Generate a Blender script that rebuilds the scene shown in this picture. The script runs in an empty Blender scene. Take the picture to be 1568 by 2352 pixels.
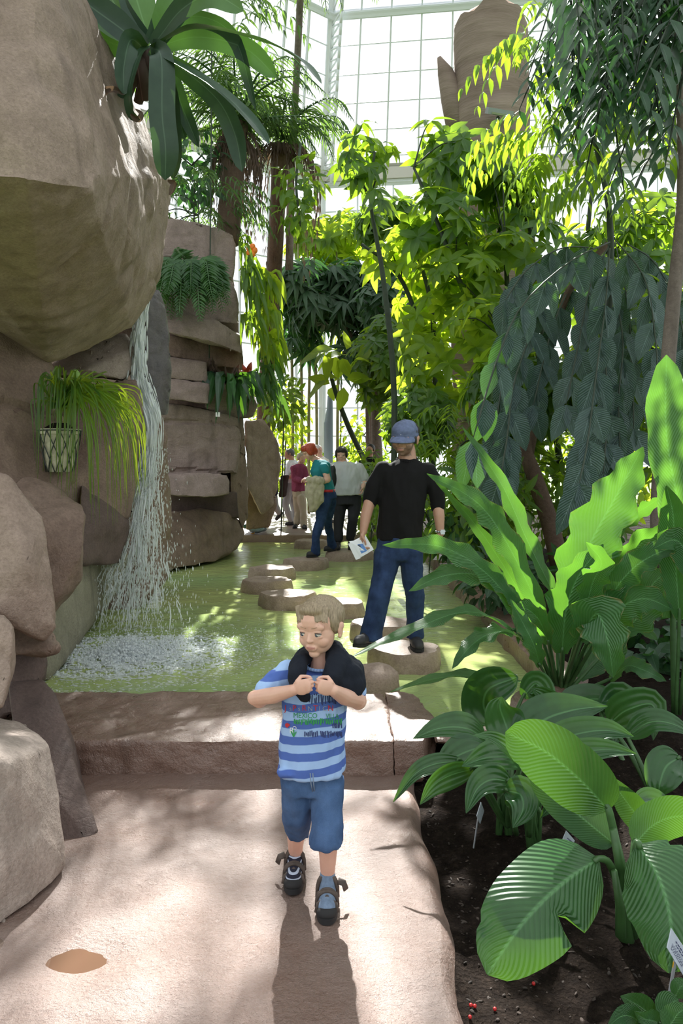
import bpy, bmesh, math, random
import numpy as np
from mathutils import Vector, Matrix, noise as mnoise
from mathutils.bvhtree import BVHTree
random.seed(7); RNG = np.random.default_rng(11)
SC = bpy.context.scene; COL = SC.collection
PI = math.pi
# camera geometry: focal length in pixels, eye height, horizon row, centre column of a 1568x2352 frame
F, EYE, YH, CX = 1800.0, 1.5, 1070.0, 784.0
def P(px, py, d):
    """the place at distance d along y that the lens sees at a pixel"""
    return Vector(((px-CX)/F*d, d, EYE-(py-YH)/F*d))
def G(px, py, z=0.0):
    """the place on the level plane z seen at a pixel"""
    return P(px, py, F*(EYE-z)/(py-YH))

# ---------------------------------------------------------------- objects
def tag(o, label=None, cat=None, group=None, kind=None):
    if label: o['label'] = label
    if cat: o['category'] = cat
    if group: o['group'] = group
    if kind: o['kind'] = kind
    return o
def empty(name, loc, label, cat, group=None):
    o = bpy.data.objects.new(name, None); COL.objects.link(o)
    o.location = loc; o.empty_display_size = .1
    return tag(o, label, cat, group)
def link(name, me, mat, parent=None, smooth=True, sharp=None):
    o = bpy.data.objects.new(name, me); COL.objects.link(o)
    for m in (mat if isinstance(mat, (list, tuple)) else [mat]):
        if m and m.name not in [x.name for x in me.materials if x]: me.materials.append(m)
    if smooth:
        me.shade_smooth()
        if sharp: me.set_sharp_from_angle(angle=math.radians(sharp))
    if parent:
        o.parent = parent; o.location = -parent.location if parent.parent is None else (0, 0, 0)
    return o
def centre(o):
    """put a top-level mesh's origin at the middle of its base"""
    me = o.data; n = len(me.vertices); co = np.empty(n*3, np.float32); me.vertices.foreach_get('co', co)
    co = co.reshape(-1, 3); c = (co.min(0)+co.max(0))/2; c[2] = co[:, 2].min()
    me.vertices.foreach_set('co', (co-c).ravel()); me.update(); o.location = Vector(c.tolist()); return o
def mesh_from(name, V, Fc, uv=None, rnd=None):
    me = bpy.data.meshes.new(name)
    V = np.asarray(V, np.float32).reshape(-1, 3)
    if isinstance(Fc, np.ndarray) and Fc.ndim == 2:
        k = Fc.shape[1]; n = len(Fc)
        me.vertices.add(len(V)); me.vertices.foreach_set('co', V.ravel())
        me.loops.add(n*k); me.loops.foreach_set('vertex_index', Fc.ravel().astype(np.int32))
        me.polygons.add(n); me.polygons.foreach_set('loop_start', np.arange(0, n*k, k, dtype=np.int32))
        me.update(calc_edges=True); me.validate()
    else:
        me.from_pydata([tuple(map(float, v)) for v in V], [], [tuple(int(i) for i in f) for f in Fc]); me.update()
    if uv is not None:
        uv = np.asarray(uv, np.float32); l = me.uv_layers.new(name='UVMap')
        idx = np.empty(len(me.loops), np.int32); me.loops.foreach_get('vertex_index', idx)
        l.data.foreach_set('uv', uv[idx].ravel())
    if rnd is not None:
        a = me.attributes.new('rnd', 'FLOAT', 'POINT'); a.data.foreach_set('value', np.asarray(rnd, np.float32))
    return me

class MB:
    """collects pieces of ONE mesh"""
    def __init__(s): s.V = []; s.F = []; s.UV = []
    def add(s, V, Fc, uv=None):
        b = len(s.V); s.V += [tuple(v) for v in V]; s.F += [tuple(i+b for i in f) for f in Fc]
        s.UV += list(uv) if uv else [(0, 0)]*len(V)
    def tube(s, pts, rad, n=8, cap=True):
        pts = [Vector(p) for p in pts]; m = len(pts); V = []; Fc = []
        rad = rad if isinstance(rad, (list, tuple)) else [rad]*m
        up = None
        for i, p in enumerate(pts):
            t = (pts[min(i+1, m-1)]-pts[max(i-1, 0)]).normalized()
            if up is None: up = t.orthogonal().normalized()
            up = (up-t*up.dot(t)); up = up.normalized() if up.length > 1e-6 else t.orthogonal().normalized()
            b = t.cross(up)
            r = rad[i]
            rx, ry = r if isinstance(r, tuple) else (r, r)
            for k in range(n):
                a = 2*PI*k/n; V.append(p+up*math.cos(a)*rx+b*math.sin(a)*ry)
        for i in range(m-1):
            for k in range(n):
                a, b2 = i*n+k, i*n+(k+1) % n; Fc.append((a, b2, b2+n, a+n))
        if cap:
            Fc.append(tuple(range(n))[::-1]); Fc.append(tuple((m-1)*n+k for k in range(n)))
        s.add(V, Fc, [(k/n, i/max(1, m-1)) for i in range(m) for k in range(n)])
    def loft(s, rings, n=24, cap=True):
        """rings of (cx,cy,cz,rx,ry[,power]) level with the ground"""
        V = []; Fc = []; m = len(rings)
        for r in rings:
            cx, cy, cz, rx, ry = r[:5]; pw = r[5] if len(r) > 5 else 2
            for k in range(n):
                a = 2*PI*k/n; c, q = math.cos(a), math.sin(a); e = 2/pw
                V.append((cx+rx*abs(c)**e*(1 if c >= 0 else -1), cy+ry*abs(q)**e*(1 if q >= 0 else -1), cz))
        for i in range(m-1):
            for k in range(n):
                a, b = i*n+k, i*n+(k+1) % n; Fc.append((a, b, b+n, a+n))
        if cap:
            Fc.append(tuple(range(n))[::-1]); Fc.append(tuple((m-1)*n+k for k in range(n)))
        s.add(V, Fc)
    def box(s, c, size, rot=None):
        V = []
        for dx in (-.5, .5):
            for dy in (-.5, .5):
                for dz in (-.5, .5):
                    v = Vector((dx*size[0], dy*size[1], dz*size[2]))
                    if rot: v = rot @ v
                    V.append(Vector(c)+v)
        s.add(V, [(0, 1, 3, 2), (4, 6, 7, 5), (0, 4, 5, 1), (2, 3, 7, 6), (0, 2, 6, 4), (1, 5, 7, 3)])
    def ell(s, c, r, rot=None, nu=16, nv=10):
        V = []; Fc = []
        for j in range(1, nv):
            th = PI*j/nv
            for i in range(nu):
                ph = 2*PI*i/nu
                v = Vector((r[0]*math.sin(th)*math.cos(ph), r[1]*math.sin(th)*math.sin(ph), r[2]*math.cos(th)))
                V.append(Vector(c)+(rot @ v if rot else v))
        t = Vector((0, 0, r[2])); t = rot @ t if rot else t
        V.append(Vector(c)+t); V.append(Vector(c)-t); T = len(V)-2
        for j in range(nv-2):
            for i in range(nu):
                a, b = j*nu+i, j*nu+(i+1) % nu; Fc.append((a, a+nu, b+nu, b))
        for i in range(nu):
            Fc.append((T, i, (i+1) % nu)); Fc.append((T+1, (nv-2)*nu+(i+1) % nu, (nv-2)*nu+i))
        s.add(V, Fc)
    def cap(s, p0, p1, r0, r1, n=14, flat=1.0):
        """tapered capsule"""
        p0, p1 = Vector(p0), Vector(p1); d = p1-p0; L = d.length; t = d.normalized()
        pts = []; rad = []
        for a in (80, 60, 40, 20): pts.append(p0-t*r0*math.sin(math.radians(a))); rad.append(r0*math.cos(math.radians(a)))
        for k in range(5): pts.append(p0.lerp(p1, k/4)); rad.append(r0+(r1-r0)*k/4)
        for a in (20, 40, 60, 80): pts.append(p1+t*r1*math.sin(math.radians(a))); rad.append(r1*math.cos(math.radians(a)))
        s.tube(pts, rad, n)
    def mesh(s, name):
        return mesh_from(name, s.V, s.F, s.UV)
    def build(s, name, mat, parent=None, smooth=True, sharp=None):
        return link(name, s.mesh(name), mat, parent, smooth, sharp)

def fuse(name, mb, mat, parent=None, voxel=.006, smooth=4, factor=.5, wrinkle=None, decimate=0):
    """one continuous skin over all pieces of mb"""
    me = mb.mesh(name); o = bpy.data.objects.new(name+'_tmp', me); COL.objects.link(o)
    r = o.modifiers.new('r', 'REMESH'); r.mode = 'VOXEL'; r.voxel_size = voxel; r.use_smooth_shade = True
    if smooth:
        m = o.modifiers.new('s', 'SMOOTH'); m.factor = factor; m.iterations = smooth
    dg = bpy.context.evaluated_depsgraph_get()
    ev = o.evaluated_get(dg); nm = bpy.data.meshes.new_from_object(ev); nm.name = name
    bpy.data.objects.remove(o); bpy.data.meshes.remove(me)
    if wrinkle:
        n = len(nm.vertices); co = np.empty(n*3, np.float32); no = np.empty(n*3, np.float32)
        nm.vertices.foreach_get('co', co); nm.vertex_normals.foreach_get('vector', no)
        co = co.reshape(-1, 3); no = no.reshape(-1, 3)
        amp = np.array([wrinkle(Vector(c.tolist())) for c in co], np.float32)
        co += no*amp[:, None]; nm.vertices.foreach_set('co', co.ravel()); nm.update()
    return link(name, nm, mat, parent)

def spline(pts, n):
    """n points on a Catmull-Rom curve through tuples of any length"""
    A = np.array(pts, float); m = len(A)
    if m == 2: return [A[0]+(A[1]-A[0])*t for t in np.linspace(0, 1, n)]
    out = []
    for t in np.linspace(0, m-1-1e-9, n):
        i = int(t); f = t-i
        p0 = A[i-1] if i > 0 else 2*A[0]-A[1]; p1 = A[i]; p2 = A[i+1]
        p3 = A[i+2] if i+2 < m else 2*A[m-1]-A[m-2]
        out.append(.5*((2*p1)+(-p0+p2)*f+(2*p0-5*p1+4*p2-p3)*f*f+(-p0+3*p1-3*p2+p3)*f**3))
    return out

# ---------------------------------------------------------------- materials
def new_mat(name):
    m = bpy.data.materials.new(name); m.use_nodes = True; nt = m.node_tree; nt.nodes.clear()
    return m, nt, nt.nodes, nt.links
def C4(c): return (c[0], c[1], c[2], 1)
def node(nt, t, **kw):
    n = nt.nodes.new(t)
    for k, v in kw.items():
        if k in n.inputs.keys(): n.inputs[k].default_value = v
        else: setattr(n, k, v)
    return n
def noise_tex(nt, vec, scale, detail=4, rough=.6, dist=0):
    n = node(nt, 'ShaderNodeTexNoise'); n.inputs['Scale'].default_value = scale; n.inputs['Detail'].default_value = detail
    n.inputs['Roughness'].default_value = rough; n.inputs['Distortion'].default_value = dist
    if vec: nt.links.new(vec, n.inputs['Vector'])
    return n.outputs['Fac']
def ramp(nt, fac, stops):
    r = node(nt, 'ShaderNodeValToRGB'); e = r.color_ramp.elements
    while len(e) < len(stops): e.new(.5)
    for k, (p, c) in enumerate(stops):
        e[k].position = p; e[k].color = C4(c) if not isinstance(c, (int, float)) else (c, c, c, 1)
    nt.links.new(fac, r.inputs['Fac']); return r.outputs['Color']
def mixc(nt, fac, a, b, mode='MIX'):
    m = node(nt, 'ShaderNodeMix', data_type='RGBA', blend_type=mode)
    for s, v in ((m.inputs[0], fac), (m.inputs[6], a), (m.inputs[7], b)):
        if isinstance(v, (int, float)): s.default_value = v
        elif isinstance(v, tuple): s.default_value = C4(v)
        else: nt.links.new(v, s)
    return m.outputs[2]
def math_n(nt, op, a, b=None, c=None):
    m = node(nt, 'ShaderNodeMath', operation=op)
    for k, v in enumerate((a, b, c)):
        if v is None: continue
        if isinstance(v, (int, float)): m.inputs[k].default_value = v
        else: nt.links.new(v, m.inputs[k])
    return m.outputs[0]
def bump(nt, h, strength=.3, dist=.02, prev=None):
    b = node(nt, 'ShaderNodeBump'); b.inputs['Strength'].default_value = strength; b.inputs['Distance'].default_value = dist
    nt.links.new(h, b.inputs['Height'])
    if prev: nt.links.new(prev, b.inputs['Normal'])
    return b.outputs['Normal']
def finish(nt, shader):
    o = node(nt, 'ShaderNodeOutputMaterial'); nt.links.new(shader, o.inputs['Surface'])
def principled(nt, col, rough=.5, normal=None, spec=.5, metal=0, **kw):
    p = node(nt, 'ShaderNodeBsdfPrincipled')
    for s, v in (('Base Color', col), ('Roughness', rough), ('Specular IOR Level', spec), ('Metallic', metal)):
        if isinstance(v, tuple): p.inputs[s].default_value = C4(v)
        elif isinstance(v, (int, float)): p.inputs[s].default_value = v
        else: nt.links.new(v, p.inputs[s])
    if normal: nt.links.new(normal, p.inputs['Normal'])
    for k, v in kw.items(): p.inputs[k.replace('_', ' ')].default_value = v
    return p.outputs[0]
def plain(name, col, rough=.5, spec=.5, metal=0, nz=0, nscale=60, bumps=0, bscale=200, bdist=.002, **kw):
    m, nt, N, L = new_mat(name); pos = node(nt, 'ShaderNodeNewGeometry').outputs['Position']
    c = col; nrm = None
    if nz:
        f = noise_tex(nt, pos, nscale, 3)
        c = ramp(nt, f, [(.3, tuple(x*(1-nz) for x in col)), (.7, tuple(min(1, x*(1+nz)) for x in col))])
    if bumps: nrm = bump(nt, noise_tex(nt, pos, bscale, 2), bumps, bdist)
    finish(nt, principled(nt, c, rough, nrm, spec, metal, **kw)); return m
def rock_mat(name, c1, c2, c3, rough=(.6, .85), strata=0, scale=1, spec=.3):
    m, nt, N, L = new_mat(name); pos = node(nt, 'ShaderNodeNewGeometry').outputs['Position']
    big = noise_tex(nt, pos, .9*scale, 5, .65); mid = noise_tex(nt, pos, 7*scale, 6, .7); fine = noise_tex(nt, pos, 70*scale, 4, .7)
    col = ramp(nt, big, [(.3, c1), (.5, c2), (.72, c3)])
    col = mixc(nt, .55, col, ramp(nt, mid, [(.3, tuple(x*.62 for x in c2)), (.65, c3)]))
    mp = node(nt, 'ShaderNodeMapping'); mp.inputs['Scale'].default_value = (7, 7, .7); L.new(pos, mp.inputs['Vector'])
    streak = noise_tex(nt, mp.outputs[0], 1.0, 3, .5)
    col = mixc(nt, ramp(nt, streak, [(.56, 0.0), (.75, .45)]), col, tuple(x*.45 for x in c1))
    col = mixc(nt, ramp(nt, fine, [(.35, .35), (.6, 0.0)]), col, tuple(x*.5 for x in c1))
    n = bump(nt, mid, .45, .05); n = bump(nt, fine, .35, .012, n)
    if strata:
        mp2 = node(nt, 'ShaderNodeMapping'); mp2.inputs['Scale'].default_value = (.35, .35, 3.2*strata); L.new(pos, mp2.inputs['Vector'])
        s = noise_tex(nt, mp2.outputs[0], 1.6, 4, .6); n = bump(nt, ramp(nt, s, [(.42, 0.0), (.44, 1.0), (.60, 1.0), (.64, .6)]), .25, .035, n)
    r = ramp(nt, mid, [(.3, rough[0]), (.7, rough[1])])
    finish(nt, principled(nt, col, r, n, spec)); return m
def leaf_mat(name, dark, light, trans, tfac=.45, rough=.32, veins=0, spec=.5, edge=None, vk=.5, streak=0):
    """dark..light is the leaf-to-leaf range, trans the colour of light coming through"""
    m, nt, N, L = new_mat(name)
    at = node(nt, 'ShaderNodeAttribute'); at.attribute_name = 'rnd'
    col = ramp(nt, at.outputs['Fac'], [(0, dark), (1, light)])
    pos = node(nt, 'ShaderNodeNewGeometry').outputs['Position']
    col = mixc(nt, .35, col, ramp(nt, noise_tex(nt, pos, 14, 3), [(.3, tuple(x*.6 for x in dark)), (.7, light)]))
    tcol = ramp(nt, at.outputs['Fac'], [(0, tuple(x*.75 for x in trans)), (1, trans)])
    nrm = None
    uvn = node(nt, 'ShaderNodeUVMap'); sep = node(nt, 'ShaderNodeSeparateXYZ'); L.new(uvn.outputs[0], sep.inputs[0])
    u = math_n(nt, 'ABSOLUTE', math_n(nt, 'SUBTRACT', sep.outputs['X'], .5))
    mid = ramp(nt, u, [(.012, 1.0), (.03, 0.0)])
    col = mixc(nt, math_n(nt, 'MULTIPLY', mid, .7), col, tuple(min(1, x*1.8+.03) for x in light))
    if veins:
        ph = math_n(nt, 'SUBTRACT', math_n(nt, 'MULTIPLY', sep.outputs['Y'], veins), math_n(nt, 'MULTIPLY', u, veins*vk))
        w = math_n(nt, 'SINE', math_n(nt, 'MULTIPLY', ph, 2*PI))
        col = mixc(nt, ramp(nt, w, [(.55, 0.0), (1, .35)]), col, tuple(x*.6 for x in dark))
        nrm = bump(nt, w, .5, .004)
    if streak:
        ph = math_n(nt, 'SINE', math_n(nt, 'MULTIPLY', math_n(nt, 'ADD', u, math_n(nt, 'MULTIPLY', sep.outputs['Y'], .05)), streak*2*PI))
        nrm = bump(nt, ph, .4, .004, nrm)
    if edge:
        e = ramp(nt, u, [(.44, 0.0), (.5, 1.0)])
        col = mixc(nt, math_n(nt, 'MULTIPLY', e, ramp(nt, noise_tex(nt, pos, 25, 2), [(.45, 0.0), (.6, .8)])), col, edge)
    p = principled(nt, col, rough, nrm, spec)
    t = node(nt, 'ShaderNodeBsdfTranslucent'); L.new(tcol, t.inputs['Color'])
    mx = node(nt, 'ShaderNodeMixShader'); mx.inputs[0].default_value = tfac; L.new(p, mx.inputs[1]); L.new(t.outputs[0], mx.inputs[2])
    finish(nt, mx.outputs[0]); return m
SKY = 1.3; SUN = 18.0; SUN_EL = 40.0; SUN_AZ = -3.0
# ================================================================ camera, sky, sun
cam_d = bpy.data.cameras.new('camera'); cam = bpy.data.objects.new('camera', cam_d); COL.objects.link(cam)
cam.location = (0, 0, EYE); cam.rotation_euler = (PI/2, 0, 0)
cam_d.sensor_fit = 'VERTICAL'; cam_d.sensor_height = 36; cam_d.lens = 36*F/2352
cam_d.shift_y = -(1176-YH)/2352; cam_d.shift_x = 0; cam_d.clip_start = .05; cam_d.clip_end = 500
SC.camera = cam
SC.view_settings.view_transform = 'Standard'; SC.view_settings.look = 'None'; SC.view_settings.gamma = 1
SC.view_settings.use_curve_mapping = False; SC.view_settings.exposure = 0.1
cy = SC.cycles
cy.max_bounces = 8; cy.diffuse_bounces = 4; cy.glossy_bounces = 3; cy.transmission_bounces = 4; cy.transparent_max_bounces = 12
cy.caustics_reflective = False; cy.caustics_refractive = False; cy.sample_clamp_indirect = 6; cy.use_denoising = True
W = bpy.data.worlds.new('world'); SC.world = W; W.use_nodes = True
bg = W.node_tree.nodes['Background']; bg.inputs['Color'].default_value = (.93, .97, 1, 1); bg.inputs['Strength'].default_value = SKY
sd = bpy.data.lights.new('sun', 'SUN'); sun = bpy.data.objects.new('sun', sd); COL.objects.link(sun)
sd.energy = SUN; sd.angle = math.radians(.6); sd.color = (1, .975, .93)
_el, _az = math.radians(SUN_EL), math.radians(SUN_AZ)
_dir = Vector((math.sin(_az)*math.cos(_el), math.cos(_az)*math.cos(_el), math.sin(_el)))   # towards the sun
sun.rotation_euler = (-_dir).to_track_quat('-Z', 'Y').to_euler(); sun.location = _dir*60

# ================================================================ rock colours
M = {}
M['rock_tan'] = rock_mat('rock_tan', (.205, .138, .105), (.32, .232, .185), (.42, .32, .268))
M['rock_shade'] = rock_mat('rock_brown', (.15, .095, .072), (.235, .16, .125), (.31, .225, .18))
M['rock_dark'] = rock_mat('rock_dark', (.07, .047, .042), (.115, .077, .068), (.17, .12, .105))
M['rock_wet'] = rock_mat('rock_wet', (.05, .043, .048), (.085, .072, .078), (.15, .125, .125), rough=(.25, .5), spec=.5)
M['rock_pale'] = rock_mat('rock_pale', (.26, .20, .165), (.37, .295, .25), (.47, .385, .335))
M['rock_cliff'] = rock_mat('rock_cliff', (.19, .135, .12), (.29, .215, .195), (.38, .29, .27), strata=.7)
M['rock_wall'] = rock_mat('pond_wall', (.16, .14, .10), (.26, .235, .17), (.36, .33, .25))
M['stone'] = rock_mat('stepping_stone', (.24, .16, .12), (.36, .26, .205), (.46, .36, .29), rough=(.4, .7))
M['step'] = rock_mat('step_stone', (.18, .095, .062), (.24, .135, .097), (.30, .195, .155), rough=(.24, .42), scale=1.4, spec=1.0)

def fbm(v, s, oct=4):
    a = 0; k = 1
    for i in range(oct):
        a += k*mnoise.noise(Vector(v)*s+Vector((i*7.1, i*3.3, i*1.7))); s *= 2; k *= .5
    return a
def facet(bm, amp, size, L, rounds, strata=0, seed=0, maxv=26000):
    bmesh.ops.triangulate(bm, faces=bm.faces[:])
    for _ in range(9):
        ed = [e for e in bm.edges if e.calc_length() > L]
        if not ed or len(bm.verts) > maxv: break
        bmesh.ops.subdivide_edges(bm, edges=ed, cuts=1, use_grid_fill=False)
        bmesh.ops.triangulate(bm, faces=[f for f in bm.faces if len(f.verts) > 3])
    for _ in range(rounds): bmesh.ops.smooth_vert(bm, verts=bm.verts[:], factor=.5, use_axis_x=True, use_axis_y=True, use_axis_z=True)
    bm.normal_update()
    off = Vector((seed*13.7, seed*5.1, seed*3.9)); mv = []
    for v in bm.verts:
        q = v.co+off
        h = fbm(q, 1/size, 5)*amp
        r = 1-abs(mnoise.noise(q*(.9/size)))*2          # ridges, chipped arrises
        h += max(0, r-.75)*-amp*1.6
        if strata:
            f = (v.co.z*strata+mnoise.noise(q*.6)*.35) % 1.0
            h += (-.8 if f < .07 else 0)*amp
        mv.append(h)
    for v, h in zip(bm.verts, mv): v.co += v.normal*h
def rock(name, label, pts, mat, back=1.0, amp=.035, size=.55, L=None, rounds=3, strata=0, cat='rock', group=None, shrink=.85, extra=()):
    """a closed boulder: seen corners (px,py,d) plus the same corners further back"""
    w = [P(*p) for p in pts]; c = sum(w, Vector())/len(w)
    cx_ = sum(p[0] for p in pts)/len(pts); cy_ = sum(p[1] for p in pts)/len(pts)
    allp = list(w)+[P(cx_+(p[0]-cx_)*shrink, cy_+(p[1]-cy_)*shrink, p[2]+back) for p in pts]+[Vector(e) for e in extra]
    bm = bmesh.new()
    for q in allp: bm.verts.new(q)
    r = bmesh.ops.convex_hull(bm, input=bm.verts[:])
    bmesh.ops.delete(bm, geom=list({e for e in r['geom_interior']+r['geom_unused'] if isinstance(e, bmesh.types.BMVert) and e.is_valid}), context='VERTS')
    ext = max((max(q[i] for q in allp)-min(q[i] for q in allp)) for i in range(3))
    facet(bm, amp, size, L or max(.03, ext/42), rounds, strata, seed=len(bpy.data.objects) % 97)
    me = bpy.data.meshes.new(name); bm.to_mesh(me); bm.free()
    o = link(name, me, mat, sharp=38); centre(o); return tag(o, label, cat, group)
def slab(name, poly, z0, z1, mat, amp=.012, L=.04, rounds=1, size=.3):
    """a poured slab with outline poly (x,y)"""
    bm = bmesh.new()
    a = [bm.verts.new((x, y, z0)) for x, y in poly]; b = [bm.verts.new((x, y, z1)) for x, y in poly]; n = len(poly)
    bm.faces.new(a[::-1]); bm.faces.new(b)
    for i in range(n): bm.faces.new((a[i], a[(i+1) % n], b[(i+1) % n], b[i]))
    facet(bm, amp, size, L, rounds, seed=len(bpy.data.objects) % 97)
    me = bpy.data.meshes.new(name); bm.to_mesh(me); bm.free()
    return link(name, me, mat, sharp=50)
def grid(name, x0, x1, y0, y1, nx, ny, zf, mat, skirt=0, warp=None):
    V = []; Fc = []
    for j in range(ny+1):
        for i in range(nx+1):
            x = x0+(x1-x0)*i/nx; y = y0+(y1-y0)*j/ny
            if warp: x, y = warp(x, y)
            V.append((x, y, zf(x, y)))
    for j in range(ny):
        for i in range(nx):
            a = j*(nx+1)+i; Fc.append((a, a+1, a+nx+2, a+nx+1))
    return link(name, mesh_from(name, V, np.array(Fc)), mat)

# ================================================================ ground surfaces
def path_mat():
    m, nt, N, L = new_mat('wet_stamped_concrete'); pos = node(nt, 'ShaderNodeNewGeometry').outputs['Position']
    big = noise_tex(nt, pos, 1.3, 5, .65); mid = noise_tex(nt, pos, 9, 6, .7); fine = noise_tex(nt, pos, 110, 4, .75); grit = noise_tex(nt, pos, 45, 5, .7)
    col = ramp(nt, big, [(.3, (.27, .125, .07)), (.5, (.255, .15, .112)), (.7, (.275, .20, .175))])
    col = mixc(nt, .5, col, ramp(nt, mid, [(.3, (.17, .095, .07)), (.7, (.30, .215, .185))]))
    col = mixc(nt, ramp(nt, fine, [(.35, .4), (.6, 0.0)]), col, (.13, .08, .06))
    n = bump(nt, mid, .6, .02); n = bump(nt, grit, .9, .012, n); n = bump(nt, fine, .9, .005, n)
    r = ramp(nt, big, [(.35, .27), (.65, .42)])
    finish(nt, principled(nt, col, r, n, 1.0)); return m
M['path'] = path_mat()
def soil_mat():
    m, nt, N, L = new_mat('soil'); pos = node(nt, 'ShaderNodeNewGeometry').outputs['Position']
    a = noise_tex(nt, pos, 25, 6, .75); b = noise_tex(nt, pos, 120, 4, .7); v = node(nt, 'ShaderNodeTexVoronoi'); v.inputs['Scale'].default_value = 70; L.new(pos, v.inputs['Vector'])
    col = ramp(nt, a, [(.3, (.009, .006, .005)), (.55, (.021, .0145, .011)), (.75, (.05, .035, .027))])
    col = mixc(nt, ramp(nt, b, [(.62, 0.0), (.72, .8)]), col, (.11, .082, .065))
    n = bump(nt, a, 1, .03); n = bump(nt, v.outputs['Distance'], .7, .012, n); n = bump(nt, b, .6, .006, n)
    finish(nt, principled(nt, col, .9, n, .06)); return m
M['soil'] = soil_mat()
def edge_x(y): return .352+.012*math.sin(y*5.1)+.008*math.sin(y*13)
def path_z(x, y):
    z = .012*fbm((x, y, 0), 1.6, 3)+.004*fbm((x, y, 3), 9, 3)
    g = edge_x(y)-x
    if g < .05: z -= .05*(1-max(0, g)/.05)**2
    d = math.hypot(x+.80, (y-2.39)*1.5)                # shallow dip that holds a puddle
    z -= .020*math.exp(-(d/.13)**2)
    return z
def path_warp(x, y):
    t = (x+2.8)/(2.8+.36); return (-2.8+t*(edge_x(y)+2.8), y)
o = grid('floor', -2.8, .36, .4, 3.95, 150, 170, path_z, M['path'], warp=path_warp); tag(o, kind='structure')
ed = MB()
for k in range(60):
    y0 = .4+3.2*k/60; y1 = .4+3.2*(k+1)/60
    a, b = edge_x(y0), edge_x(y1)
    ed.add([(a, y0, path_z(a, y0)), (b, y1, path_z(b, y1)), (b+.02, y1, -.16), (a+.02, y0, -.16)], [(0, 1, 2, 3)])
o = ed.build('trim_1', M['path']); tag(o, kind='structure')
pu = []
for k in range(40):
    a = 2*PI*k/40; r = .15; pu.append((-.80+r*math.cos(a), 2.39+r*.7*math.sin(a), path_z(-.80, 2.39)+.008))
o = link('puddle', mesh_from('puddle', pu, [tuple(range(40))]), plain('puddle_water', (.15, .085, .055), .03), smooth=False); centre(o); tag(o, 'small brown puddle in a dip on the left of the path', 'puddle')
# soil bed to the right of the path, and behind the pond
def soil_z(x, y):
    if y > 4.15 and x < 1.42 and x > .38: return -.3
    return -.055+.03*fbm((x, y, 9), 2.2, 5)+.012*fbm((x, y, 2), 16, 3)+(.16*min(1, max(0, (y-3.2)/1.2)))*min(1, max(0, (x-.5)/.6))
o = grid('floor.001', .3, 9, .4, 15, 200, 260, soil_z, M['soil'], warp=lambda x, y: (.3+(x-.3)**2/8.7, .4+(y-.4)**1.6/14.6**.6)); o.name = 'soil_ground'
tag(o, kind='structure')
# soil of the beds round the pond further back
o = grid('bed_ground', -14, 18, 15.1, 26, 40, 20, lambda x, y: .02+.03*fbm((x, y, 5), 1, 3), M['soil']); tag(o, kind='structure')
o = grid('bed_ground', -13, -1.5, 3.2, 15.3, 20, 20, lambda x, y: -.35, M['soil']); tag(o, kind='structure')
lawn = plain('lawn', (.10, .16, .05), .9, nz=.4, nscale=.6)
o = grid('ground', -90, 90, -60, 150, 4, 4, lambda x, y: -.6, lawn); tag(o, kind='structure')
# bark chips and crumbs on the soil near the path
bits = MB()
for k in range(1300):
    y = 1.9+2.3*random.random()**1.2; x = edge_x(y)+.03+random.random()**1.3*1.5
    s = random.choice((.003, .004, .006, .009)); R = Matrix.Rotation(random.random()*6.3, 3, 'Z') @ Matrix.Rotation(random.uniform(-.5, .5), 3, 'X')
    bits.ell((x, y, soil_z(x, y)+s*.2), (s*random.uniform(.6, 1.8), s*random.uniform(.4, .7), s*.35), R, 6, 4)
o = bits.build('bark_chips', plain('bark', (.034, .022, .016), .85, nz=.6, nscale=30), smooth=False)
tag(o, 'brown bark chips and crumbs of soil scattered over the planting bed', 'bark chips', kind='stuff')

berry = plain('red_berry', (.5, .02, .02), .35)
for k, (bx, by) in enumerate(((1081, 2302), (1090, 2305), (1079, 2330), (1136, 2302), (1225, 2240), (1240, 1905))):
    q = G(bx, by, -.03); mb = MB(); mb.ell((q.x, q.y, soil_z(q.x, q.y)+.006), (.0055, .0055, .0055), None, 10, 8); o = mb.build('berry', berry); centre(o)
    tag(o, 'small red berry fallen on the dark soil beside the path', 'berry', 'red berries on the soil')
# ================================================================ pond
def water_mat():
    m, nt, N, L = new_mat('pond_water'); pos = node(nt, 'ShaderNodeNewGeometry').outputs['Position']
    big = noise_tex(nt, pos, .45, 3)
    col = ramp(nt, big, [(.3, (.25, .37, .15)), (.7, (.45, .48, .17))])
    mp = node(nt, 'ShaderNodeMapping'); mp.inputs['Scale'].default_value = (1, 1.6, 1); L.new(pos, mp.inputs['Vector'])
    a = noise_tex(nt, mp.outputs[0], 5, 3, .55); b = noise_tex(nt, mp.outputs[0], 17, 3, .6)
    n = bump(nt, a, .35, .05); n = bump(nt, b, .35, .02, n); n = bump(nt, noise_tex(nt, mp.outputs[0], 55, 2), .25, .006, n)
    finish(nt, principled(nt, col, .04, n, .5, IOR=1.33)); return m
M['water'] = water_mat()
SPLASH = Vector((-1.75, 6.2))
def water_z(x, y):
    d = math.hypot(x-SPLASH.x, (y-SPLASH.y)); z = .03
    z += .022*math.exp(-d/1.1)*math.sin(d*17)+.03*math.exp(-(d/.75)**2)*fbm((x, y, 0), 7, 3)
    return z+.004*mnoise.noise(Vector((x*4, y*6, 0)))
o = grid('pond_water', -5, 1.42, 4.35, 15.3, 200, 330, water_z, M['water'], warp=lambda x, y: (x, 4.35+(y-4.35)**1.4/10.95**.4)); tag(o, kind='structure')

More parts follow.
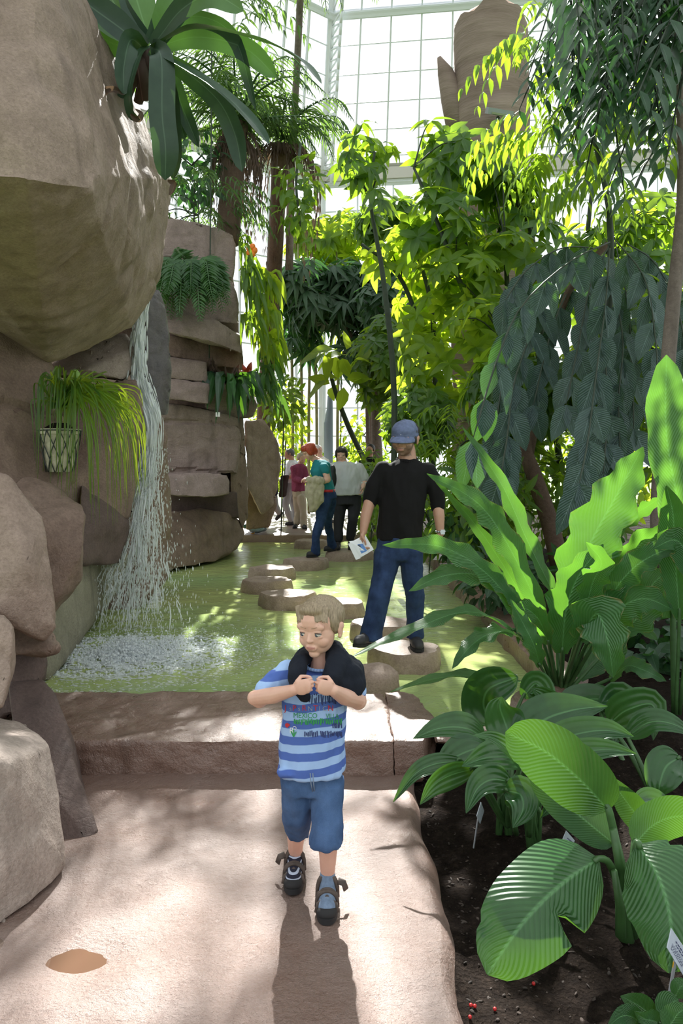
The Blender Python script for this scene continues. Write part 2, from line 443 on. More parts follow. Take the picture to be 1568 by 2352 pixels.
# step along the front of the pond, in two pours with a joint
yf, yb = 3.80, 4.63; xj = (905-CX)/F*yf
o = slab('step_slab', [(-2.1, yf+.02), (-1.2, yf), (-.5, yf+.015), (xj-.001, yf), (xj-.001, yb), (-.6, yb), (-2.3, yb)], -.05, .165, M['step'], amp=.016, size=.22); centre(o)
tag(o, 'long wet reddish stone step at the pond edge behind the boy', 'step')
o = slab('step_slab', [(xj+.001, yf), (.40, yf+.02), (.44, 4.0), (.50, 4.12), (.42, yb), (xj+.001, yb)], -.05, .165, M['step'], amp=.016, size=.22); centre(o)
tag(o, 'short right end block of the stone step with a slanted corner', 'step')
# coping along the right side of the pond
for k, (ya, yb2, lab) in enumerate(((4.9, 7.6, 'near length of the low brown stone rim right of the pond'), (7.62, 11.0, 'middle length of the low stone rim beside the man'), (11.02, 15.0, 'far length of the low stone rim under the shrubs'))):
    o = slab('stone_curb', [(1.30, ya), (1.56, ya), (1.56, yb2), (1.33, yb2), (1.31, (ya+yb2)/2)], -.2, .17, M['step'], amp=.03, L=.09, size=.35, rounds=3); centre(o); tag(o, lab, 'curb')
rock('rim_rock', 'low brown rock at the near pond corner right of the step', [(985, 1650, 4.05), (1060, 1636, 4.3), (1150, 1655, 4.3), (1180, 1690, 4.05), (1100, 1715, 4.0), (1000, 1705, 3.95)], M['step'], back=.25, amp=.015, size=.2)
rock('rim_rock', 'rounded brown rock on the bed behind the broad low leaves', [(1170, 1600, 4.4), (1230, 1560, 4.7), (1330, 1590, 4.7), (1360, 1660, 4.5), (1250, 1690, 4.4), (1160, 1660, 4.3)], M['step'], back=.4, amp=.02, size=.25)
# far deck
o = slab('far_deck', [(-2.6, 15.1), (.05, 15.1), (.05, 15.35), (1.4, 15.6), (1.4, 23.6), (-6, 23.6), (-6, 17)], -.2, .17, M['path'], amp=.012, L=.3, size=.4); tag(o, kind='structure'); o.name = 'floor_deck'

def stepping_stone(px, py, hw, label, top=.17, depth=.40, dome=0, ratio=None):
    c = G(px, py, top); rx = hw/F*c.y; ry = ratio or rx*.92
    bm = bmesh.new(); n = 40; rings = [(-.35, 1.12), (top-.10, 1.08), (top-.02, 1.03), (top, .985), (top+dome*.5, .75), (top+dome*.9, .4), (top+dome, .05)]; vs = []
    ph = random.random()*9
    for z, k in rings:
        r = []
        for i in range(n):
            a = 2*PI*i/n; w = 1+.05*math.sin(a*3+ph)+.035*math.sin(a*5+ph*2)+.02*math.sin(a*9+ph)
            r.append(bm.verts.new((c.x+rx*k*w*math.cos(a), c.y+ry*k*w*math.sin(a), z)))
        vs.append(r)
    for a, b in zip(vs, vs[1:]):
        for i in range(n): bm.faces.new((a[i], a[(i+1) % n], b[(i+1) % n], b[i]))
    bm.faces.new(vs[-1]); bm.faces.new(vs[0][::-1])
    facet(bm, .010, .18, .05, 0, seed=int(px))
    me = bpy.data.meshes.new('stepping_stone'); bm.to_mesh(me); bm.free()
    o = link('stepping_stone', me, M['stone'], sharp=45); centre(o)
    return tag(o, label, 'stepping stone', 'stepping stones across the pond')
STONES = [(858, 1542, 56, "dome-topped stepping stone nearest the step, at the boy's shoulder"), (932, 1486, 78, "stepping stone under the front foot of the man in black"),
    (880, 1427, 72, 'stepping stone right behind the legs of the man in black'), (772, 1380, 60, "pale stepping stone just above and behind the boy's head"),
    (660, 1361, 61, 'wide stepping stone left of and behind the boy\'s head'), (612, 1330, 54, 'leftmost stepping stone, dark sided, farthest out in the pond'),
    (627, 1302, 50, 'bright topped stepping stone next behind the leftmost one'), (703, 1283, 48, 'stepping stone under the front foot of the red-haired woman'),
    (800, 1264, 52, 'stepping stone under the woman in the pale grey shirt'), (714, 1240, 36, 'farthest stepping stone, beside the far deck edge')]
for i, (px, py, hw, lab) in enumerate(STONES): stepping_stone(px, py, hw, lab, dome=.05 if i == 0 else .004)
# ================================================================ boulders at the left
RT, RS, RD, RW, RP, RC = (M[k] for k in ('rock_tan', 'rock_shade', 'rock_dark', 'rock_wet', 'rock_pale', 'rock_cliff'))
rock('overhang_boulder', 'huge tan overhanging boulder at upper left under the big bromeliad',
     [(-260, -160, 3.3), (-260, 400, 3.05), (60, 412, 3.2), (206, 432, 3.55), (225, 400, 3.62), (132, -40, 3.75), (100, -200, 3.8), (262, 165, 4.9), (340, 320, 5.8), (392, 412, 6.5), (388, 470, 6.55),
      (362, 650, 6.6), (338, 690, 6.45), (300, 752, 6.3), (205, 800, 6.0), (110, 822, 5.6), (-200, 640, 4.6)], RT, back=1.6, amp=.05, size=.6, rounds=0, L=.055, shrink=.95, cat='boulder')
rock('rock_face', 'brown recessed rock wall below the overhanging boulder', [(-250, 480, 5.4), (60, 620, 5.9), (110, 800, 6.0), (120, 900, 5.7), (150, 1000, 5.4), (180, 1110, 5.3), (100, 1180, 5.0), (-80, 1150, 4.7), (-300, 1000, 4.7)],
     RS, back=1.8, amp=.05, size=.5, strata=1.1, L=.06)
rock('boulder', 'brown boulder below the hanging basket with a sunlit top edge', [(62, 1096, 4.9), (130, 1120, 4.9), (188, 1160, 4.75), (197, 1190, 4.6), (192, 1270, 4.5), (186, 1330, 4.6), (130, 1400, 4.6), (60, 1480, 4.4), (-30, 1400, 4.3), (-40, 1200, 4.4)], RS, back=1.2, amp=.03, size=.4, rounds=1)
rock('boulder', 'tan slanted boulder at left above the small dark gap', [(-70, 1040, 3.75), (20, 1090, 3.75), (95, 1188, 3.75), (106, 1250, 3.7), (126, 1440, 3.6), (100, 1468, 3.6), (0, 1405, 3.45), (-90, 1380, 3.4), (60, 1290, 3.5)], RT, back=.9, amp=.025, size=.35, rounds=1)
rock('boulder', 'ragged brown rock tucked beneath the tan slanted boulder', [(-60, 1400, 3.7), (30, 1420, 3.72), (118, 1462, 3.75), (128, 1490, 3.72), (105, 1500, 3.7), (40, 1500, 3.65), (-60, 1480, 3.6)], RS, back=.9, amp=.04, size=.2)
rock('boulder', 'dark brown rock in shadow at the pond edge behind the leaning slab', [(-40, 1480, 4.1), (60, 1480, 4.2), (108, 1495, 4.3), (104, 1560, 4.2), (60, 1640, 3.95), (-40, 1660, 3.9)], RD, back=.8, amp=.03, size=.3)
rock('boulder', 'narrow upright tan rock cut by the left frame edge', [(-60, 1405, 3.1), (10, 1412, 3.1), (30, 1440, 3.1), (27, 1545, 3.05), (5, 1625, 3.0), (-60, 1650, 2.95)], RT, back=.5, amp=.02, size=.3)
rock('boulder', 'pale grey angular block with a sunlit top at lower left', [(-80, 1625, 3.3), (40, 1655, 3.25), (92, 1678, 3.15), (116, 1712, 3.05), (122, 1830, 2.98), (150, 1990, 2.86), (138, 2012, 2.82), (70, 2080, 2.66), (-10, 2140, 2.53), (-120, 2150, 2.5), (20, 1755, 2.72), (-90, 1745, 2.6)], RP, back=.25, amp=.018, size=.35, L=.028, rounds=1)
rock('leaning_slab', 'dark brown curved slab leaning beside the stone step', [(18, 1562, 3.75), (95, 1558, 3.8), (120, 1580, 3.75), (160, 1670, 3.7), (185, 1760, 3.55), (207, 1850, 3.32), (228, 1918, 3.18), (205, 1935, 3.14), (130, 1962, 3.1), (60, 1950, 3.1), (30, 1700, 3.4)], RD, back=.35, amp=.02, size=.35)
rock('boulder', 'low brown rock foot at the bottom left corner of the path', [(-120, 2120, 2.6), (0, 2125, 2.58), (20, 2140, 2.55), (4, 2180, 2.44), (-10, 2260, 2.3), (-120, 2300, 2.2)], RS, back=.2, amp=.012, size=.2)
rock('ledge_rock', 'rounded pale slab sticking out left of the waterfall top', [(115, 845, 7.2), (190, 775, 7.4), (235, 764, 7.5), (290, 770, 7.5), (310, 800, 7.4), (308, 850, 7.3), (285, 875, 7.2), (200, 850, 7.0), (120, 862, 7.0)], RP, back=1.2, amp=.03, size=.4)
rock('ledge_rock', 'tan rock ledge under the overhang near the waterfall mouth', [(250, 740, 7.9), (300, 730, 8), (318, 760, 7.9), (312, 800, 7.9), (240, 800, 7.9)], RT, back=1.0, amp=.03, size=.3)
rock('boulder', 'brown wet rock face behind the hanging basket plant', [(120, 900, 7.0), (200, 880, 7.1), (320, 868, 7.2), (330, 930, 7.1), (318, 1100, 7.0), (300, 1195, 6.95), (200, 1200, 6.6), (130, 1150, 6.4)], RS, back=1.3, amp=.03, size=.45)
rock('boulder', 'dark undercut rock block just above the water left of the fall', [(185, 1110, 6.5), (230, 1200, 6.5), (297, 1196, 6.9), (292, 1240, 6.9), (276, 1296, 6.8), (200, 1300, 6.4), (178, 1290, 6.2)], RD, back=1.3, amp=.03, size=.35)
rock('pond_bank', 'greenish pale pond wall left of the waterfall at water level', [(100, 1300, 5.6), (232, 1265, 7.0), (300, 1265, 8.3), (290, 1330, 8.3), (208, 1440, 7.4), (110, 1570, 5.3), (60, 1590, 5.0), (60, 1450, 5.0)], M['rock_wall'], back=.5, amp=.02, size=.5)
rock('standing_slab', 'dark wet upright slab just right of the waterfall', [(334, 690, 7.7), (352, 662, 7.9), (366, 664, 7.9), (384, 705, 7.9), (390, 780, 7.85), (391, 900, 7.8), (386, 956, 7.75), (360, 955, 7.6), (340, 940, 7.6), (330, 860, 7.6)], RW, back=.35, amp=.02, size=.3)
rock('boulder', 'wet brown rock behind the middle of the waterfall', [(270, 860, 8.7), (350, 900, 8.7), (372, 960, 8.7), (382, 1010, 8.6), (372, 1090, 8.6), (392, 1180, 8.6), (390, 1330, 8.5), (300, 1420, 8.0), (230, 1400, 8.0), (240, 1100, 8.4)], RS, back=1.2, amp=.04, size=.4)
# cliff right of the fall: each bed of rock a block of its own
CL = 'blocks of the layered cliff'
def cliff(label, pts, **k):
    kw = dict(back=1.4, amp=.03, size=.5, strata=0, rounds=2, L=.06); kw.update(k)
    return rock('cliff_block', label, pts, kw.pop('mat', RC), cat='rock', group=None, **kw)
cliff('mauve square topmost block of the layered cliff', [(360, 505, 11.8), (395, 500, 11.8), (470, 515, 12.1), (535, 538, 12.3), (542, 560, 12.3), (538, 640, 12.2), (470, 636, 12.0), (360, 600, 11.6)], strata=0)
cliff('block behind the sword fern below the topmost cliff block', [(350, 592, 11.7), (420, 610, 11.8), (536, 640, 12.2), (545, 690, 12.2), (552, 745, 12.1), (470, 740, 11.9), (350, 720, 11.5)], amp=.05)
cliff('jutting curved shelf of rock halfway up the cliff', [(372, 718, 11.2), (430, 722, 11.4), (500, 740, 11.6), (556, 772, 11.9), (556, 812, 11.9), (480, 782, 11.4), (378, 762, 11.0)], back=1.7, strata=0)
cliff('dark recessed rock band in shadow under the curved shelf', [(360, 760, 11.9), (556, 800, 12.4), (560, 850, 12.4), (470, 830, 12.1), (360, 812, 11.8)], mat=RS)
cliff('smooth pale cliff block directly under the dark recessed band', [(366, 812, 11.5), (474, 832, 11.8), (478, 880, 11.8), (368, 868, 11.4)])
cliff('lower smooth cliff block left of the staghorn fern', [(366, 869, 11.45), (480, 882, 11.75), (482, 930, 11.7), (440, 922, 11.6), (368, 914, 11.3)])
cliff('cliff block under the staghorn fern with rough front', [(470, 850, 12.2), (560, 860, 12.5), (588, 930, 12.6), (580, 955, 12.6), (520, 970, 12.3), (470, 935, 12.0)], amp=.05)
cliff('broad layered middle face of the cliff above the flat slab', [(360, 922, 11.7), (480, 940, 12.0), (545, 960, 12.2), (552, 1010, 12.2), (545, 1090, 12.2), (372, 1095, 11.8)], amp=.04, strata=1.5, back=1.8)
cliff('upright reddish rock pillar at the right side of the cliff', [(520, 940, 12.5), (556, 950, 12.7), (568, 1090, 12.8), (570, 1190, 12.8), (556, 1215, 12.7), (530, 1150, 12.4), (528, 1000, 12.3)], strata=0, mat=RS)
cliff('flat jutting slab of the cliff above the waterside boulder', [(372, 1092, 11.1), (440, 1086, 11.3), (522, 1090, 11.6), (530, 1108, 11.6), (526, 1134, 11.5), (470, 1144, 11.2), (378, 1138, 10.9)], back=1.6, strata=0)
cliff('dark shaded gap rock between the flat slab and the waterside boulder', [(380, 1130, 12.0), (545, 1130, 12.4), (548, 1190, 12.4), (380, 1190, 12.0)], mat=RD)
cliff('big rounded boulder sitting in the water at the cliff foot', [(372, 1180, 11.2), (450, 1168, 11.8), (525, 1176, 12.3), (552, 1196, 12.7), (562, 1225, 12.9), (545, 1262, 12.5), (500, 1290, 11.8), (372, 1312, 10.6), (360, 1240, 10.8)], back=1.6, strata=0, amp=.04, mat=RS)
cliff('tall smooth boulder on the far deck right of the cliff', [(562, 965, 14.2), (600, 962, 14.5), (625, 990, 14.7), (646, 1050, 14.9), (640, 1100, 14.9), (628, 1160, 14.7), (600, 1185, 14.5), (568, 1120, 14.1)], strata=0, back=1.4, amp=.05, mat=RT)
cliff('wedge-shaped lower boulder on the deck beside the resting duck', [(563, 1112, 15.0), (600, 1110, 15.1), (633, 1140, 15.4), (634, 1160, 15.4), (618, 1212, 15.3), (566, 1216, 15.1)], strata=0, back=1.0, mat=RS)
# the mass of rock the bromeliad and ferns grow on, behind the blocks
rock('rock_face', 'brown rock mass behind the waterfall and cliff blocks', [(-200, 420, 13.2), (200, 460, 13.2), (370, 490, 13.2), (380, 520, 13.2), (530, 560, 13.7), (550, 800, 13.8), (555, 1190, 13.8), (380, 1200, 13.3), (-200, 1200, 13.0)], RS, back=1.5, amp=.06, size=.7, L=.16)

# ================================================================ waterfall
def water_white():
    m, nt, N, L = new_mat('falling_water')
    p = principled(nt, (.95, .97, .98), .12, None, .8)
    t = node(nt, 'ShaderNodeBsdfTranslucent'); t.inputs['Color'].default_value = (.95, .97, 1, 1)
    tr = node(nt, 'ShaderNodeBsdfTransparent'); tr.inputs['Color'].default_value = (.92, .97, 1, 1)
    a = node(nt, 'ShaderNodeMixShader'); a.inputs[0].default_value = .4; L.new(p, a.inputs[1]); L.new(t.outputs[0], a.inputs[2])
    b = node(nt, 'ShaderNodeMixShader'); b.inputs[0].default_value = .16; L.new(a.outputs[0], b.inputs[1]); L.new(tr.outputs[0], b.inputs[2])
    finish(nt, b.outputs[0]); return m
M['white_water'] = water_white()
wf = empty('waterfall', (-2.05, 7.3, .03), 'white waterfall dropping between the overhang and the dark upright slab into the pond', 'waterfall')
# streams follow the same fall line: mouth, lip, chute, then free fall spreading out
def fall_line(t, s):
    """t 0 top .. 1 water, s -1..1 across"""
    key = [(340, 672, 7.5, 10), (326, 715, 7.42, 12), (318, 770, 7.4, 16), (316, 850, 7.35, 20), (322, 900, 7.3, 28), (345, 975, 7.2, 24), (336, 1080, 7.2, 28), (322, 1180, 7.1, 42), (308, 1290, 7.0, 66), (296, 1360, 6.95, 88), (286, 1455, 6.9, 104)]
    c = spline(key, 41)
    f = t*40; i = min(39, int(f)); a = c[i]+(c[i+1]-c[i])*(f-i)
    return a[0]+a[3]*s, a[1], a[2]
mb = MB(); rs = random.Random(3)
for k in range(1150):
    s = rs.gauss(0, .55); s = max(-1.25, min(1.25, s)); t0 = rs.random()**.75*.93; ln = rs.uniform(.02, .085)
    dd = rs.uniform(-.12, .12); pts = []
    wob = rs.uniform(-1, 1)
    for j in range(5):
        t = min(1, t0+ln*j/4); x, y, d = fall_line(t, s+.05*wob*math.sin(j*1.3+k))
        if y > 1400: d -= (y-1400)*.002
        pts.append(P(x, y, d+dd))
    w = rs.uniform(.002, .0075)*(1.5 if t0 < .45 else 1.0)
    mb.tube(pts, [(w*.4, w*.3), (w, w*.5), (w, w*.5), (w*.8, w*.5), (w*.15, w*.2)], 5)
o = mb.build('stream', M['white_water'], wf); tag(o, kind='stuff')
sheet = MB()                                                  # the unbroken water at the mouth and chute
for off in (-.5, 0, .5):
    pts = []; rad = []
    for j in range(40):
        t = j/39*.62; x, y, d = fall_line(t, off*.8); w = (fall_line(t, 1)[0]-fall_line(t, 0)[0])/F*d*.42
        pts.append(P(x, y, d+.05)+Vector((.012*mnoise.noise(Vector((t*30, off, 0))), 0, 0))); rad.append((w*(.9+.3*mnoise.noise(Vector((t*40, off*9, 2)))), .02))
    sheet.tube(pts, rad, 8)
M['sheet_water'] = M['white_water'].copy(); M['sheet_water'].name = 'sheet_water'
for n_ in M['sheet_water'].node_tree.nodes:
    if n_.type == 'MIX_SHADER' and n_.inputs[0].default_value < .2: n_.inputs[0].default_value = .3
sheet.build('water_sheet', M['sheet_water'], wf)
dr = MB()
for k in range(4200):
    s = rs.gauss(0, .75); t = .55+.45*rs.random(); x, y, d = fall_line(t, s)
    x += rs.gauss(0, 6)+(rs.random()**3)*70*(t-.5); r = rs.uniform(.002, .005); L_ = r*rs.uniform(2, 7)
    c = P(x, y, d+rs.uniform(-.5, .25)*(t-.4))
    if c.z < .06: c.z = .06
    dr.tube([c+Vector((0, 0, L_)), c+Vector((0, 0, L_*.3)), c-Vector((0, 0, L_*.5))], [r*.2, r, r*.3], 4)
o = dr.build('droplets', M['white_water'], wf); tag(o, kind='stuff')
sp = MB()
for k in range(15000):
    a = rs.random()*6.283; q = abs(rs.gauss(0, .55)); x = SPLASH.x+.12+1.15*q*math.cos(a); y = SPLASH.y-.12+1.05*q*math.sin(a)
    if x < -2.35+.2*(6.8-y)*.5 or y < 4.75: continue
    air = rs.random() < .35; z = water_z(x, y)+(abs(rs.gauss(0, .06))*max(.1, 1-q) if air else 0)
    r = rs.uniform(.003, .012)*(1.15 if q < .7 else .65)
    k_ = .5 if air else 1.5; sp.ell((x, y, z), (r*k_*rs.uniform(.8, 2.0), r*k_*rs.uniform(.7, 1.3), r*(.7 if air else .3)), nu=6, nv=4)
o = sp.build('splash_foam', M['white_water']); centre(o); tag(o, 'white splashing foam on the pond where the waterfall lands', 'foam', kind='stuff')

# ================================================================ glasshouse
glass, nt, N_, L_ = new_mat('roof_glass')
fr = node(nt, 'ShaderNodeFresnel'); fr.inputs['IOR'].default_value = 1.25
tr = node(nt, 'ShaderNodeBsdfTransparent'); tr.inputs['Color'].default_value = (.97, .985, .98, 1)
gl = node(nt, 'ShaderNodeBsdfGlossy'); gl.inputs['Roughness'].default_value = .02
mx = node(nt, 'ShaderNodeMixShader'); L_.new(fr.outputs[0], mx.inputs[0]); L_.new(tr.outputs[0], mx.inputs[1]); L_.new(gl.outputs[0], mx.inputs[2]); finish(nt, mx.outputs[0])
frame_m = plain('white_steel', (.62, .65, .68), .4)
PLAN = [(-15, 1), (-13, 14), (-.6, 24.5), (17, 22), (21, 5), (10, -9), (-9, -9)]
cxp, cyp = sum(p[0] for p in PLAN)/7, sum(p[1] for p in PLAN)/7
LEV = [(-.2, 1.0), (10.3, 1.0), (14.0, .845), (22.0, .35), (24.0, .02)]
def ringv(l):
    z, k = LEV[l]; return [Vector((cxp+(x-cxp)*k, cyp+(y-cyp)*k, z)) for x, y in PLAN]
nwin = 0; CUTS = [(16, 12), (18, 6), (18, 12), (6, 3)]
for l in range(4):
    A, B = ringv(l), ringv(l+1)
    for i in range(7):
        j = (i+1) % 7; a, b, c, d = A[i], A[j], B[j], B[i]
        nwin += 1
        w = link('window_%d' % nwin, mesh_from('pane', [a, b, c, d], [(0, 1, 2, 3)]), glass, smooth=False); tag(w, kind='structure')
        bars = MB(); nu, nv = CUTS[l]; nrm = (b-a).cross(d-a).normalized()
        if i in (5, 6) or (l == 0 and i in (0, 4)): nu, nv = 6, 3
        def bar(p, q, r):
            t = (q-p).normalized(); s_ = t.cross(nrm).normalized()
            V = [p+s_*r+nrm*r*1.6, p-s_*r+nrm*r*1.6, p-s_*r-nrm*r*1.6, p+s_*r-nrm*r*1.6]; V += [v+(q-p) for v in V]
            bars.add(V, [(0, 1, 5, 4), (1, 2, 6, 5), (2, 3, 7, 6), (3, 0, 4, 7)])
        for u in range(nu+1):
            f = u/nu; bar(a.lerp(b, f), d.lerp(c, f), .022 if u not in (0, nu) else .06)
        for v in range(nv+1):
            f = v/nv; bar(a.lerp(d, f), b.lerp(c, f), .016 if v not in (0, nv) else .09)
        f_ = bars.build('window_%d_frame' % nwin, frame_m, smooth=False); f_.name = 'window_frame'; f_.parent = w
        # lattice truss along the hip
        if i == 2 and l in (1, 2):
            tb = MB(); o1 = Vector((.28, -.45, -.12)); m_ = 16
            for s in range(m_):
                p, q = a.lerp(d, s/m_), a.lerp(d, (s+1)/m_)
                tb.tube([p+o1, q+o1], .045, 6); tb.tube([p, p+o1], .03, 5); tb.tube([p, q+o1], .03, 5)
            o = tb.build('trim_2', frame_m); tag(o, kind='structure')
# ring beam at the eaves, a deep pale box
A = ringv(1); bm_ = MB()
for i in range(7):
    a, b = A[i], A[(i+1) % 7]; t = (b-a).normalized(); n_ = Vector((t.y, -t.x, 0)); n_ = n_ if n_.dot(Vector((cxp, cyp, 0))-a) > 0 else -n_
    V = [a, a+n_*.25, a+n_*.25+Vector((0, 0, .45)), a+Vector((0, 0, .45))]; V += [v+(b-a) for v in V]
    bm_.add(V, [(0, 1, 5, 4), (1, 2, 6, 5), (2, 3, 7, 6), (3, 0, 4, 7)])
o = bm_.build('trim_3', plain('eaves', (.5, .47, .43), .6), smooth=False); tag(o, kind='structure')

# ================================================================ great trunk-shaped column, its floodlight, the grey post
def trunk_mat():
    m, nt, N, L = new_mat('trunk_render'); pos = node(nt, 'ShaderNodeNewGeometry').outputs['Position']
    mp = node(nt, 'ShaderNodeMapping'); mp.inputs['Scale'].default_value = (.6, .6, 4); L.new(pos, mp.inputs['Vector'])
    a = noise_tex(nt, mp.outputs[0], 1.2, 5, .6); b = noise_tex(nt, pos, .8, 4)
    col = mixc(nt, .5, ramp(nt, a, [(.3, (.14, .10, .08)), (.7, (.29, .225, .185))]), ramp(nt, b, [(.3, (.17, .12, .095)), (.7, (.33, .26, .215))]))
    finish(nt, principled(nt, col, .8, bump(nt, a, .5, .1), .2)); return m
DT = 14.0; tc = P(1125, 1070, DT)
tk = empty('trunk_column', (tc.x, DT, 0), 'huge brown artificial tree trunk column rising behind the foliage', 'column')
rings = []; top = P(0, 50, DT).z
for k in range(60):
    z = -.3+(top+.3)*k/59; r = (.70-.06*k/59)*(1+.03*math.sin(z*1.7)+.02*math.sin(z*4.3)); rings.append((tc.x+.03*math.sin(z), DT, z, r, r))
mb = MB(); n = 40; mb.loft(rings, n)
for i in range(n):                                            # ragged broken top
    a = 2*PI*i/n; x, y, z = mb.V[59*n+i]; mb.V[59*n+i] = (x, y, z+.10*math.sin(a*3)+.07*math.sin(a*7+1))
M['trunk_render'] = trunk_mat()
mb.build('trunk', M['trunk_render'], tk, sharp=50)
st = MB(); b0 = P(1050, 240, DT); st.tube([P(1062, 300, DT), P(1040, 225, DT), P(1022, 165, DT), P(1008, 132, DT)], [.28, .22, .14, .04], 12); st.build('branch_stub', M['trunk_render'], tk)
fl = empty('floodlight', P(1148, 262, DT-.75), 'small grey floodlight fixed on the big brown trunk column', 'floodlight')
grey = plain('grey_metal', (.33, .36, .38), .4, metal=.3)
mb = MB(); c = P(1146, 258, DT-.95); mb.box(c, (.42, .30, .10), Matrix.Rotation(.45, 3, 'X') @ Matrix.Rotation(.15, 3, 'Y')); mb.build('housing', grey, fl, smooth=False)
mb = MB(); mb.box(c+Vector((.02, -.05, -.055)), (.34, .22, .03), Matrix.Rotation(.45, 3, 'X') @ Matrix.Rotation(.15, 3, 'Y')); mb.build('lens', plain('lamp_glass', (.30, .33, .22), .1), fl, smooth=False)
mb = MB(); mb.tube([c+Vector((0, .1, -.05)), P(1140, 285, DT-.66)], .035, 8); mb.build('bracket', grey, fl)
pm = plain('post_paint', (.17, .23, .27), .45, nz=.05)
o = MB(); c = P(754, 1070, 19.0); o.loft([(c.x, 19, -.1, .11, .11), (c.x, 19, 2.55, .11, .11)], 20)
o.loft([(c.x, 19, 2.5, .11, .11), (c.x+.035, 19, 2.9, .075, .1), (c.x+.04, 19, 3.2, .06, .09)], 20)
o = o.build('steel_post', pm, sharp=40); centre(o); tag(o, 'slate blue-grey steel post rising behind the group of visitors', 'post')
pend = MB(); c = P(841, 155, 16); pend.box(c, (.24, .12, .07)); pend.tube([c+Vector((0, 0, .02)), c+Vector((0, 0, 6.5))], .006, 5)
# ================================================================ leaves
LM = M
M['leaf_broad'] = leaf_mat('leaf_broad', (.024, .088, .028), (.065, .175, .058), (.15, .36, .02), .27, .30, veins=26)
M['leaf_strap'] = leaf_mat('leaf_strap', (.032, .115, .036), (.08, .21, .075), (.17, .42, .035), .34, .30, veins=17, edge=(.30, .20, .08), vk=.9)
M['leaf_low'] = leaf_mat('leaf_low', (.018, .070, .024), (.05, .145, .045), (.15, .36, .02), .28, .25, streak=5)
M['leaf_dark'] = leaf_mat('leaf_dark', (.062, .112, .115), (.145, .21, .21), (.08, .22, .01), .26, .45, veins=16)
M['leaf_mid'] = leaf_mat('leaf_mid', (.030, .095, .022), (.09, .19, .04), (.36, .56, .03), .5, .35)
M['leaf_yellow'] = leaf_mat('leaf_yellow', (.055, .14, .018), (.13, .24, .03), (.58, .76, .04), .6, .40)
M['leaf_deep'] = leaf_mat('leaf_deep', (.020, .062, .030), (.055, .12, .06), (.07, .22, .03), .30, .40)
M['leaf_palm'] = leaf_mat('leaf_palm', (.04, .09, .045), (.08, .15, .07), (.20, .36, .05), .40, .42)
M['leaf_grassy'] = leaf_mat('leaf_grassy', (.018, .075, .028), (.075, .20, .03), (.55, .68, .02), .5, .30)
M['leaf_bromeliad'] = leaf_mat('leaf_bromeliad', (.022, .055, .040), (.05, .095, .058), (.07, .17, .02), .18, .36, spec=.4)
M['leaf_fern'] = leaf_mat('leaf_fern', (.03, .09, .035), (.075, .17, .06), (.18, .38, .04), .40, .42)
M['leaf_dry'] = leaf_mat('leaf_dry', (.085, .055, .042), (.15, .10, .075), (.14, .09, .05), .25, .7)
M['bark_brown'] = rock_mat('bark_brown', (.07, .04, .028), (.13, .078, .055), (.20, .135, .10), scale=4)
M['bark_grey'] = rock_mat('bark_grey', (.12, .09, .075), (.22, .17, .15), (.32, .26, .23), scale=4)
M['stem_green'] = plain('stem_green', (.05, .12, .035), .45, nz=.25, nscale=12)
M['stem_dark'] = plain('stem_dark', (.030, .045, .028), .6, nz=.3, nscale=12)
M['stem_pale'] = plain('stem_pale', (.22, .21, .09), .5, nz=.3, nscale=10)

def leaf_template(n=4, wpow=(.55, 1.0), fold=.18, droop=.25, notch=0):
    """leaflet along +y, length 1, half width 1 in x, z up"""
    V = []; UV = []; Fc = []
    for j in range(n+1):
        t = j/n; w = (math.sin(PI*t**wpow[0])**wpow[1]) if 0 < t < 1 else 0.03
        z = -droop*t*t
        for k, u in enumerate((-1, 0, 1)):
            V.append((u*w, t, z+(abs(u)*fold*w*.35))); UV.append((.5+u*.5, t))
    for j in range(n):
        for k in range(2):
            a = j*3+k; Fc.append((a, a+1, a+4, a+3))
    return np.array(V), np.array(Fc), np.array(UV)
T_OVAL = leaf_template(4, (.75, .8)); T_LANCE = leaf_template(4, (.7, 1.1), droop=.35); T_STRAP = leaf_template(6, (.8, .5), droop=.5); T_SMALL = leaf_template(3, (.8, .8)); T_DROOP = leaf_template(5, (.72, .75), fold=.3, droop=.12)
class Foliage:
    """one mesh of many leaflets"""
    def __init__(s): s.V = []; s.F = []; s.U = []; s.R = []; s.n = 0
    def put(s, T, o, d, up, ln, wd, rnd=None):
        V, Fc, UV = T; o = np.atleast_2d(np.array(o, float)); N = len(o)
        d = np.atleast_2d(np.array(d, float))*np.ones((N, 1)); up = np.atleast_2d(np.array(up, float))*np.ones((N, 1))
        d /= np.linalg.norm(d, axis=1, keepdims=True)+1e-9
        sd = np.cross(d, up); l = np.linalg.norm(sd, axis=1, keepdims=True); sd = np.where(l < 1e-5, np.array([1., 0, 0]), sd/(l+1e-9)); nz = np.cross(sd, d)
        ln = np.broadcast_to(np.array(ln, float), (N,)); wd = np.broadcast_to(np.array(wd, float), (N,))
        B = (o[:, None, :]+sd[:, None, :]*(V[None, :, 0:1]*wd[:, None, None]*.5)+d[:, None, :]*(V[None, :, 1:2]*ln[:, None, None])+nz[:, None, :]*(V[None, :, 2:3]*ln[:, None, None]))
        s.V.append(B.reshape(-1, 3)); m = len(V)
        s.F.append((Fc[None]+(np.arange(N)*m)[:, None, None]+s.n).reshape(-1, 4)); s.n += N*m
        s.U.append(np.tile(UV, (N, 1))); r = RNG.random(N) if rnd is None else np.broadcast_to(np.array(rnd, float), (N,)); s.R.append(np.repeat(r, m))
    def build(s, name, mat, parent=None):
        me = mesh_from(name, np.concatenate(s.V), np.concatenate(s.F), np.concatenate(s.U), np.concatenate(s.R))
        return link(name, me, mat, parent)
def unit(a): a = np.asarray(a, float); return a/(np.linalg.norm(a, axis=-1, keepdims=True)+1e-9)
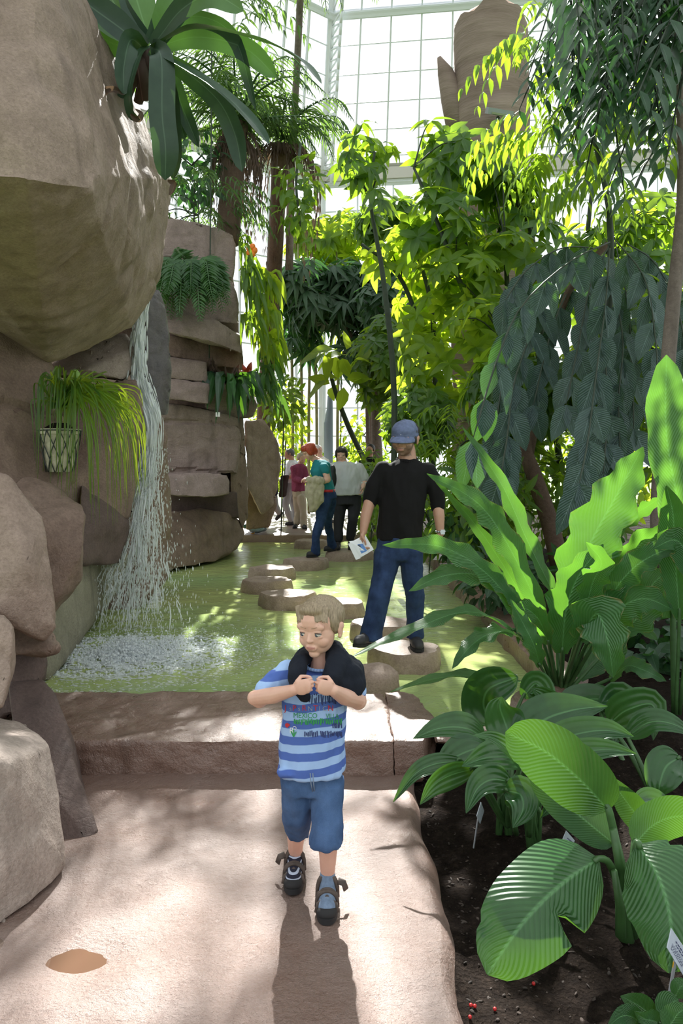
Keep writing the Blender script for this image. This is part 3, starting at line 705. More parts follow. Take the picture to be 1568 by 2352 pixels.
def rand_dirs(n, zmin=-1, zmax=1):
    z = RNG.uniform(zmin, zmax, n); a = RNG.uniform(0, 2*PI, n); r = np.sqrt(1-z*z); return np.stack([r*np.cos(a), r*np.sin(a), z], 1)
def palmate(fo, c, ax, n, ln, wd, T=T_OVAL, droop=.45, rnd=None):
    """n leaflets spread like fingers round each centre c, leaf axis ax"""
    c = np.atleast_2d(c); ax = unit(np.atleast_2d(ax)); N = len(c)
    h = np.where(np.abs(ax[:, 2:3]) > .9, np.array([[1., 0, 0]]), np.array([[0, 0, 1.]])); s1 = unit(np.cross(ax, h)); s2 = np.cross(ax, s1)
    ln = np.broadcast_to(np.array(ln, float), (N,)); wd = np.broadcast_to(np.array(wd, float), (N,)); ph = RNG.uniform(0, 6.28, N); r0 = RNG.random(N) if rnd is None else np.broadcast_to(rnd, (N,))
    for k in range(n):
        a = ph+2*PI*k/n
        d = s1*np.cos(a)[:, None]+s2*np.sin(a)[:, None]+ax*RNG.uniform(-.1, .45, (N, 1))+np.array([0, 0, -droop])*RNG.uniform(.3, 1.2, (N, 1))
        fo.put(T, c, d, ax, ln*RNG.uniform(.75, 1.1, N), wd, np.clip(r0+RNG.uniform(-.15, .15, N), 0, 1))
def pinnate(fo, pts, npair, ln, wd, T=T_LANCE, ang=60, hang=.5, taper=.4, rnd=None, up=(0, 0, 1), alt=False):
    """leaflets in pairs down a midrib curve"""
    c = np.array(spline([tuple(p) for p in pts], npair+1)); r0 = random.random() if rnd is None else rnd
    for i in range(1, npair+1):
        t = i/npair; tg = unit(c[min(i+1, npair)]-c[i-1]); sd = unit(np.cross(tg, np.array(up, float))); k = math.sin(PI*(.12+.88*t)**.8)*(1-taper)+taper if T is not T_DROOP else 1
        for sg in (-1, 1):
            if alt and (i % 2 == 0) == (sg > 0): continue
            a = math.radians(ang); d = tg*math.cos(a)+sd*sg*math.sin(a)+np.array([0, 0, -hang])+RNG.normal(0, .08, 3)
            nup = np.array(up, float)+sd*sg*.3+RNG.normal(0, .1, 3)
            fo.put(T, c[i], d, nup, ln*k*random.uniform(.9, 1.1), wd*k, min(1, max(0, r0+random.uniform(-.2, .2))))
def blob_points(px, py, d, rx, ry, rd, n, hollow=.35):
    """points through an egg-shaped crown given by its place and size as seen"""
    v = rand_dirs(n)*((RNG.uniform(hollow**3, 1, n)**(1/3))[:, None]); c = P(px, py, d)
    return np.array(c)+v*np.array([rx/F*d, rd, ry/F*d])
def branches(name, ends, base, mat, parent, r0=.03, r1=.006, sag=.15):
    mb = MB()
    for e in ends:
        e = Vector(e); b = Vector(base) if not callable(base) else base(e)
        m = b.lerp(e, .55)+Vector((0, 0, sag*(e-b).length)); mb = MB(); mb.tube([Vector(q) for q in spline([tuple(b), tuple(m), tuple(e)], 8)], [r0+(r1-r0)*k/7 for k in range(8)], 6)
        mb.build(name, mat, parent)
def stem_tube(name, pxs, rpx, mat, parent, n=10, seg=14):
    """a stem through places (px,py,d) with radii in pixels"""
    c = spline([p+(r,) for p, r in zip(pxs, rpx)], seg); mb = MB()
    mb.tube([P(q[0], q[1], q[2]) for q in c], [max(.002, q[3]/F*q[2]) for q in c], n); return mb.build(name, mat, parent)

def hero_leaf(parent, mid, wpx, mat, roll=0, ruffle=0, fold=.25, shape='lance', petiole=None, ppx=5, n=22, rnd=None, cup=0, curl=0, splits=(), name='leaf', face=None):
    """a single big leaf. mid: midrib places base->tip; wpx full width in pixels; face: the way the blade looks"""
    c = spline(mid, n+1); pts = [P(q[0], q[1], q[2]) for q in c]; m = 8; V = []; UV = []; Fc = []; ph = random.random()*9
    L_ = sum((b-a).length for a, b in zip(pts, pts[1:]))
    for j in range(n+1):
        t = j/n
        tg = (pts[min(j+1, n)]-pts[max(j-1, 0)]).normalized()
        if face: vd = Vector(face)
        else: vd = (Vector((0, 0, EYE))-pts[j]).normalized()
        sd = tg.cross(vd)
        sd = sd.normalized() if sd.length > 1e-4 else tg.orthogonal().normalized(); sd = Matrix.Rotation(math.radians(roll[0]+(roll[1]-roll[0])*t if isinstance(roll, tuple) else roll), 3, tg) @ sd
        nm = sd.cross(tg)
        if nm.dot(vd) < 0: nm = -nm
        if shape == 'lance': w = math.sin(PI*min(1, .03+.97*t)**.8)**.75
        elif shape == 'banana': w = (1-abs(2*t-1)**3.2)**.55*(1.0 if t < .6 else 1-.18*(t-.6)/.4)
        elif shape == 'oval': w = math.sin(PI*min(1, .02+.98*t)**.72)**.85
        elif shape == 'strap': w = min(1, .55+t*1.3)*(1-max(0, (t-.72)/.28)**2.2)**.6 if t < 1 else 0
        else: w = 1-t
        w = max(w, .02)*wpx/F*c[j][2]/2
        for k in range(m+1):
            u = k/m*2-1; wv = 1+ruffle*.12*math.sin(t*31+ph+(2 if u > 0 else 0))*abs(u)**3
            for (st, sside, dp) in splits:                     # a tear in one side of the blade
                if u*sside > 0 and abs(t-st) < .022: wv *= 1-dp*(1-abs(t-st)/.022)*abs(u)
            h = fold*abs(u)**1.3*w+ruffle*.10*w*abs(u)**2*math.sin(t*27+ph+(1.3 if u > 0 else 0)+u)-cup*u*u*w+.004*mnoise.noise(pts[j]*9+Vector((u, 0, 0)))
            V.append(pts[j]+sd*u*w*wv+nm*h); UV.append(((u+1)/2, t*L_/max(.15, (wpx/F*c[0][2])*2.2)))
    for j in range(n):
        for k in range(m):
            a = j*(m+1)+k; Fc.append((a, a+1, a+m+2, a+m+1))
    lf = link(name, mesh_from(name, V, np.array(Fc), UV, [random.random() if rnd is None else rnd]*len(V)), mat, parent)
    if petiole:
        q = [tuple(x) for x in petiole]+[tuple(c[0]), tuple(c[1])]
        cc = spline(q, 12); mb = MB(); mb.tube([P(a[0], a[1], a[2]) for a in cc], [(ppx*(1-.5*i/11))/F*a[2] for i, a in enumerate(cc)], 7); mb.build('petiole', M['stem_green'], lf)
    return lf

# ================================================================ big strap-leaved clump right of the pond
b = P(1285, 1600, 4.75); hp = empty('strap_leaf_plant', (b.x, b.y, .05), 'large clump of long ruffled upright strap leaves on the bed right of the pond', 'plant')
LS = M['leaf_strap']; B0 = (1285, 1610, 4.75)
def sl(mid, w, **k):
    kw = dict(ruffle=1.7, fold=.18, shape='lance', petiole=[B0, ((B0[0]*2+mid[0][0])/3, (B0[1]*2+mid[0][1])/3, 4.7)], ppx=6); kw.update(k); return hero_leaf(hp, mid, w, LS, **kw)
sl([(1250, 1420, 4.6), (1160, 1240, 4.5), (1090, 1150, 4.4), (980, 1088, 4.25)], 62, roll=25, rnd=.9)
sl([(1235, 1430, 4.7), (1150, 1290, 4.65), (1080, 1190, 4.6), (992, 1095, 4.5)], 34, roll=-35, rnd=.5)
sl([(1275, 1370, 4.9), (1210, 1240, 4.95), (1150, 1110, 4.95), (1060, 978, 4.9)], 46, roll=35, rnd=.4)
sl([(1300, 1400, 4.6), (1350, 1260, 4.6), (1420, 1130, 4.6), (1476, 1026, 4.6)], 118, fold=.28, rnd=.8)
sl([(1385, 1250, 4.8), (1440, 1195, 4.75), (1490, 1160, 4.7), (1522, 1140, 4.65)], 42, roll=40, rnd=.3)
sl([(1215, 1440, 4.5), (1120, 1320, 4.3), (1010, 1255, 4.1), (878, 1252, 3.9)], 58, roll=-48, face=(0, -.5, 1), rnd=.95)
sl([(1195, 1400, 4.45), (1130, 1330, 4.35), (1030, 1320, 4.2), (938, 1358, 4.1)], 62, roll=-20, face=(0, -.6, 1), rnd=.45)
sl([(1190, 1455, 4.4), (1080, 1405, 4.2), (950, 1445, 3.95), (808, 1508, 3.75)], 50, roll=18, face=(.1, -.7, 1), rnd=.3)
sl([(1200, 1470, 4.4), (1150, 1450, 4.3), (1090, 1475, 4.2), (1038, 1536, 4.1)], 66, roll=15, face=(0, -.6, 1), rnd=.5)
sl([(1250, 1590, 4.5), (1150, 1555, 4.3), (1020, 1555, 4.05), (892, 1590, 3.85)], 52, roll=20, face=(0, -.6, 1), rnd=.55)
sl([(1290, 1500, 4.5), (1300, 1400, 4.45), (1330, 1320, 4.4), (1385, 1250, 4.35)], 92, fold=.3, rnd=.35)
sl([(1330, 1470, 4.3), (1370, 1410, 4.2), (1395, 1470, 4.1), (1408, 1556, 4.1)], 108, roll=10, rnd=.55)
sl([(1370, 1470, 4.5), (1420, 1400, 4.4), (1480, 1375, 4.35), (1545, 1400, 4.3)], 86, roll=25, face=(0, -.8, .7), rnd=.4)
sl([(1360, 1400, 4.7), (1420, 1300, 4.6), (1490, 1235, 4.5), (1600, 1180, 4.4)], 72, roll=30, rnd=.7)
sl([(1370, 1430, 4.5), (1430, 1330, 4.4), (1500, 1275, 4.3), (1610, 1240, 4.2)], 70, roll=-25, rnd=.2)
sl([(1340, 1420, 4.4), (1360, 1340, 4.3), (1380, 1290, 4.2), (1345, 1245, 4.1)], 62, roll=20, rnd=.6)
sl([(1210, 1480, 4.6), (1190, 1400, 4.6), (1140, 1345, 4.55), (1060, 1320, 4.5)], 44, roll=35, rnd=.7)
sl([(1260, 1480, 4.5), (1235, 1420, 4.4), (1195, 1400, 4.4), (1190, 1480, 4.35)], 48, roll=-20, rnd=.8)
sl([(1240, 1530, 4.4), (1225, 1480, 4.3), (1200, 1430, 4.3), (1170, 1375, 4.3)], 44, roll=20, rnd=1)
sl([(1400, 1560, 4.6), (1440, 1530, 4.5), (1480, 1540, 4.4), (1530, 1565, 4.4)], 50, roll=20, face=(0, -.6, 1), rnd=.3)
sl([(1430, 1450, 4.8), (1470, 1410, 4.8), (1500, 1340, 4.8), (1560, 1300, 4.8)], 80, rnd=.25)
sl([(1330, 1560, 4.9), (1400, 1480, 5.0), (1440, 1420, 5.0), (1510, 1470, 5.0)], 70, rnd=.1)
# tall banana-like plant at the right edge
tp = empty('banner_leaf_plant', (P(1540, 1600, 4.4).x, 4.4, .1), 'tall upright light green leaf standing at the right edge of the photo', 'plant')
hero_leaf(tp, [(1545, 1420, 4.4), (1560, 1200, 4.4), (1530, 1000, 4.4), (1530, 815, 4.4)], 90, LS, fold=.15, shape='strap', rnd=.9, ruffle=.5, petiole=[(1550, 1640, 4.4)], ppx=9, roll=15)
hero_leaf(tp, [(1560, 1420, 4.3), (1550, 1280, 4.3), (1545, 1180, 4.25), (1530, 1115, 4.2)], 74, LS, fold=.3, rnd=.3, petiole=[(1552, 1640, 4.35)])
hero_leaf(tp, [(1590, 1330, 4.2), (1570, 1260, 4.2), (1545, 1240, 4.2), (1500, 1260, 4.2)], 70, LS, fold=.3, rnd=.2, petiole=[(1560, 1640, 4.35)])

# ================================================================ low broad-leaved clump at the front of the bed
LL = M['leaf_low']
b = G(1205, 1900, -.03); lp = empty('peace_lily_clump', b, 'low clump of wide glossy dark leaves beside the end of the step', 'plant')
def ll(mid, w, root=(1165, 1905, 3.25), **k):
    d = mid[0][2]; kw = dict(fold=.22, shape='oval', petiole=[root, ((root[0]+mid[0][0])/2, (root[1]*.45+mid[0][1]*.55), (root[2]+d)/2)], ppx=7, n=16); kw.update(k); return hero_leaf(lp, mid, w, LL, **kw)
UPF = (0, -.75, .8)
ll([(1115, 1700, 3.4), (1070, 1672, 3.35), (1010, 1672, 3.3), (948, 1697, 3.25)], 72, face=UPF, rnd=.55)
ll([(1115, 1715, 3.3), (1075, 1725, 3.25), (1035, 1745, 3.2), (998, 1778, 3.15)], 86, face=UPF, rnd=.4)
ll([(1195, 1745, 3.2), (1150, 1738, 3.1), (1110, 1742, 3.05), (1060, 1760, 3.0)], 80, face=UPF, rnd=.9)
ll([(1180, 1720, 3.4), (1160, 1660, 3.45), (1148, 1625, 3.45), (1152, 1600, 3.45)], 92, rnd=.7)
ll([(1205, 1765, 3.1), (1175, 1725, 3.05), (1130, 1695, 3.0), (1085, 1690, 2.95)], 42, roll=30, rnd=1)
ll([(1190, 1720, 3.4), (1240, 1660, 3.4), (1310, 1632, 3.4), (1395, 1622, 3.4)], 110, face=UPF, rnd=.15, root=(1220, 1920, 3.2))
ll([(1230, 1720, 3.3), (1310, 1690, 3.25), (1390, 1678, 3.2), (1455, 1692, 3.15)], 78, face=UPF, rnd=.25, root=(1225, 1920, 3.2))
ll([(1260, 1745, 3.15), (1330, 1728, 3.1), (1400, 1722, 3.05), (1462, 1732, 3.0)], 60, face=UPF, rnd=.5, root=(1225, 1920, 3.2))
ll([(1060, 1748, 3.1), (1000, 1755, 3.05), (950, 1780, 3.0), (903, 1842, 2.95)], 48, roll=25, rnd=.2)
ll([(1090, 1765, 3.05), (1035, 1780, 3.0), (995, 1805, 2.95), (964, 1848, 2.9)], 60, roll=-25, rnd=.6)
ll([(1170, 1795, 3.0), (1130, 1790, 2.95), (1095, 1812, 2.9), (1070, 1868, 2.85)], 70, roll=15, rnd=.3)
ll([(1160, 1815, 2.95), (1195, 1825, 2.9), (1200, 1860, 2.85), (1178, 1902, 2.8)], 82, rnd=.35, root=(1185, 1915, 3.1))
ll([(1210, 1700, 3.6), (1270, 1640, 3.65), (1250, 1600, 3.65), (1220, 1580, 3.65)], 66, rnd=.2, root=(1225, 1900, 3.3))
ll([(1220, 1790, 3.0), (1260, 1780, 2.95), (1275, 1830, 2.9), (1240, 1880, 2.85)], 60, rnd=.1, root=(1215, 1920, 3.1))
for r_, w_ in (((1160, 1905, 3.25), 20), ((1225, 1935, 3.15), 22)):
    mb = MB()
    for k in range(7):
        mb.tube([P(r_[0]+RNG.uniform(-18, 18), r_[1]+12, r_[2]-.02), P(r_[0]+RNG.uniform(-w_, w_), r_[1]-70, r_[2]), P(r_[0]+RNG.uniform(-40, 40), r_[1]-140, r_[2])], [.011, .008, .005], 7)
    mb.build('stalk_base', M['stem_green'], lp)
dk = empty('dark_leaf_plant', G(1150, 1660, .05), 'upright dark leaf with a bright lit strip at the pond corner', 'plant')
hero_leaf(dk, [(1130, 1660, 4.05), (1110, 1620, 4.05), (1125, 1580, 4.0), (1190, 1555, 3.95)], 100, LL, fold=.4, rnd=.1, shape='banana', petiole=[(1150, 1690, 4.05)])
hero_leaf(dk, [(1200, 1600, 4.1), (1230, 1570, 4.1), (1250, 1600, 4.05), (1225, 1640, 4.0)], 60, LL, fold=.4, rnd=.8, petiole=[(1160, 1690, 4.05)])
# same kind further right
rp = empty('peace_lily_clump', G(1480, 1800, -.02), 'low wide-leaved clump at the right edge behind the torn banana leaves', 'plant')
def lr(mid, w, root=(1500, 1830, 3.5), **k):
    kw = dict(fold=.22, shape='oval', petiole=[root, ((root[0]+mid[0][0])/2, (root[1]*.45+mid[0][1]*.55), (root[2]+mid[0][2])/2)], ppx=7, n=16); kw.update(k); return hero_leaf(rp, mid, w, LL, **kw)
lr([(1400, 1660, 3.9), (1440, 1630, 3.85), (1500, 1620, 3.8), (1500, 1700, 3.75)], 84, rnd=.3)
lr([(1440, 1690, 3.7), (1490, 1660, 3.65), (1540, 1662, 3.6), (1600, 1690, 3.6)], 66, face=UPF, rnd=.5)
lr([(1560, 1740, 3.5), (1530, 1760, 3.45), (1515, 1800, 3.4), (1512, 1832, 3.4)], 90, rnd=.6)
lr([(1380, 1640, 4.1), (1420, 1600, 4.1), (1440, 1640, 4.0), (1405, 1720, 3.9)], 70, rnd=.2, root=(1450, 1800, 3.8))
lr([(1290, 1640, 4.2), (1330, 1610, 4.2), (1400, 1610, 4.1), (1440, 1650, 4.0)], 76, face=UPF, rnd=.15, root=(1380, 1760, 3.9))
lr([(1540, 1860, 3.3), (1500, 1840, 3.3), (1470, 1850, 3.25), (1440, 1890, 3.2)], 60, face=UPF, rnd=.4)

# ================================================================ young banana plant in front
BL = M['leaf_broad']
b = G(1440, 2145, -.04); bp = empty('banana_plant', b, 'young banana plant with broad ribbed torn leaves on the dark soil', 'plant')
R1 = (1437, 2150, b.y)
hero_leaf(bp, [(1398, 1862, 2.62), (1330, 1790, 2.6), (1250, 1725, 2.62), (1160, 1682, 2.66)], 148, BL, shape='banana', fold=.15, rnd=.55, petiole=[R1, (1425, 2000, 2.62)], ppx=13, splits=((.25, 1, .7), (.52, 1, .45), (.8, -1, .4)), roll=-12)
hero_leaf(bp, [(1412, 1940, 2.7), (1350, 1890, 2.74), (1280, 1830, 2.78), (1215, 1765, 2.8)], 96, BL, shape='banana', fold=.2, rnd=.25, petiole=[R1, (1430, 2020, 2.66)], ppx=10, roll=20)
hero_leaf(bp, [(1375, 1972, 2.5), (1290, 2030, 2.36), (1200, 2120, 2.27), (1118, 2238, 2.22)], 205, BL, shape='banana', fold=-.12, rnd=.6, petiole=[R1, (1425, 2060, 2.6), (1400, 1985, 2.55)], ppx=12, splits=((.42, -1, .9), (.45, -1, .8), (.8, 1, .55), (.84, -1, .5)), cup=.15)
hero_leaf(bp, [(1462, 1940, 2.5), (1510, 2010, 2.4), (1540, 2120, 2.3), (1535, 2235, 2.26)], 190, BL, shape='banana', fold=-.12, rnd=.75, petiole=[R1, (1445, 2060, 2.58)], ppx=13, splits=((.15, -1, .5), (.75, 1, .5)), cup=.2)
hero_leaf(bp, [(1455, 1940, 2.7), (1500, 1895, 2.75), (1560, 1875, 2.75), (1640, 1890, 2.7)], 96, BL, shape='banana', fold=-.1, rnd=.5, petiole=[R1, (1448, 2040, 2.62)], ppx=10, roll=20)
hero_leaf(bp, [(1500, 1925, 2.9), (1460, 1870, 2.9), (1430, 1830, 2.92), (1395, 1780, 2.95)], 66, BL, shape='lance', fold=.25, rnd=.2, petiole=[R1, (1470, 2040, 2.75)], ppx=9)
mb = MB(); mb.tube([P(1438, 2160, b.y), P(1432, 2080, b.y), P(1425, 1990, b.y), P(1408, 1905, b.y-.02)], [.026, .023, .018, .012], 12)
mb.tube([P(1425, 2150, b.y-.03), P(1424, 2080, b.y-.03), P(1410, 2000, b.y-.05)], [.018, .016, .01], 10); mb.tube([P(1455, 2150, b.y), P(1452, 2050, b.y-.03), P(1456, 1960, b.y-.06)], [.016, .014, .01], 10); mb.build('stem', M['stem_green'], bp)
# small plant in the bottom right corner
b = G(1500, 2345, -.03); cp = empty('seedling', b, 'small glossy plant in the bottom right corner below the white label', 'plant')
def cl(mid, w, **k): hero_leaf(cp, mid, w, M['leaf_broad'], petiole=[(1510, 2380, b.y), ((1510+mid[0][0])/2, (2360+mid[0][1])/2, b.y)], shape='oval', ppx=4, n=12, **k)
cl([(1500, 2335, 2.12), (1475, 2315, 2.1), (1450, 2300, 2.09), (1425, 2288, 2.08)], 56, rnd=.8); cl([(1470, 2350, 2.05), (1450, 2335, 2.03), (1425, 2335, 2.02), (1392, 2362, 2.0)], 48, rnd=.1)
cl([(1540, 2330, 2.1), (1535, 2312, 2.1), (1548, 2300, 2.1), (1558, 2296, 2.1)], 60, rnd=.7); cl([(1515, 2350, 2.05), (1500, 2345, 2.03), (1480, 2340, 2.02), (1455, 2322, 2.0)], 46, rnd=.6)
cl([(1530, 2365, 2.0), (1545, 2345, 2.0), (1560, 2325, 2.0), (1590, 2310, 2.0)], 60, rnd=.5); cl([(1550, 2290, 2.15), (1560, 2270, 2.15), (1570, 2265, 2.15), (1600, 2270, 2.15)], 40, rnd=.9)

# ================================================================ plant labels on stakes
lab_w = plain('label_plate', (.66, .72, .82), .3); ink = plain('label_ink', (.06, .06, .16), .6); tape = plain('yellow_tape', (.75, .42, .03), .5); alu = plain('stake_metal', (.42, .43, .46), .45, metal=.4)
def plant_label(corners, d, foot, label, lines, taped=False):
    """plate corners tl,tr,br,bl as seen"""
    c = [P(x, y, d+o) for (x, y), o in zip(corners, (0, .05, .05, 0))]; f = P(foot[0], foot[1], d+.02); f.z = min(f.z, -.05)
    r = empty('plant_label', f, label, 'plant label')
    nm = (c[1]-c[0]).cross(c[3]-c[0]).normalized(); nm = nm if nm.y < 0 else -nm; th = nm*.0015
    mb = MB(); V = [q+th for q in c]+[q-th for q in c]; mb.add(V, [(0, 1, 2, 3), (7, 6, 5, 4), (0, 4, 5, 1), (1, 5, 6, 2), (2, 6, 7, 3), (3, 7, 4, 0)]); pl = mb.build('plate', lab_w, r, smooth=False)
    mb = MB(); rr = random.Random(5)
    for k, (v, h, u0, u1) in enumerate(lines):
        u = u0
        while u < u1:                                          # illegible small print: rows of short strokes
            w = rr.uniform(.03, .10); q = []
            for uu, vv in ((u, v), (min(u1, u+w), v), (min(u1, u+w), v+h), (u, v+h)): q.append(c[0].lerp(c[1], uu).lerp(c[3].lerp(c[2], uu), vv)+nm*.0022)
            mb.add(q, [(0, 1, 2, 3)]); u += w+.03
    mb.build('print', ink, pl, smooth=False)
    mb = MB(); m = c[2].lerp(c[3], .5)-nm*.004; s = (c[1]-c[0]).normalized(); top = c[0].lerp(c[1], .5).lerp(m, .4)-nm*.004
    f2 = Vector(f); w = s*.007
    mb.add([top-w, top+w, f2+w, f2-w, top-w-nm*.004, top+w-nm*.004, f2+w-nm*.004, f2-w-nm*.004], [(0, 1, 2, 3), (7, 6, 5, 4), (0, 4, 5, 1), (1, 5, 6, 2), (2, 6, 7, 3), (3, 7, 4, 0)]); mb.build('stake', alu, r, smooth=False)
    if taped:
        a = m+(f2-m)*.03; bq = m+(f2-m)*.14; mb = MB(); w = s*.0085; o = nm*.002
        mb.add([a-w+o, a+w+o, bq+w+o, bq-w+o], [(0, 1, 2, 3)]); mb.build('tape', tape, r, smooth=False)
LN = [(.22, .055, .25, .85), (.36, .055, .3, .75), (.52, .03, .15, .85), (.60, .03, .15, .8), (.68, .03, .15, .85), (.77, .03, .15, .8)]
plant_label([(1541, 2132), (1590, 2205), (1568, 2240), (1531, 2177)], 2.2, (1530, 2330), 'white printed plant label with yellow tape on a metal stake at right edge', LN, True)
plant_label([(1300, 1908), (1319, 1930), (1310, 1954), (1284, 1946)], 2.95, (1288, 2000), 'small white plant label rising behind the torn banana leaf', [(.25, .07, .3, .9), (.45, .07, .3, .8), (.65, .04, .2, .8)])
plant_label([(1104, 1842), (1111, 1862), (1102, 1892), (1094, 1874)], 3.15, (1088, 1950), 'white plant label seen edge on in front of the low broad leaves', [])
# ================================================================ plants on the rocks
# giant bromeliad on the overhang
b = P(330, 150, 4.9); br = empty('giant_bromeliad', b, 'giant grey-green rosette with long strap leaves on top of the overhanging boulder', 'bromeliad')
LBm = M['leaf_bromeliad']
def bl(mid, w, **k): hero_leaf(br, mid, w, LBm, **dict(dict(shape='strap', fold=.22, n=22), **k))
bl([(345, 110, 4.75), (370, 130, 4.6), (372, 260, 4.55), (380, 340, 4.55), (379, 414, 4.6)], 60, fold=.12, rnd=.6)
bl([(350, 130, 4.8), (390, 200, 4.75), (402, 330, 4.75), (398, 412, 4.8)], 40, roll=30, rnd=.2)
bl([(330, 110, 4.7), (300, 92, 4.55), (285, 150, 4.5), (284, 218, 4.5)], 50, roll=-25, rnd=.8)
bl([(340, 105, 4.7), (318, 130, 4.55), (298, 200, 4.5), (302, 255, 4.5), (322, 275, 4.5)], 34, roll=55, rnd=1)
bl([(335, 110, 4.8), (270, 60, 4.75), (215, 20, 4.7), (150, -30, 4.6)], 70, roll=20, rnd=.2)
bl([(330, 120, 4.9), (260, 100, 4.9), (215, 70, 4.9), (145, 5, 4.9)], 56, roll=-20, rnd=.1)
bl([(340, 100, 4.9), (270, 20, 4.9), (240, -40, 4.9), (220, -90, 4.9)], 64, rnd=.3)
bl([(345, 100, 4.9), (320, 20, 4.9), (300, -50, 4.9), (280, -120, 4.9)], 80, rnd=.3)
bl([(350, 100, 4.8), (390, 20, 4.8), (420, -50, 4.8), (440, -110, 4.8)], 80, roll=20, rnd=.4)
bl([(350, 105, 4.7), (420, 20, 4.6), (490, -10, 4.5), (560, 25, 4.4)], 52, roll=-35, face=(0, -.6, -.8), rnd=.7)
bl([(350, 110, 4.8), (410, 50, 4.8), (470, 40, 4.8), (540, 90, 4.8), (588, 255, 4.8)], 34, roll=30, rnd=.2)
bl([(350, 108, 4.7), (450, 65, 4.6), (600, 95, 4.4), (690, 140, 4.3), (738, 192, 4.25)], 44, roll=-35, face=(0, -.8, .6), rnd=.9)
bl([(350, 112, 4.8), (450, 85, 4.8), (560, 110, 4.8), (636, 178, 4.8)], 50, roll=10, rnd=1)
bl([(352, 120, 4.7), (410, 150, 4.6), (500, 205, 4.5), (570, 270, 4.4), (618, 332, 4.35)], 44, roll=-25, face=(0, -.8, .6), rnd=.6)
bl([(352, 125, 4.8), (420, 160, 4.75), (500, 230, 4.7), (540, 310, 4.65), (556, 395, 4.6)], 48, roll=20, rnd=.4)
bl([(350, 130, 4.9), (395, 180, 4.9), (420, 250, 4.9), (456, 338, 4.9)], 34, rnd=.3)
bl([(350, 135, 4.95), (385, 200, 4.95), (405, 250, 4.95), (424, 322, 4.95)], 32, rnd=.1)
bl([(340, 130, 5), (300, 170, 5), (270, 190, 4.95), (288, 225, 4.8)], 30, roll=30, rnd=0)
mb = MB()
for k in range(9): mb.tube([P(335+RNG.uniform(-50, 60), 190+RNG.uniform(-20, 70), 4.95+RNG.uniform(0, .2)), P(338+RNG.uniform(-15, 15), 120, 4.85)], [.03, .05], 7)
mb.build('stem_base', M['leaf_dry'], br)
fo = Foliage()
for mid in ([(285, 218), (262, 208), (238, 212), (248, 232)], [(300, 262), (315, 272), (322, 262), (310, 250)], [(385, 415), (400, 420), (395, 440), (388, 448)], [(255, 205), (235, 218), (230, 206), (245, 200)]):
    hero_leaf(br, [(x, y, 4.5) for x, y in mid], 16, M['leaf_dry'], shape='lance', fold=.6, n=10, roll=30, name='dead_leaf')
# grass-like plant in a wire basket hung on the rock
b = P(128, 1030, 5.2); gp = empty('hanging_pot', b, 'pale clay pot in a wire basket hung on the rock with grass-like leaves spilling out', 'hanging pot')
c0 = P(138, 1000, 5.15); R_ = 42/F*5.15
mb = MB(); mb.loft([(c0.x, c0.y, c0.z-.24, R_*.62, R_*.62), (c0.x, c0.y, c0.z-.2, R_*.72, R_*.72), (c0.x, c0.y, c0.z+.005, R_*.98, R_*.98), (c0.x, c0.y, c0.z+.006, R_*1.08, R_*1.08), (c0.x, c0.y, c0.z+.04, R_*1.1, R_*1.1), (c0.x, c0.y, c0.z+.04, R_*.9, R_*.9), (c0.x, c0.y, c0.z+.015, R_*.88, R_*.88)], 32)
mb.build('pot', plain('pot_clay', (.46, .43, .31), .75, nz=.25, nscale=25), gp, sharp=45)
mb = MB(); wire = plain('wire', (.025, .035, .03), .4)
for k in range(10):
    a = 2*PI*k/10; mb.tube([Vector((c0.x+R_*1.14*math.cos(a+s*.9), c0.y+R_*1.14*math.sin(a+s*.9), c0.z+.03-.27*s))-Vector((R_*.42*s*math.cos(a+s*.9), R_*.42*s*math.sin(a+s*.9), 0)) for s in np.linspace(0, 1, 7)], .0035, 5)
    mb.tube([Vector((c0.x+R_*1.14*math.cos(a-s*.9), c0.y+R_*1.14*math.sin(a-s*.9), c0.z+.03-.27*s))-Vector((R_*.42*s*math.cos(a-s*.9), R_*.42*s*math.sin(a-s*.9), 0)) for s in np.linspace(0, 1, 7)], .0035, 5)
for k in range(28):
    a, a2 = 2*PI*k/28, 2*PI*(k+1)/28; mb.tube([c0+Vector((R_*1.15*math.cos(a), R_*1.15*math.sin(a), .03)), c0+Vector((R_*1.15*math.cos(a2), R_*1.15*math.sin(a2), .03))], .004, 5)
mb.tube([c0+Vector((-R_, .05, .03)), P(78, 1010, 5.5)], .004, 5); mb.build('wire_basket', wire, gp)
mb = MB(); mb.loft([(c0.x, c0.y, c0.z, R_*.9, R_*.9), (c0.x, c0.y, c0.z+.05, R_*.8, R_*.8), (c0.x, c0.y, c0.z+.08, R_*.4, R_*.4)], 16); mb.build('soil', M['soil'], gp)
rs = random.Random(21)
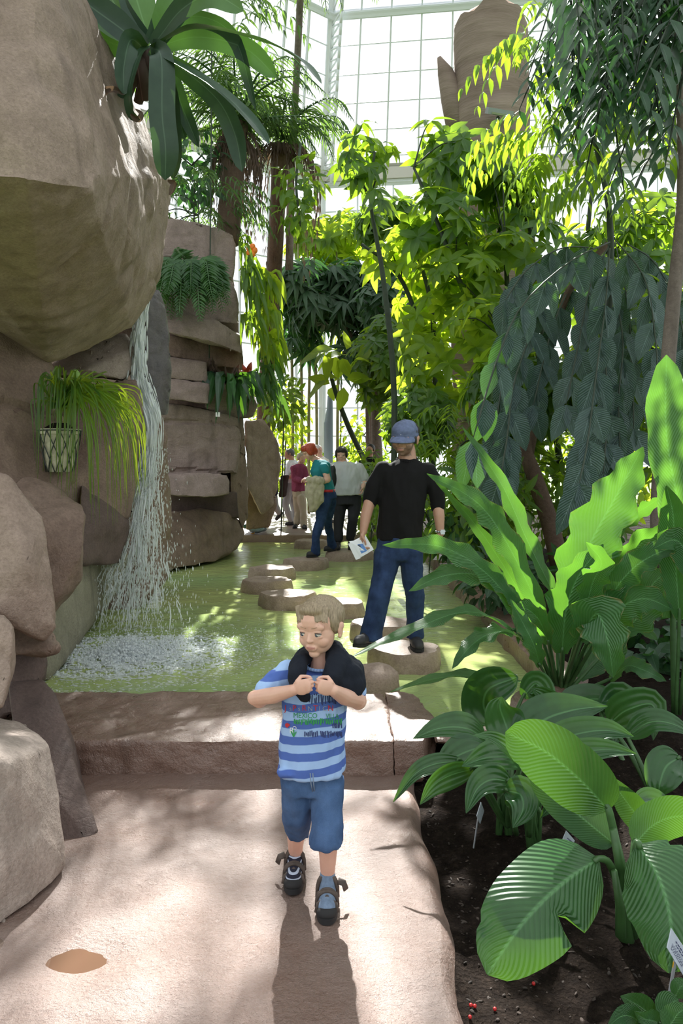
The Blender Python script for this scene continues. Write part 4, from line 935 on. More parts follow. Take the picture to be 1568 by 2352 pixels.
def grass(n, x0, sel, name):
    V = []; Fc = []; UV = []; R = []
    for k in range(n):
        tx, ty, hx, hy, w = sel(rs); d1 = 5.15+rs.uniform(-.45, .3); r = rs.random()*(1 if sel is right_side else .2)  # blade colour carries the light: right side sunlit, left and upright shaded
        c = spline([(140+rs.uniform(-25, 30), 925+rs.uniform(-10, 15), 5.15), (hx, hy, (5.15+d1)/2), (hx*.2+tx*.8+rs.uniform(-8, 8), hy*.6+ty*.4-14, d1), (tx, ty, d1)], 12)
        pts = [P(*q) for q in c]
        for j, p in enumerate(pts):
            tg = (pts[min(j+1, 11)]-pts[max(j-1, 0)]).normalized(); sd = tg.cross(Vector((0, -1, .3))).normalized(); ww = w*(1-(j/11)**3)*.5+.0006
            V += [p-sd*ww, p+Vector((0, -.002, -ww*.3)), p+sd*ww]; UV += [(0, j/11), (.5, j/11), (1, j/11)]; R += [r]*3
        b0 = len(V)-36
        for j in range(11):
            for q in (0, 1): a = b0+j*3+q; Fc.append((a, a+1, a+4, a+3))
    return link(name, mesh_from(name, V, np.array(Fc), UV, R), M['leaf_grassy'], gp)
def right_side(r):
    tx = 190+150*r.random()**.8; ty = 905+310*r.random(); ty = min(ty, 1210-max(0, tx-260)*1.2) if tx > 260 else ty; return tx, ty, 140+(tx-140)*r.uniform(.3, .55), 890+r.uniform(-20, 30), r.uniform(.006, .011)
def left_side(r):
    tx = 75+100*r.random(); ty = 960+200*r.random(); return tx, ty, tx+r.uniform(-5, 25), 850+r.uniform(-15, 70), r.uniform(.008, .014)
def upward(r):
    tx = 100+150*r.random(); return tx, 845+60*r.random(), (tx+140)/2, 880, r.uniform(.008, .015)
o = grass(115, 0, right_side, 'leaf_spray'); tag(o, 'yellow-green drooping blades coloured as if sunlit', kind='stuff')
o = grass(60, 0, left_side, 'leaf_spray'); tag(o, 'dark green drooping blades coloured as if shaded', kind='stuff')
o = grass(34, 0, upward, 'leaf_spray'); tag(o, 'dark upright blades', kind='stuff')
# the pale bristly bud above the pot
mb = MB(); c = P(172, 866, 5.3); mb.ell(c, (.032, .02, .05), Matrix.Rotation(.25, 3, 'Y'), 14, 10)
for k in range(60):
    d_ = Vector(rand_dirs(1)[0].tolist()); q = c+Vector((d_.x*.032, d_.y*.02, d_.z*.05)); mb.tube([q, q+d_*.008], [.002, .0006], 4)
mb.tube([c-Vector((0, 0, .04)), P(150, 925, 5.2)], .006, 6)
mb.build('bud', plain('pale_bud', (.22, .36, .08), .6), gp)
# ferns
def fern(root, tips, d, label, ln=.10, npair=30, loc=None):
    r = empty('sword_fern', P(*root), label, 'fern'); fo = Foliage(); mb = MB()
    for k, (hx, hy, tx, ty, dd) in enumerate(tips):
        pts = [P(root[0], root[1], root[2]), P(hx, hy, d+dd*.6), P((hx+tx)/2, hy*.55+ty*.45, d+dd*.9), P(tx, ty, d+dd)]
        pinnate(fo, pts, npair, ln, ln*.26, T_SMALL, ang=72, hang=.25, taper=.25, up=(0, -.8, .6)); mb.tube([Vector(q) for q in spline([tuple(p) for p in pts], 10)], [.006]*9+[.002], 5)
    fo.build('frond_leaflets', M['leaf_fern'], r); mb.build('midrib', M['stem_green'], r); return r
rs = random.Random(5)
tips = []
for k in range(34):
    a = rs.uniform(-1.1, 1.1); tx = 435+a*75+rs.uniform(-10, 10); ty = 640+rs.uniform(20, 105)-abs(a)*15; tips.append(((435+tx)/2+a*10, 612+rs.uniform(-18, 10), tx, ty, -rs.uniform(0, .7)))
tips += [(470, 612, 516, 628, -.2), (400, 618, 362, 650, -.2), (420, 590, 405, 570, 0)]
fern((432, 628, 11.6), tips, 11.4, 'green sword fern drooping over the cliff shelf under the mauve block', ln=.20, npair=28)
# staghorn fern with dry grey cups above it
st = empty('staghorn_fern', P(530, 900, 12.2), 'staghorn fern with grey dry cups and antler leaves mounted on the cliff', 'fern')
for k in range(26):
    a = rs.uniform(-1, 1); tx = 535+a*75+rs.uniform(-8, 8); ty = 930+rs.uniform(-25, 55)-abs(a)*20; d1 = 12.1-rs.uniform(0, .8)
    hero_leaf(st, [(530+a*18, 880, 12.1), (532+a*50, 866+rs.uniform(-8, 8), d1+.1), ((532+a*50+tx)/2, (872+ty)/2-8, d1), (tx, ty, d1)], rs.uniform(12, 22), M['leaf_broad'] if k % 3 else M['leaf_bromeliad'], shape='oval', fold=.3, n=9, ruffle=1.2, roll=rs.uniform(-40, 40), rnd=rs.random(), name='antler_leaf')
for k in range(14):
    x = 492+rs.uniform(-20, 60); y = 855+rs.uniform(-15, 25)
    hero_leaf(st, [(x, y+22, 12.1), (x+rs.uniform(-6, 6), y, 11.95), (x+rs.uniform(-12, 12), y-24, 11.9)], rs.uniform(16, 28), M['leaf_dry'], shape='oval', fold=.5, n=8, ruffle=2, roll=rs.uniform(-60, 60), name='dry_cup_leaf')
rd = plain('red_leaf', (.30, .045, .02), .5)
for x, y in ((560, 850), (566, 870), (572, 845), (556, 862), (575, 862)):
    hero_leaf(st, [(x-4, y+14, 12.0), (x, y, 11.9), (x+rs.uniform(-4, 10), y-14, 11.9)], 14, rd, shape='oval', fold=.4, n=7, roll=rs.uniform(-40, 40), name='red_leaf')
o = MB(); c = P(500, 952, 11.7); o.box(c, (.065, .006, .065)); o = o.build('tag_card', plain('tag_white', (.8, .8, .78), .5), smooth=False); centre(o); tag(o, 'tiny square white tag hanging below the staghorn fern on the cliff', 'tag')
# thin water pipe on the cliff
o = MB(); o.tube([P(366, 592, 11.5), P(380, 588, 11.4), P(418, 588, 11.45), P(424, 594, 11.5)], .02, 8); o.tube([P(410, 586, 11.42), P(418, 588, 11.44)], .032, 8); o = o.build('water_pipe', M['bark_grey']); centre(o); tag(o, 'thin metal water pipe across the cliff above the sword fern', 'pipe')

# ================================================================ trees and shrubs
def tree(name, label, cat, base_d, trunk=None, crowns=(), mat='leaf_mid', barkm='stem_dark', kind='palmate', leaf=(.2, .07), nl=7, T=T_OVAL, sticks=0, droop=.45, group=None, upz=.6, root=None, extra=None, axis=None, far=1.0):
    """crowns: (px,py,d,rx,ry,rd,n). trunk: list of (stem points, radii)"""
    if far != 1:                                               # the same view of it, standing further off
        crowns = [(a, b_, d*far, rx, ry, rd*far, n) for a, b_, d, rx, ry, rd, n in crowns]; trunk = [([(x, y, d*far) for x, y, d in s], r_) for s, r_ in trunk]; leaf = (leaf[0]*far, leaf[1]*far)
    if trunk: q = trunk[0][0][0]; bp_ = P(q[0], q[1], q[2])
    else: c = crowns[0]; bp_ = P(c[0], c[1], c[2])
    bp_.z = max(-.05, min(bp_.z, .2)) if not root else root
    r = empty(name, bp_, label, cat, group)
    fo = Foliage(); cen = []
    for (px, py, d, rx, ry, rd, n) in crowns:
        pts = blob_points(px, py, d, rx, ry, rd, n); c = np.array(P(px, py, d)); out = unit(pts-c)
        ax = unit(out*.8+np.array([0, 0, upz])+RNG.normal(0, .25, (n, 3))) if axis is None else unit(np.array(axis)+RNG.normal(0, .3, (n, 3)))
        if kind == 'palmate': palmate(fo, pts, ax, nl, leaf[0], leaf[1], T, droop)
        elif kind == 'simple':
            d_ = unit(out*.9+RNG.normal(0, .5, (n, 3))+np.array([0, 0, -droop])); fo.put(T, pts, d_, ax, leaf[0]*RNG.uniform(.6, 1.2, n), leaf[1])
        elif kind == 'pinnate':
            for p, o_ in zip(pts, ax):
                o_ = Vector(o_.tolist()); L_ = leaf[0]*random.uniform(2.2, 3.6); p = Vector(p.tolist()); h = Vector((o_.x, o_.y, 0)); h = h.normalized() if h.length > .05 else Vector((1, 0, 0))
                q = [p, p+h*L_*.4+Vector((0, 0, .12*L_)), p+h*L_*.75+Vector((0, 0, -.1*L_)), p+h*L_+Vector((0, 0, -.45*L_))]
                pinnate(fo, q, nl, leaf[0], leaf[1], T, ang=62, hang=droop, taper=.5)
        cen += [Vector(p.tolist()) for p in pts[:max(1, n//6)]]
    fl = fo.build('foliage', M[mat], r)
    if trunk:
        for s, (a, rr) in enumerate(trunk): stem_tube('trunk' if s == 0 else 'branch', a, rr, M[barkm], r)
        if sticks:
            tops = [P(*q) for a, _ in trunk for q in a[1:]]
            def nearest(e): return min(tops, key=lambda t: (t-e).length+(0 if t.z < e.z else .8))
            branches('twig', cen[:sticks], nearest, M[barkm], r, .014, .005)
    if extra: extra(r)
    return r
# E: tree with hanging dark compound leaves
er = empty('drooping_leaf_tree', P(1270, 1270, 8.6), 'small tree with a slanting brown trunk and drooping dark grey-green leaves', 'tree'); er.location.z = 0
stem_tube('trunk', [(1285, 1300, 8.52), (1262, 1200, 8.52), (1225, 1090, 8.52), (1205, 1020, 8.59), (1222, 940, 8.66), (1260, 800, 8.73), (1310, 660, 8.66), (1395, 560, 8.66)], [22, 21, 19, 14, 11, 9, 8, 7], M['bark_brown'], er)
stem_tube('branch', [(1215, 1050, 8.66), (1240, 900, 9.09), (1235, 800, 9.09), (1190, 690, 8.95), (1240, 630, 8.80)], [10, 9, 8, 7, 5], M['bark_brown'], er)
fo = Foliage(); mb = MB(); rs = random.Random(8)
STR = [[(1400, 556), (1310, 600), (1200, 700), (1140, 830), (1085, 1010)], [(1405, 553), (1360, 640), (1330, 780), (1300, 930)], [(1412, 555), (1440, 690), (1452, 840), (1455, 985)], [(1412, 550), (1480, 640), (1505, 780), (1512, 900)],
       [(1330, 620), (1280, 720), (1250, 820), (1225, 930)], [(1350, 660), (1385, 800), (1395, 930), (1385, 1090)], [(1240, 640), (1180, 760), (1150, 900), (1130, 1050)], [(1400, 570), (1390, 700), (1370, 850), (1350, 1010), (1330, 1110)],
       [(1250, 650), (1220, 760), (1180, 880), (1165, 1000), (1150, 1090)], [(1380, 570), (1290, 570), (1210, 620), (1160, 690)], [(1405, 640), (1430, 780), (1420, 920), (1425, 1060)], [(1440, 560), (1500, 600), (1550, 690), (1575, 800)]]
for k, s in enumerate(STR):
    d0 = 7.8+.22*((k*3) % 7); pts = [P(x, y, d0-.45*i) for i, (x, y) in enumerate(s)]
    c = spline([tuple(p) for p in pts], 4+len(s)); n = len(c); r0 = rs.random()
    mb.tube([Vector(q) for q in spline([tuple(p) for p in pts], 14)], [.008]*13+[.003], 5)
    for i in range(1, n):
        t = i/n
        for sg in (-1, 1):
            o = c[i]; dv = np.array([sg*rs.uniform(.08, .5), rs.uniform(-.25, .25), -1]); fo.put(T_DROOP, o, dv, (rs.uniform(-.5, .5)+sg*.3, -1, .2), rs.uniform(.33, .46), rs.uniform(.15, .22), min(1, max(0, r0+rs.uniform(-.4, .4))))
fo.build('foliage', M['leaf_dark'], er); mb.build('leaf_stalks', M['stem_dark'], er)
# F: tall slim tree at the right edge with drooping feather leaves
tr_ = empty('feather_leaf_tree', P(1530, 1330, 6.4), 'tall slim grey-brown tree at the right edge with drooping feather leaves overhead', 'tree'); tr_.location.z = 0
stem_tube('trunk', [(1516, 1330, 6.4), (1512, 1200, 6.4), (1520, 1000, 6.4), (1545, 700, 6.4), (1565, 500, 6.4), (1568, 350, 6.4), (1558, 150, 6.4), (1540, -80, 6.4), (1530, -300, 6.4)], [20, 19, 17, 16, 14, 12, 11, 9, 6], M['bark_grey'], tr_)
fo = Foliage(); mb = MB(); rs = random.Random(12)
for k in range(74):
    t = k/74; bx = rs.uniform(1300, 1640); by = rs.uniform(-220, 230); d0 = rs.uniform(5.2, 7.4)
    if bx < 1380 and by > 60: by -= 140
    tx = bx-rs.uniform(-60, 170); ty = by+rs.uniform(130, 260)
    if tx < 1190: tx = 1190+rs.random()*60
    pts = [P(bx, by, d0), P((bx*2+tx)/3, by+10, d0-.1), P((bx+tx*2)/3, (by+ty)/2, d0-.25), P(tx, ty, d0-.35)]
    c = [Vector(q) for q in spline([tuple(p) for p in pts], 8)]; mb.tube(c, [.007]*7+[.003], 5); mb.tube([c[0], c[0].lerp(P(1550, by-60, 6.4), .5)+Vector((0, 0, .2)), P(1548, by-40, 6.4)], [.006, .009, .014], 5)
    pinnate(fo, pts, 7, .24, .10, T_OVAL, ang=55, hang=.45, taper=.7, up=(0, -.5, .8))
fo.build('foliage', M['leaf_deep'], tr_); mb.build('branch', M['stem_dark'], tr_)
# lower sprays of the same look: a separate slim tree behind it, sunlit lime
tree('lime_spray_tree', 'sunlit lime green feather sprays hanging in front of the big brown trunk column', 'tree', 8, [([(1400, 1250, 8.4), (1390, 900, 8.4), (1400, 500, 8.4), (1330, 200, 8.2)], [10, 9, 7, 4])], [(1255, 110, 8, 35, 70, .5, 9), (1265, 290, 8, 40, 60, .5, 8), (1290, 330, 8, 80, 60, .6, 12), (1480, 420, 7.6, 110, 60, .6, 14), (1400, 250, 8.4, 120, 140, .6, 22)], 'leaf_mid', 'stem_dark', 'pinnate', (.24, .08), 7, T_LANCE, droop=.7)
# G: umbrella tree, palmate leaves, middle right
tree('umbrella_tree', 'umbrella tree with many thin dark stems and hand-shaped leaves right of centre', 'tree', 8, [([(1130, 1300, 8.6), (1125, 1000, 8.4), (1120, 760, 8.2), (1128, 600, 8.1), (1150, 520, 8.0)], [9, 8, 7, 6, 4]), ([(1180, 1150, 8.4), (1110, 800, 8.1), (1045, 620, 7.9), (1000, 500, 7.8), (950, 385, 7.8)], [8, 7, 6, 5, 3]), ([(1120, 760, 8.2), (1080, 600, 8.2), (1030, 420, 8.1), (1010, 300, 8.1)], [6, 5, 4, 3]),
      ([(1290, 1100, 8.8), (1250, 800, 8.4), (1225, 560, 8.2), (1190, 470, 8.1), (1130, 430, 8.0)], [8, 7, 6, 5, 3]), ([(1128, 600, 8.1), (1180, 560, 8.0), (1240, 520, 7.9)], [5, 4, 3])],
     [(1010, 330, 8.1, 45, 50, .5, 10), (1060, 400, 8.1, 110, 70, .7, 26), (1010, 500, 7.8, 80, 80, .7, 22), (1180, 450, 8.0, 90, 60, .6, 16), (1110, 540, 8.0, 110, 60, .8, 10), (1220, 500, 7.9, 60, 60, .6, 8), (1060, 660, 7.9, 120, 80, .8, 7)], 'leaf_mid', 'stem_dark', 'palmate', (.26, .095), 7, T_OVAL, 26, far=1.4)
# H: sunlit yellow-green trees behind it
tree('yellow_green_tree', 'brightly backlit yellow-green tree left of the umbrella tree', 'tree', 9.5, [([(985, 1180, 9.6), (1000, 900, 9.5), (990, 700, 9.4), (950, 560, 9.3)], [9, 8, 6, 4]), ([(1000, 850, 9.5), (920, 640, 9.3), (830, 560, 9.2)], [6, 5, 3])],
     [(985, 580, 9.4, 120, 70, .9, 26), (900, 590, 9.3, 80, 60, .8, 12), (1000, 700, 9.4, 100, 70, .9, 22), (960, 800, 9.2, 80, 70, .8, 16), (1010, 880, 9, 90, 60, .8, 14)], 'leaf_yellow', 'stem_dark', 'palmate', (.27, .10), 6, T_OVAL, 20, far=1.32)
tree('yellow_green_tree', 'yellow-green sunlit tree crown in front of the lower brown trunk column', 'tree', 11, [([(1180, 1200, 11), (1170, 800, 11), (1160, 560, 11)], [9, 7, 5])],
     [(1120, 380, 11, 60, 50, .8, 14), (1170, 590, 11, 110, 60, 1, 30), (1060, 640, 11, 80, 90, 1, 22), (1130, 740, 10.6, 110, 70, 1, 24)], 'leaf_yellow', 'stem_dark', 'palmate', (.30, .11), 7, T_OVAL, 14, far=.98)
tree('leafy_tree', 'dense green tree crown right of the umbrella tree under the eaves beam', 'tree', 10, [([(1330, 1250, 10), (1340, 900, 10), (1345, 600, 10), (1360, 420, 9.8)], [9, 8, 6, 4]), ([(1345, 700, 10), (1420, 520, 9.9), (1480, 380, 9.8)], [6, 5, 3])],
     [(1380, 560, 10, 110, 70, 1, 34), (1480, 520, 9.8, 90, 70, 1, 28), (1560, 560, 10, 80, 110, 1, 20), (1330, 660, 9.8, 110, 80, 1, 24), (1480, 640, 9.6, 110, 80, 1, 24)], 'leaf_mid', 'stem_dark', 'palmate', (.28, .10), 6, T_OVAL, 16, far=1.25)
# branch with dark leaves in the middle of the sky
tree('slender_tree', 'slender tree whose dark leafy branch hangs against the bright glass left of the trunk column', 'tree', 9, [([(900, 1230, 9.4), (905, 900, 9.3), (880, 640, 9.2), (850, 460, 9.1), (860, 350, 9.0)], [7, 7, 6, 4, 3])],
     [(840, 340, 9, 85, 45, .5, 12), (820, 400, 9, 60, 30, .4, 5), (880, 470, 9.1, 50, 40, .5, 4)], 'leaf_mid', 'stem_dark', 'palmate', (.26, .085), 6, T_LANCE, 12, droop=.9)
# I: dark palmate tree in the middle distance
tree('dark_palmate_tree', 'dark blue-green tree with layered finger leaves above the visitors', 'tree', 18.6, [([(850, 1190, 18.6), (855, 1000, 18.6), (850, 800, 18.6), (800, 680, 18.6)], [8, 8, 7, 5]), ([(850, 850, 18.6), (760, 700, 18.4), (690, 640, 18.2)], [6, 5, 3])],
     [(700, 640, 18, 70, 40, 1, 36), (790, 640, 18.3, 80, 40, 1, 40), (730, 700, 18.3, 100, 50, 1.2, 56), (840, 690, 18.6, 70, 60, 1.2, 40), (830, 800, 18.8, 60, 60, 1, 24), (690, 770, 19.5, 50, 50, .8, 18), (930, 640, 18.8, 60, 80, 1, 28)], 'leaf_deep', 'bark_brown', 'palmate', (.58, .11), 8, T_LANCE, 18, droop=.8)
# J: tree fern / palm on the rocks with its skirt of dry fronds
pr = empty('palm_tree', P(535, 520, 13), 'shaggy palm with a dark trunk and radiating fronds behind the bromeliad', 'palm')
stem_tube('trunk', [(522, 560, 13), (528, 480, 13), (535, 400, 13), (540, 285, 13)], [27, 27, 26, 30], M['bark_brown'], pr)
fo = Foliage(); mb = MB(); rs = random.Random(31); c0 = P(542, 280, 13)
for k in range(26):
    a = 2*PI*k/26+rs.uniform(-.1, .1); el = rs.uniform(-.25, 1.0); L_ = rs.uniform(1.4, 2.1); h = Vector((math.cos(a), math.sin(a)*.9, 0))
    pts = [c0, c0+h*L_*.35*math.cos(el)+Vector((0, 0, L_*.4*math.sin(el)+.1)), c0+h*L_*.75*math.cos(el*.7)+Vector((0, 0, L_*.5*math.sin(el))), c0+h*L_*(.95)+Vector((0, 0, L_*.4*math.sin(el)-.35))]
    pinnate(fo, pts, 24, .36, .034, T_LANCE, ang=58, hang=.3, taper=.3); mb.tube([Vector(q) for q in spline([tuple(p) for p in pts], 10)], [.018]*5+[.01]*4+[.004], 6)
fo.build('frond_leaflets', M['leaf_palm'], pr); mb.build('frond_stalk', M['stem_green'], pr)
fo = Foliage()
for k in range(26):
    a = 2*PI*k/26+rs.uniform(-.1, .1); h = Vector((math.cos(a), math.sin(a), 0)); s = c0+Vector((0, 0, -.1-rs.random()*.3)); pts = [s, s+h*.28+Vector((0, 0, -.05)), s+h*.42+Vector((0, 0, -.5)), s+h*.40+Vector((0, 0, -rs.uniform(.8, 1.5)))]
    pinnate(fo, pts, 16, .2, .03, T_LANCE, ang=35, hang=.9, taper=.5)
tag(fo.build('dry_skirt', M['leaf_dry'], pr), 'dry brown hanging fronds', kind='stuff')
# second feathery crown behind, to its right
pr = empty('palm_tree', P(640, 600, 14), 'second feathery palm with a hanging brown skirt right of the shaggy palm', 'palm')
stem_tube('trunk', [(600, 1050, 17.5), (610, 900, 17), (628, 640, 15.8), (640, 420, 14.4), (645, 330, 14)], [16, 17, 18, 18, 22], M['bark_brown'], pr)
fo = Foliage(); mb = MB(); c0 = P(645, 320, 14); fd = Foliage()
for k in range(15):
    a = 2*PI*k/15+rs.uniform(-.1, .1); el = rs.uniform(-.1, 1.1); L_ = rs.uniform(1.2, 1.9); h = Vector((math.cos(a), math.sin(a)*.9, 0))
    pts = [c0, c0+h*L_*.35*math.cos(el)+Vector((0, 0, L_*.45*math.sin(el)+.1)), c0+h*L_*.75*math.cos(el*.7)+Vector((0, 0, L_*.6*math.sin(el))), c0+h*L_*.95+Vector((0, 0, L_*.5*math.sin(el)-.4))]
    pinnate(fo, pts, 24, .38, .035, T_LANCE, ang=55, hang=.3, taper=.3); mb.tube([Vector(q) for q in spline([tuple(p) for p in pts], 10)], [.02]*5+[.01]*4+[.004], 5)
    if True:
        s = c0+Vector((0, 0, -.2)); q = [s, s+h*.45+Vector((0, 0, .0)), s+h*.7+Vector((0, 0, -.7)), s+h*.6+Vector((0, 0, -rs.uniform(1.2, 2.2)))]; pinnate(fd, q, 16, .26, .04, T_LANCE, ang=35, hang=.9, taper=.5)
fo.build('frond_leaflets', M['leaf_palm'], pr); mb.build('frond_stalk', M['stem_green'], pr); tag(fd.build('dry_skirt', M['leaf_dry'], pr), 'dry brown hanging fronds', kind='stuff')
# tall palm added so its crown above the frame shades the boy
pr = empty('palm_tree', P(655, 560, 15), 'added tall thin palm shading the boy, fronds at the top edge left of the hip truss', 'palm'); rs = random.Random(77)
stem_tube('trunk', [(664, 620, 15.5), (668, 400, 15), (682, 150, 14), (692, -70, 13)], [9, 8, 8, 8], M['bark_grey'], pr)
fo = Foliage(); mb = MB(); c0 = P(692, -80, 13)
for k in range(30):
    a = 2*PI*k/30+rs.uniform(-.1, .1); el = rs.uniform(-.1, 1.1); L_ = rs.uniform(1.1, 1.7); h = Vector((math.cos(a), math.sin(a)*.9, 0))
    pts = [c0, c0+h*L_*.35*math.cos(el)+Vector((0, 0, L_*.45*math.sin(el)+.1)), c0+h*L_*.75*math.cos(el*.7)+Vector((0, 0, L_*.6*math.sin(el))), c0+h*L_*.95+Vector((0, 0, L_*.5*math.sin(el)-.4))]
    pinnate(fo, pts, 18, .32, .05, T_LANCE, ang=55, hang=.3, taper=.3); mb.tube([Vector(q) for q in spline([tuple(p) for p in pts], 10)], [.02]*5+[.01]*4+[.004], 5)
fo.build('frond_leaflets', M['leaf_palm'], pr); mb.build('frond_stalk', M['stem_green'], pr)
tree('leafy_vine', 'bright mid-green leafy vine bunch hanging beside the palm skirt', 'vine', 12, [([(690, 330, 12.2), (680, 420, 12), (690, 520, 12)], [3, 3, 2])], [(690, 420, 12, 55, 60, .5, 90), (680, 490, 12, 40, 40, .5, 40)], 'leaf_mid', 'stem_dark', 'simple', (.22, .10), 6, T_OVAL, droop=.7, root=P(690, 520, 12).z)
# K: hanging staghorn ferns on the cliff edge
def hang_plant(label, spots, n, mat, d, seed, ln=(60, 110), w=16):
    rs = random.Random(seed); x0, y0 = spots[0]; r = empty('hanging_fern', P(x0, y0, d), label, 'fern')
    for k in range(n):
        x, y = rs.choice(spots); x += rs.uniform(-14, 14); y += rs.uniform(-20, 20); L_ = rs.uniform(*ln); dx = rs.uniform(-.15, .75)*L_; dd = rs.uniform(-.5, .3)
        hero_leaf(r, [(x, y, d+dd), (x+dx*.45, y-L_*.12, d+dd-.1), (x+dx*.8, y+L_*.35, d+dd-.2), (x+dx, y+L_*.85, d+dd-.25)], rs.uniform(.6, 1.2)*w, M[mat], shape='lance', fold=.3, n=8, ruffle=.8, roll=rs.uniform(-60, 60), rnd=rs.random())
hang_plant('sunlit yellow-green hanging fern on the right edge of the cliff', [(590, 640), (610, 650), (600, 700), (615, 730), (600, 770), (620, 800)], 100, 'leaf_yellow', 12.6, 3, (35, 80), 12)
hang_plant('dark hanging fern between the cliff edge and the yellow fern', [(560, 560), (565, 610), (572, 680), (570, 740), (562, 640)], 60, 'leaf_mid', 12.4, 4, (40, 80), 12)
hang_plant('pale grey-green hanging fern low on the cliff edge above the visitors', [(600, 860), (620, 900), (580, 880), (610, 830)], 50, 'leaf_fern', 12.8, 6, (35, 75), 12)
mb = MB(); c = P(578, 576, 12.2)
for k in range(5): a = k*1.26; mb.ell(c+Vector((.05*math.cos(a), -.02, .06*math.sin(a))), (.045, .03, .055), None, 8, 6)
o = mb.build('orange_flower', plain('orange_petal', (.9, .22, .02), .5)); centre(o); tag(o, 'small orange flower in the dark hanging fern at the cliff top', 'flower')
# L: thin tree with big pale leaves, bamboo stems, slim trunks
tree('broad_leaf_sapling', 'thin leaning sapling topped by big pale sunlit leaves above the visitors', 'tree', 15, [([(838, 1060, 16), (800, 980, 15.6), (770, 900, 15.2), (752, 830, 15)], [6, 6, 5, 4])], [(790, 815, 15, 55, 14, .5, 15), (775, 880, 15, 35, 14, .5, 7)], 'leaf_yellow', 'stem_dark', 'simple', (.55, .26), 6, T_OVAL, droop=.35, root=.17)
for k, (x, xt, lab) in enumerate(((672, 668, 'bamboo stem leftmost behind the red-haired woman'), (693, 690, 'thin bamboo stem just left of the grey steel post'), (709, 712, 'brownish bamboo stem close to the grey steel post'), (727, 722, 'thin tall bamboo cane left of the post with sparse leaves'), (775, 778, 'slim bamboo cane right of the grey steel post'))):
    tree('bamboo_cane', lab, 'bamboo', 20, [([(x, 1180, 20), (x, 950, 20), (xt, 750, 20), (xt-6, 560, 20)], [3.6, 3.4, 3, 2])], [(xt, 700, 20, 35, 110, .6, 46)], 'leaf_yellow', 'stem_pale', 'simple', (.42, .06), 6, T_LANCE, droop=.9, root=.1, group='bamboo canes behind the visitors')
tree('grey_trunk_tree', 'grey rough tree trunk right behind the man in the blue cap', 'tree', 17, [([(868, 1180, 17), (866, 1050, 17), (862, 950, 17), (866, 800, 17), (880, 660, 17)], [14, 13, 11, 9, 6]), ([(848, 1150, 17.4), (842, 900, 17.3), (830, 790, 17.2)], [5, 5, 4])], [(880, 700, 17, 60, 80, 1, 34)], 'leaf_deep', 'bark_grey', 'palmate', (.42, .12), 6, T_OVAL)
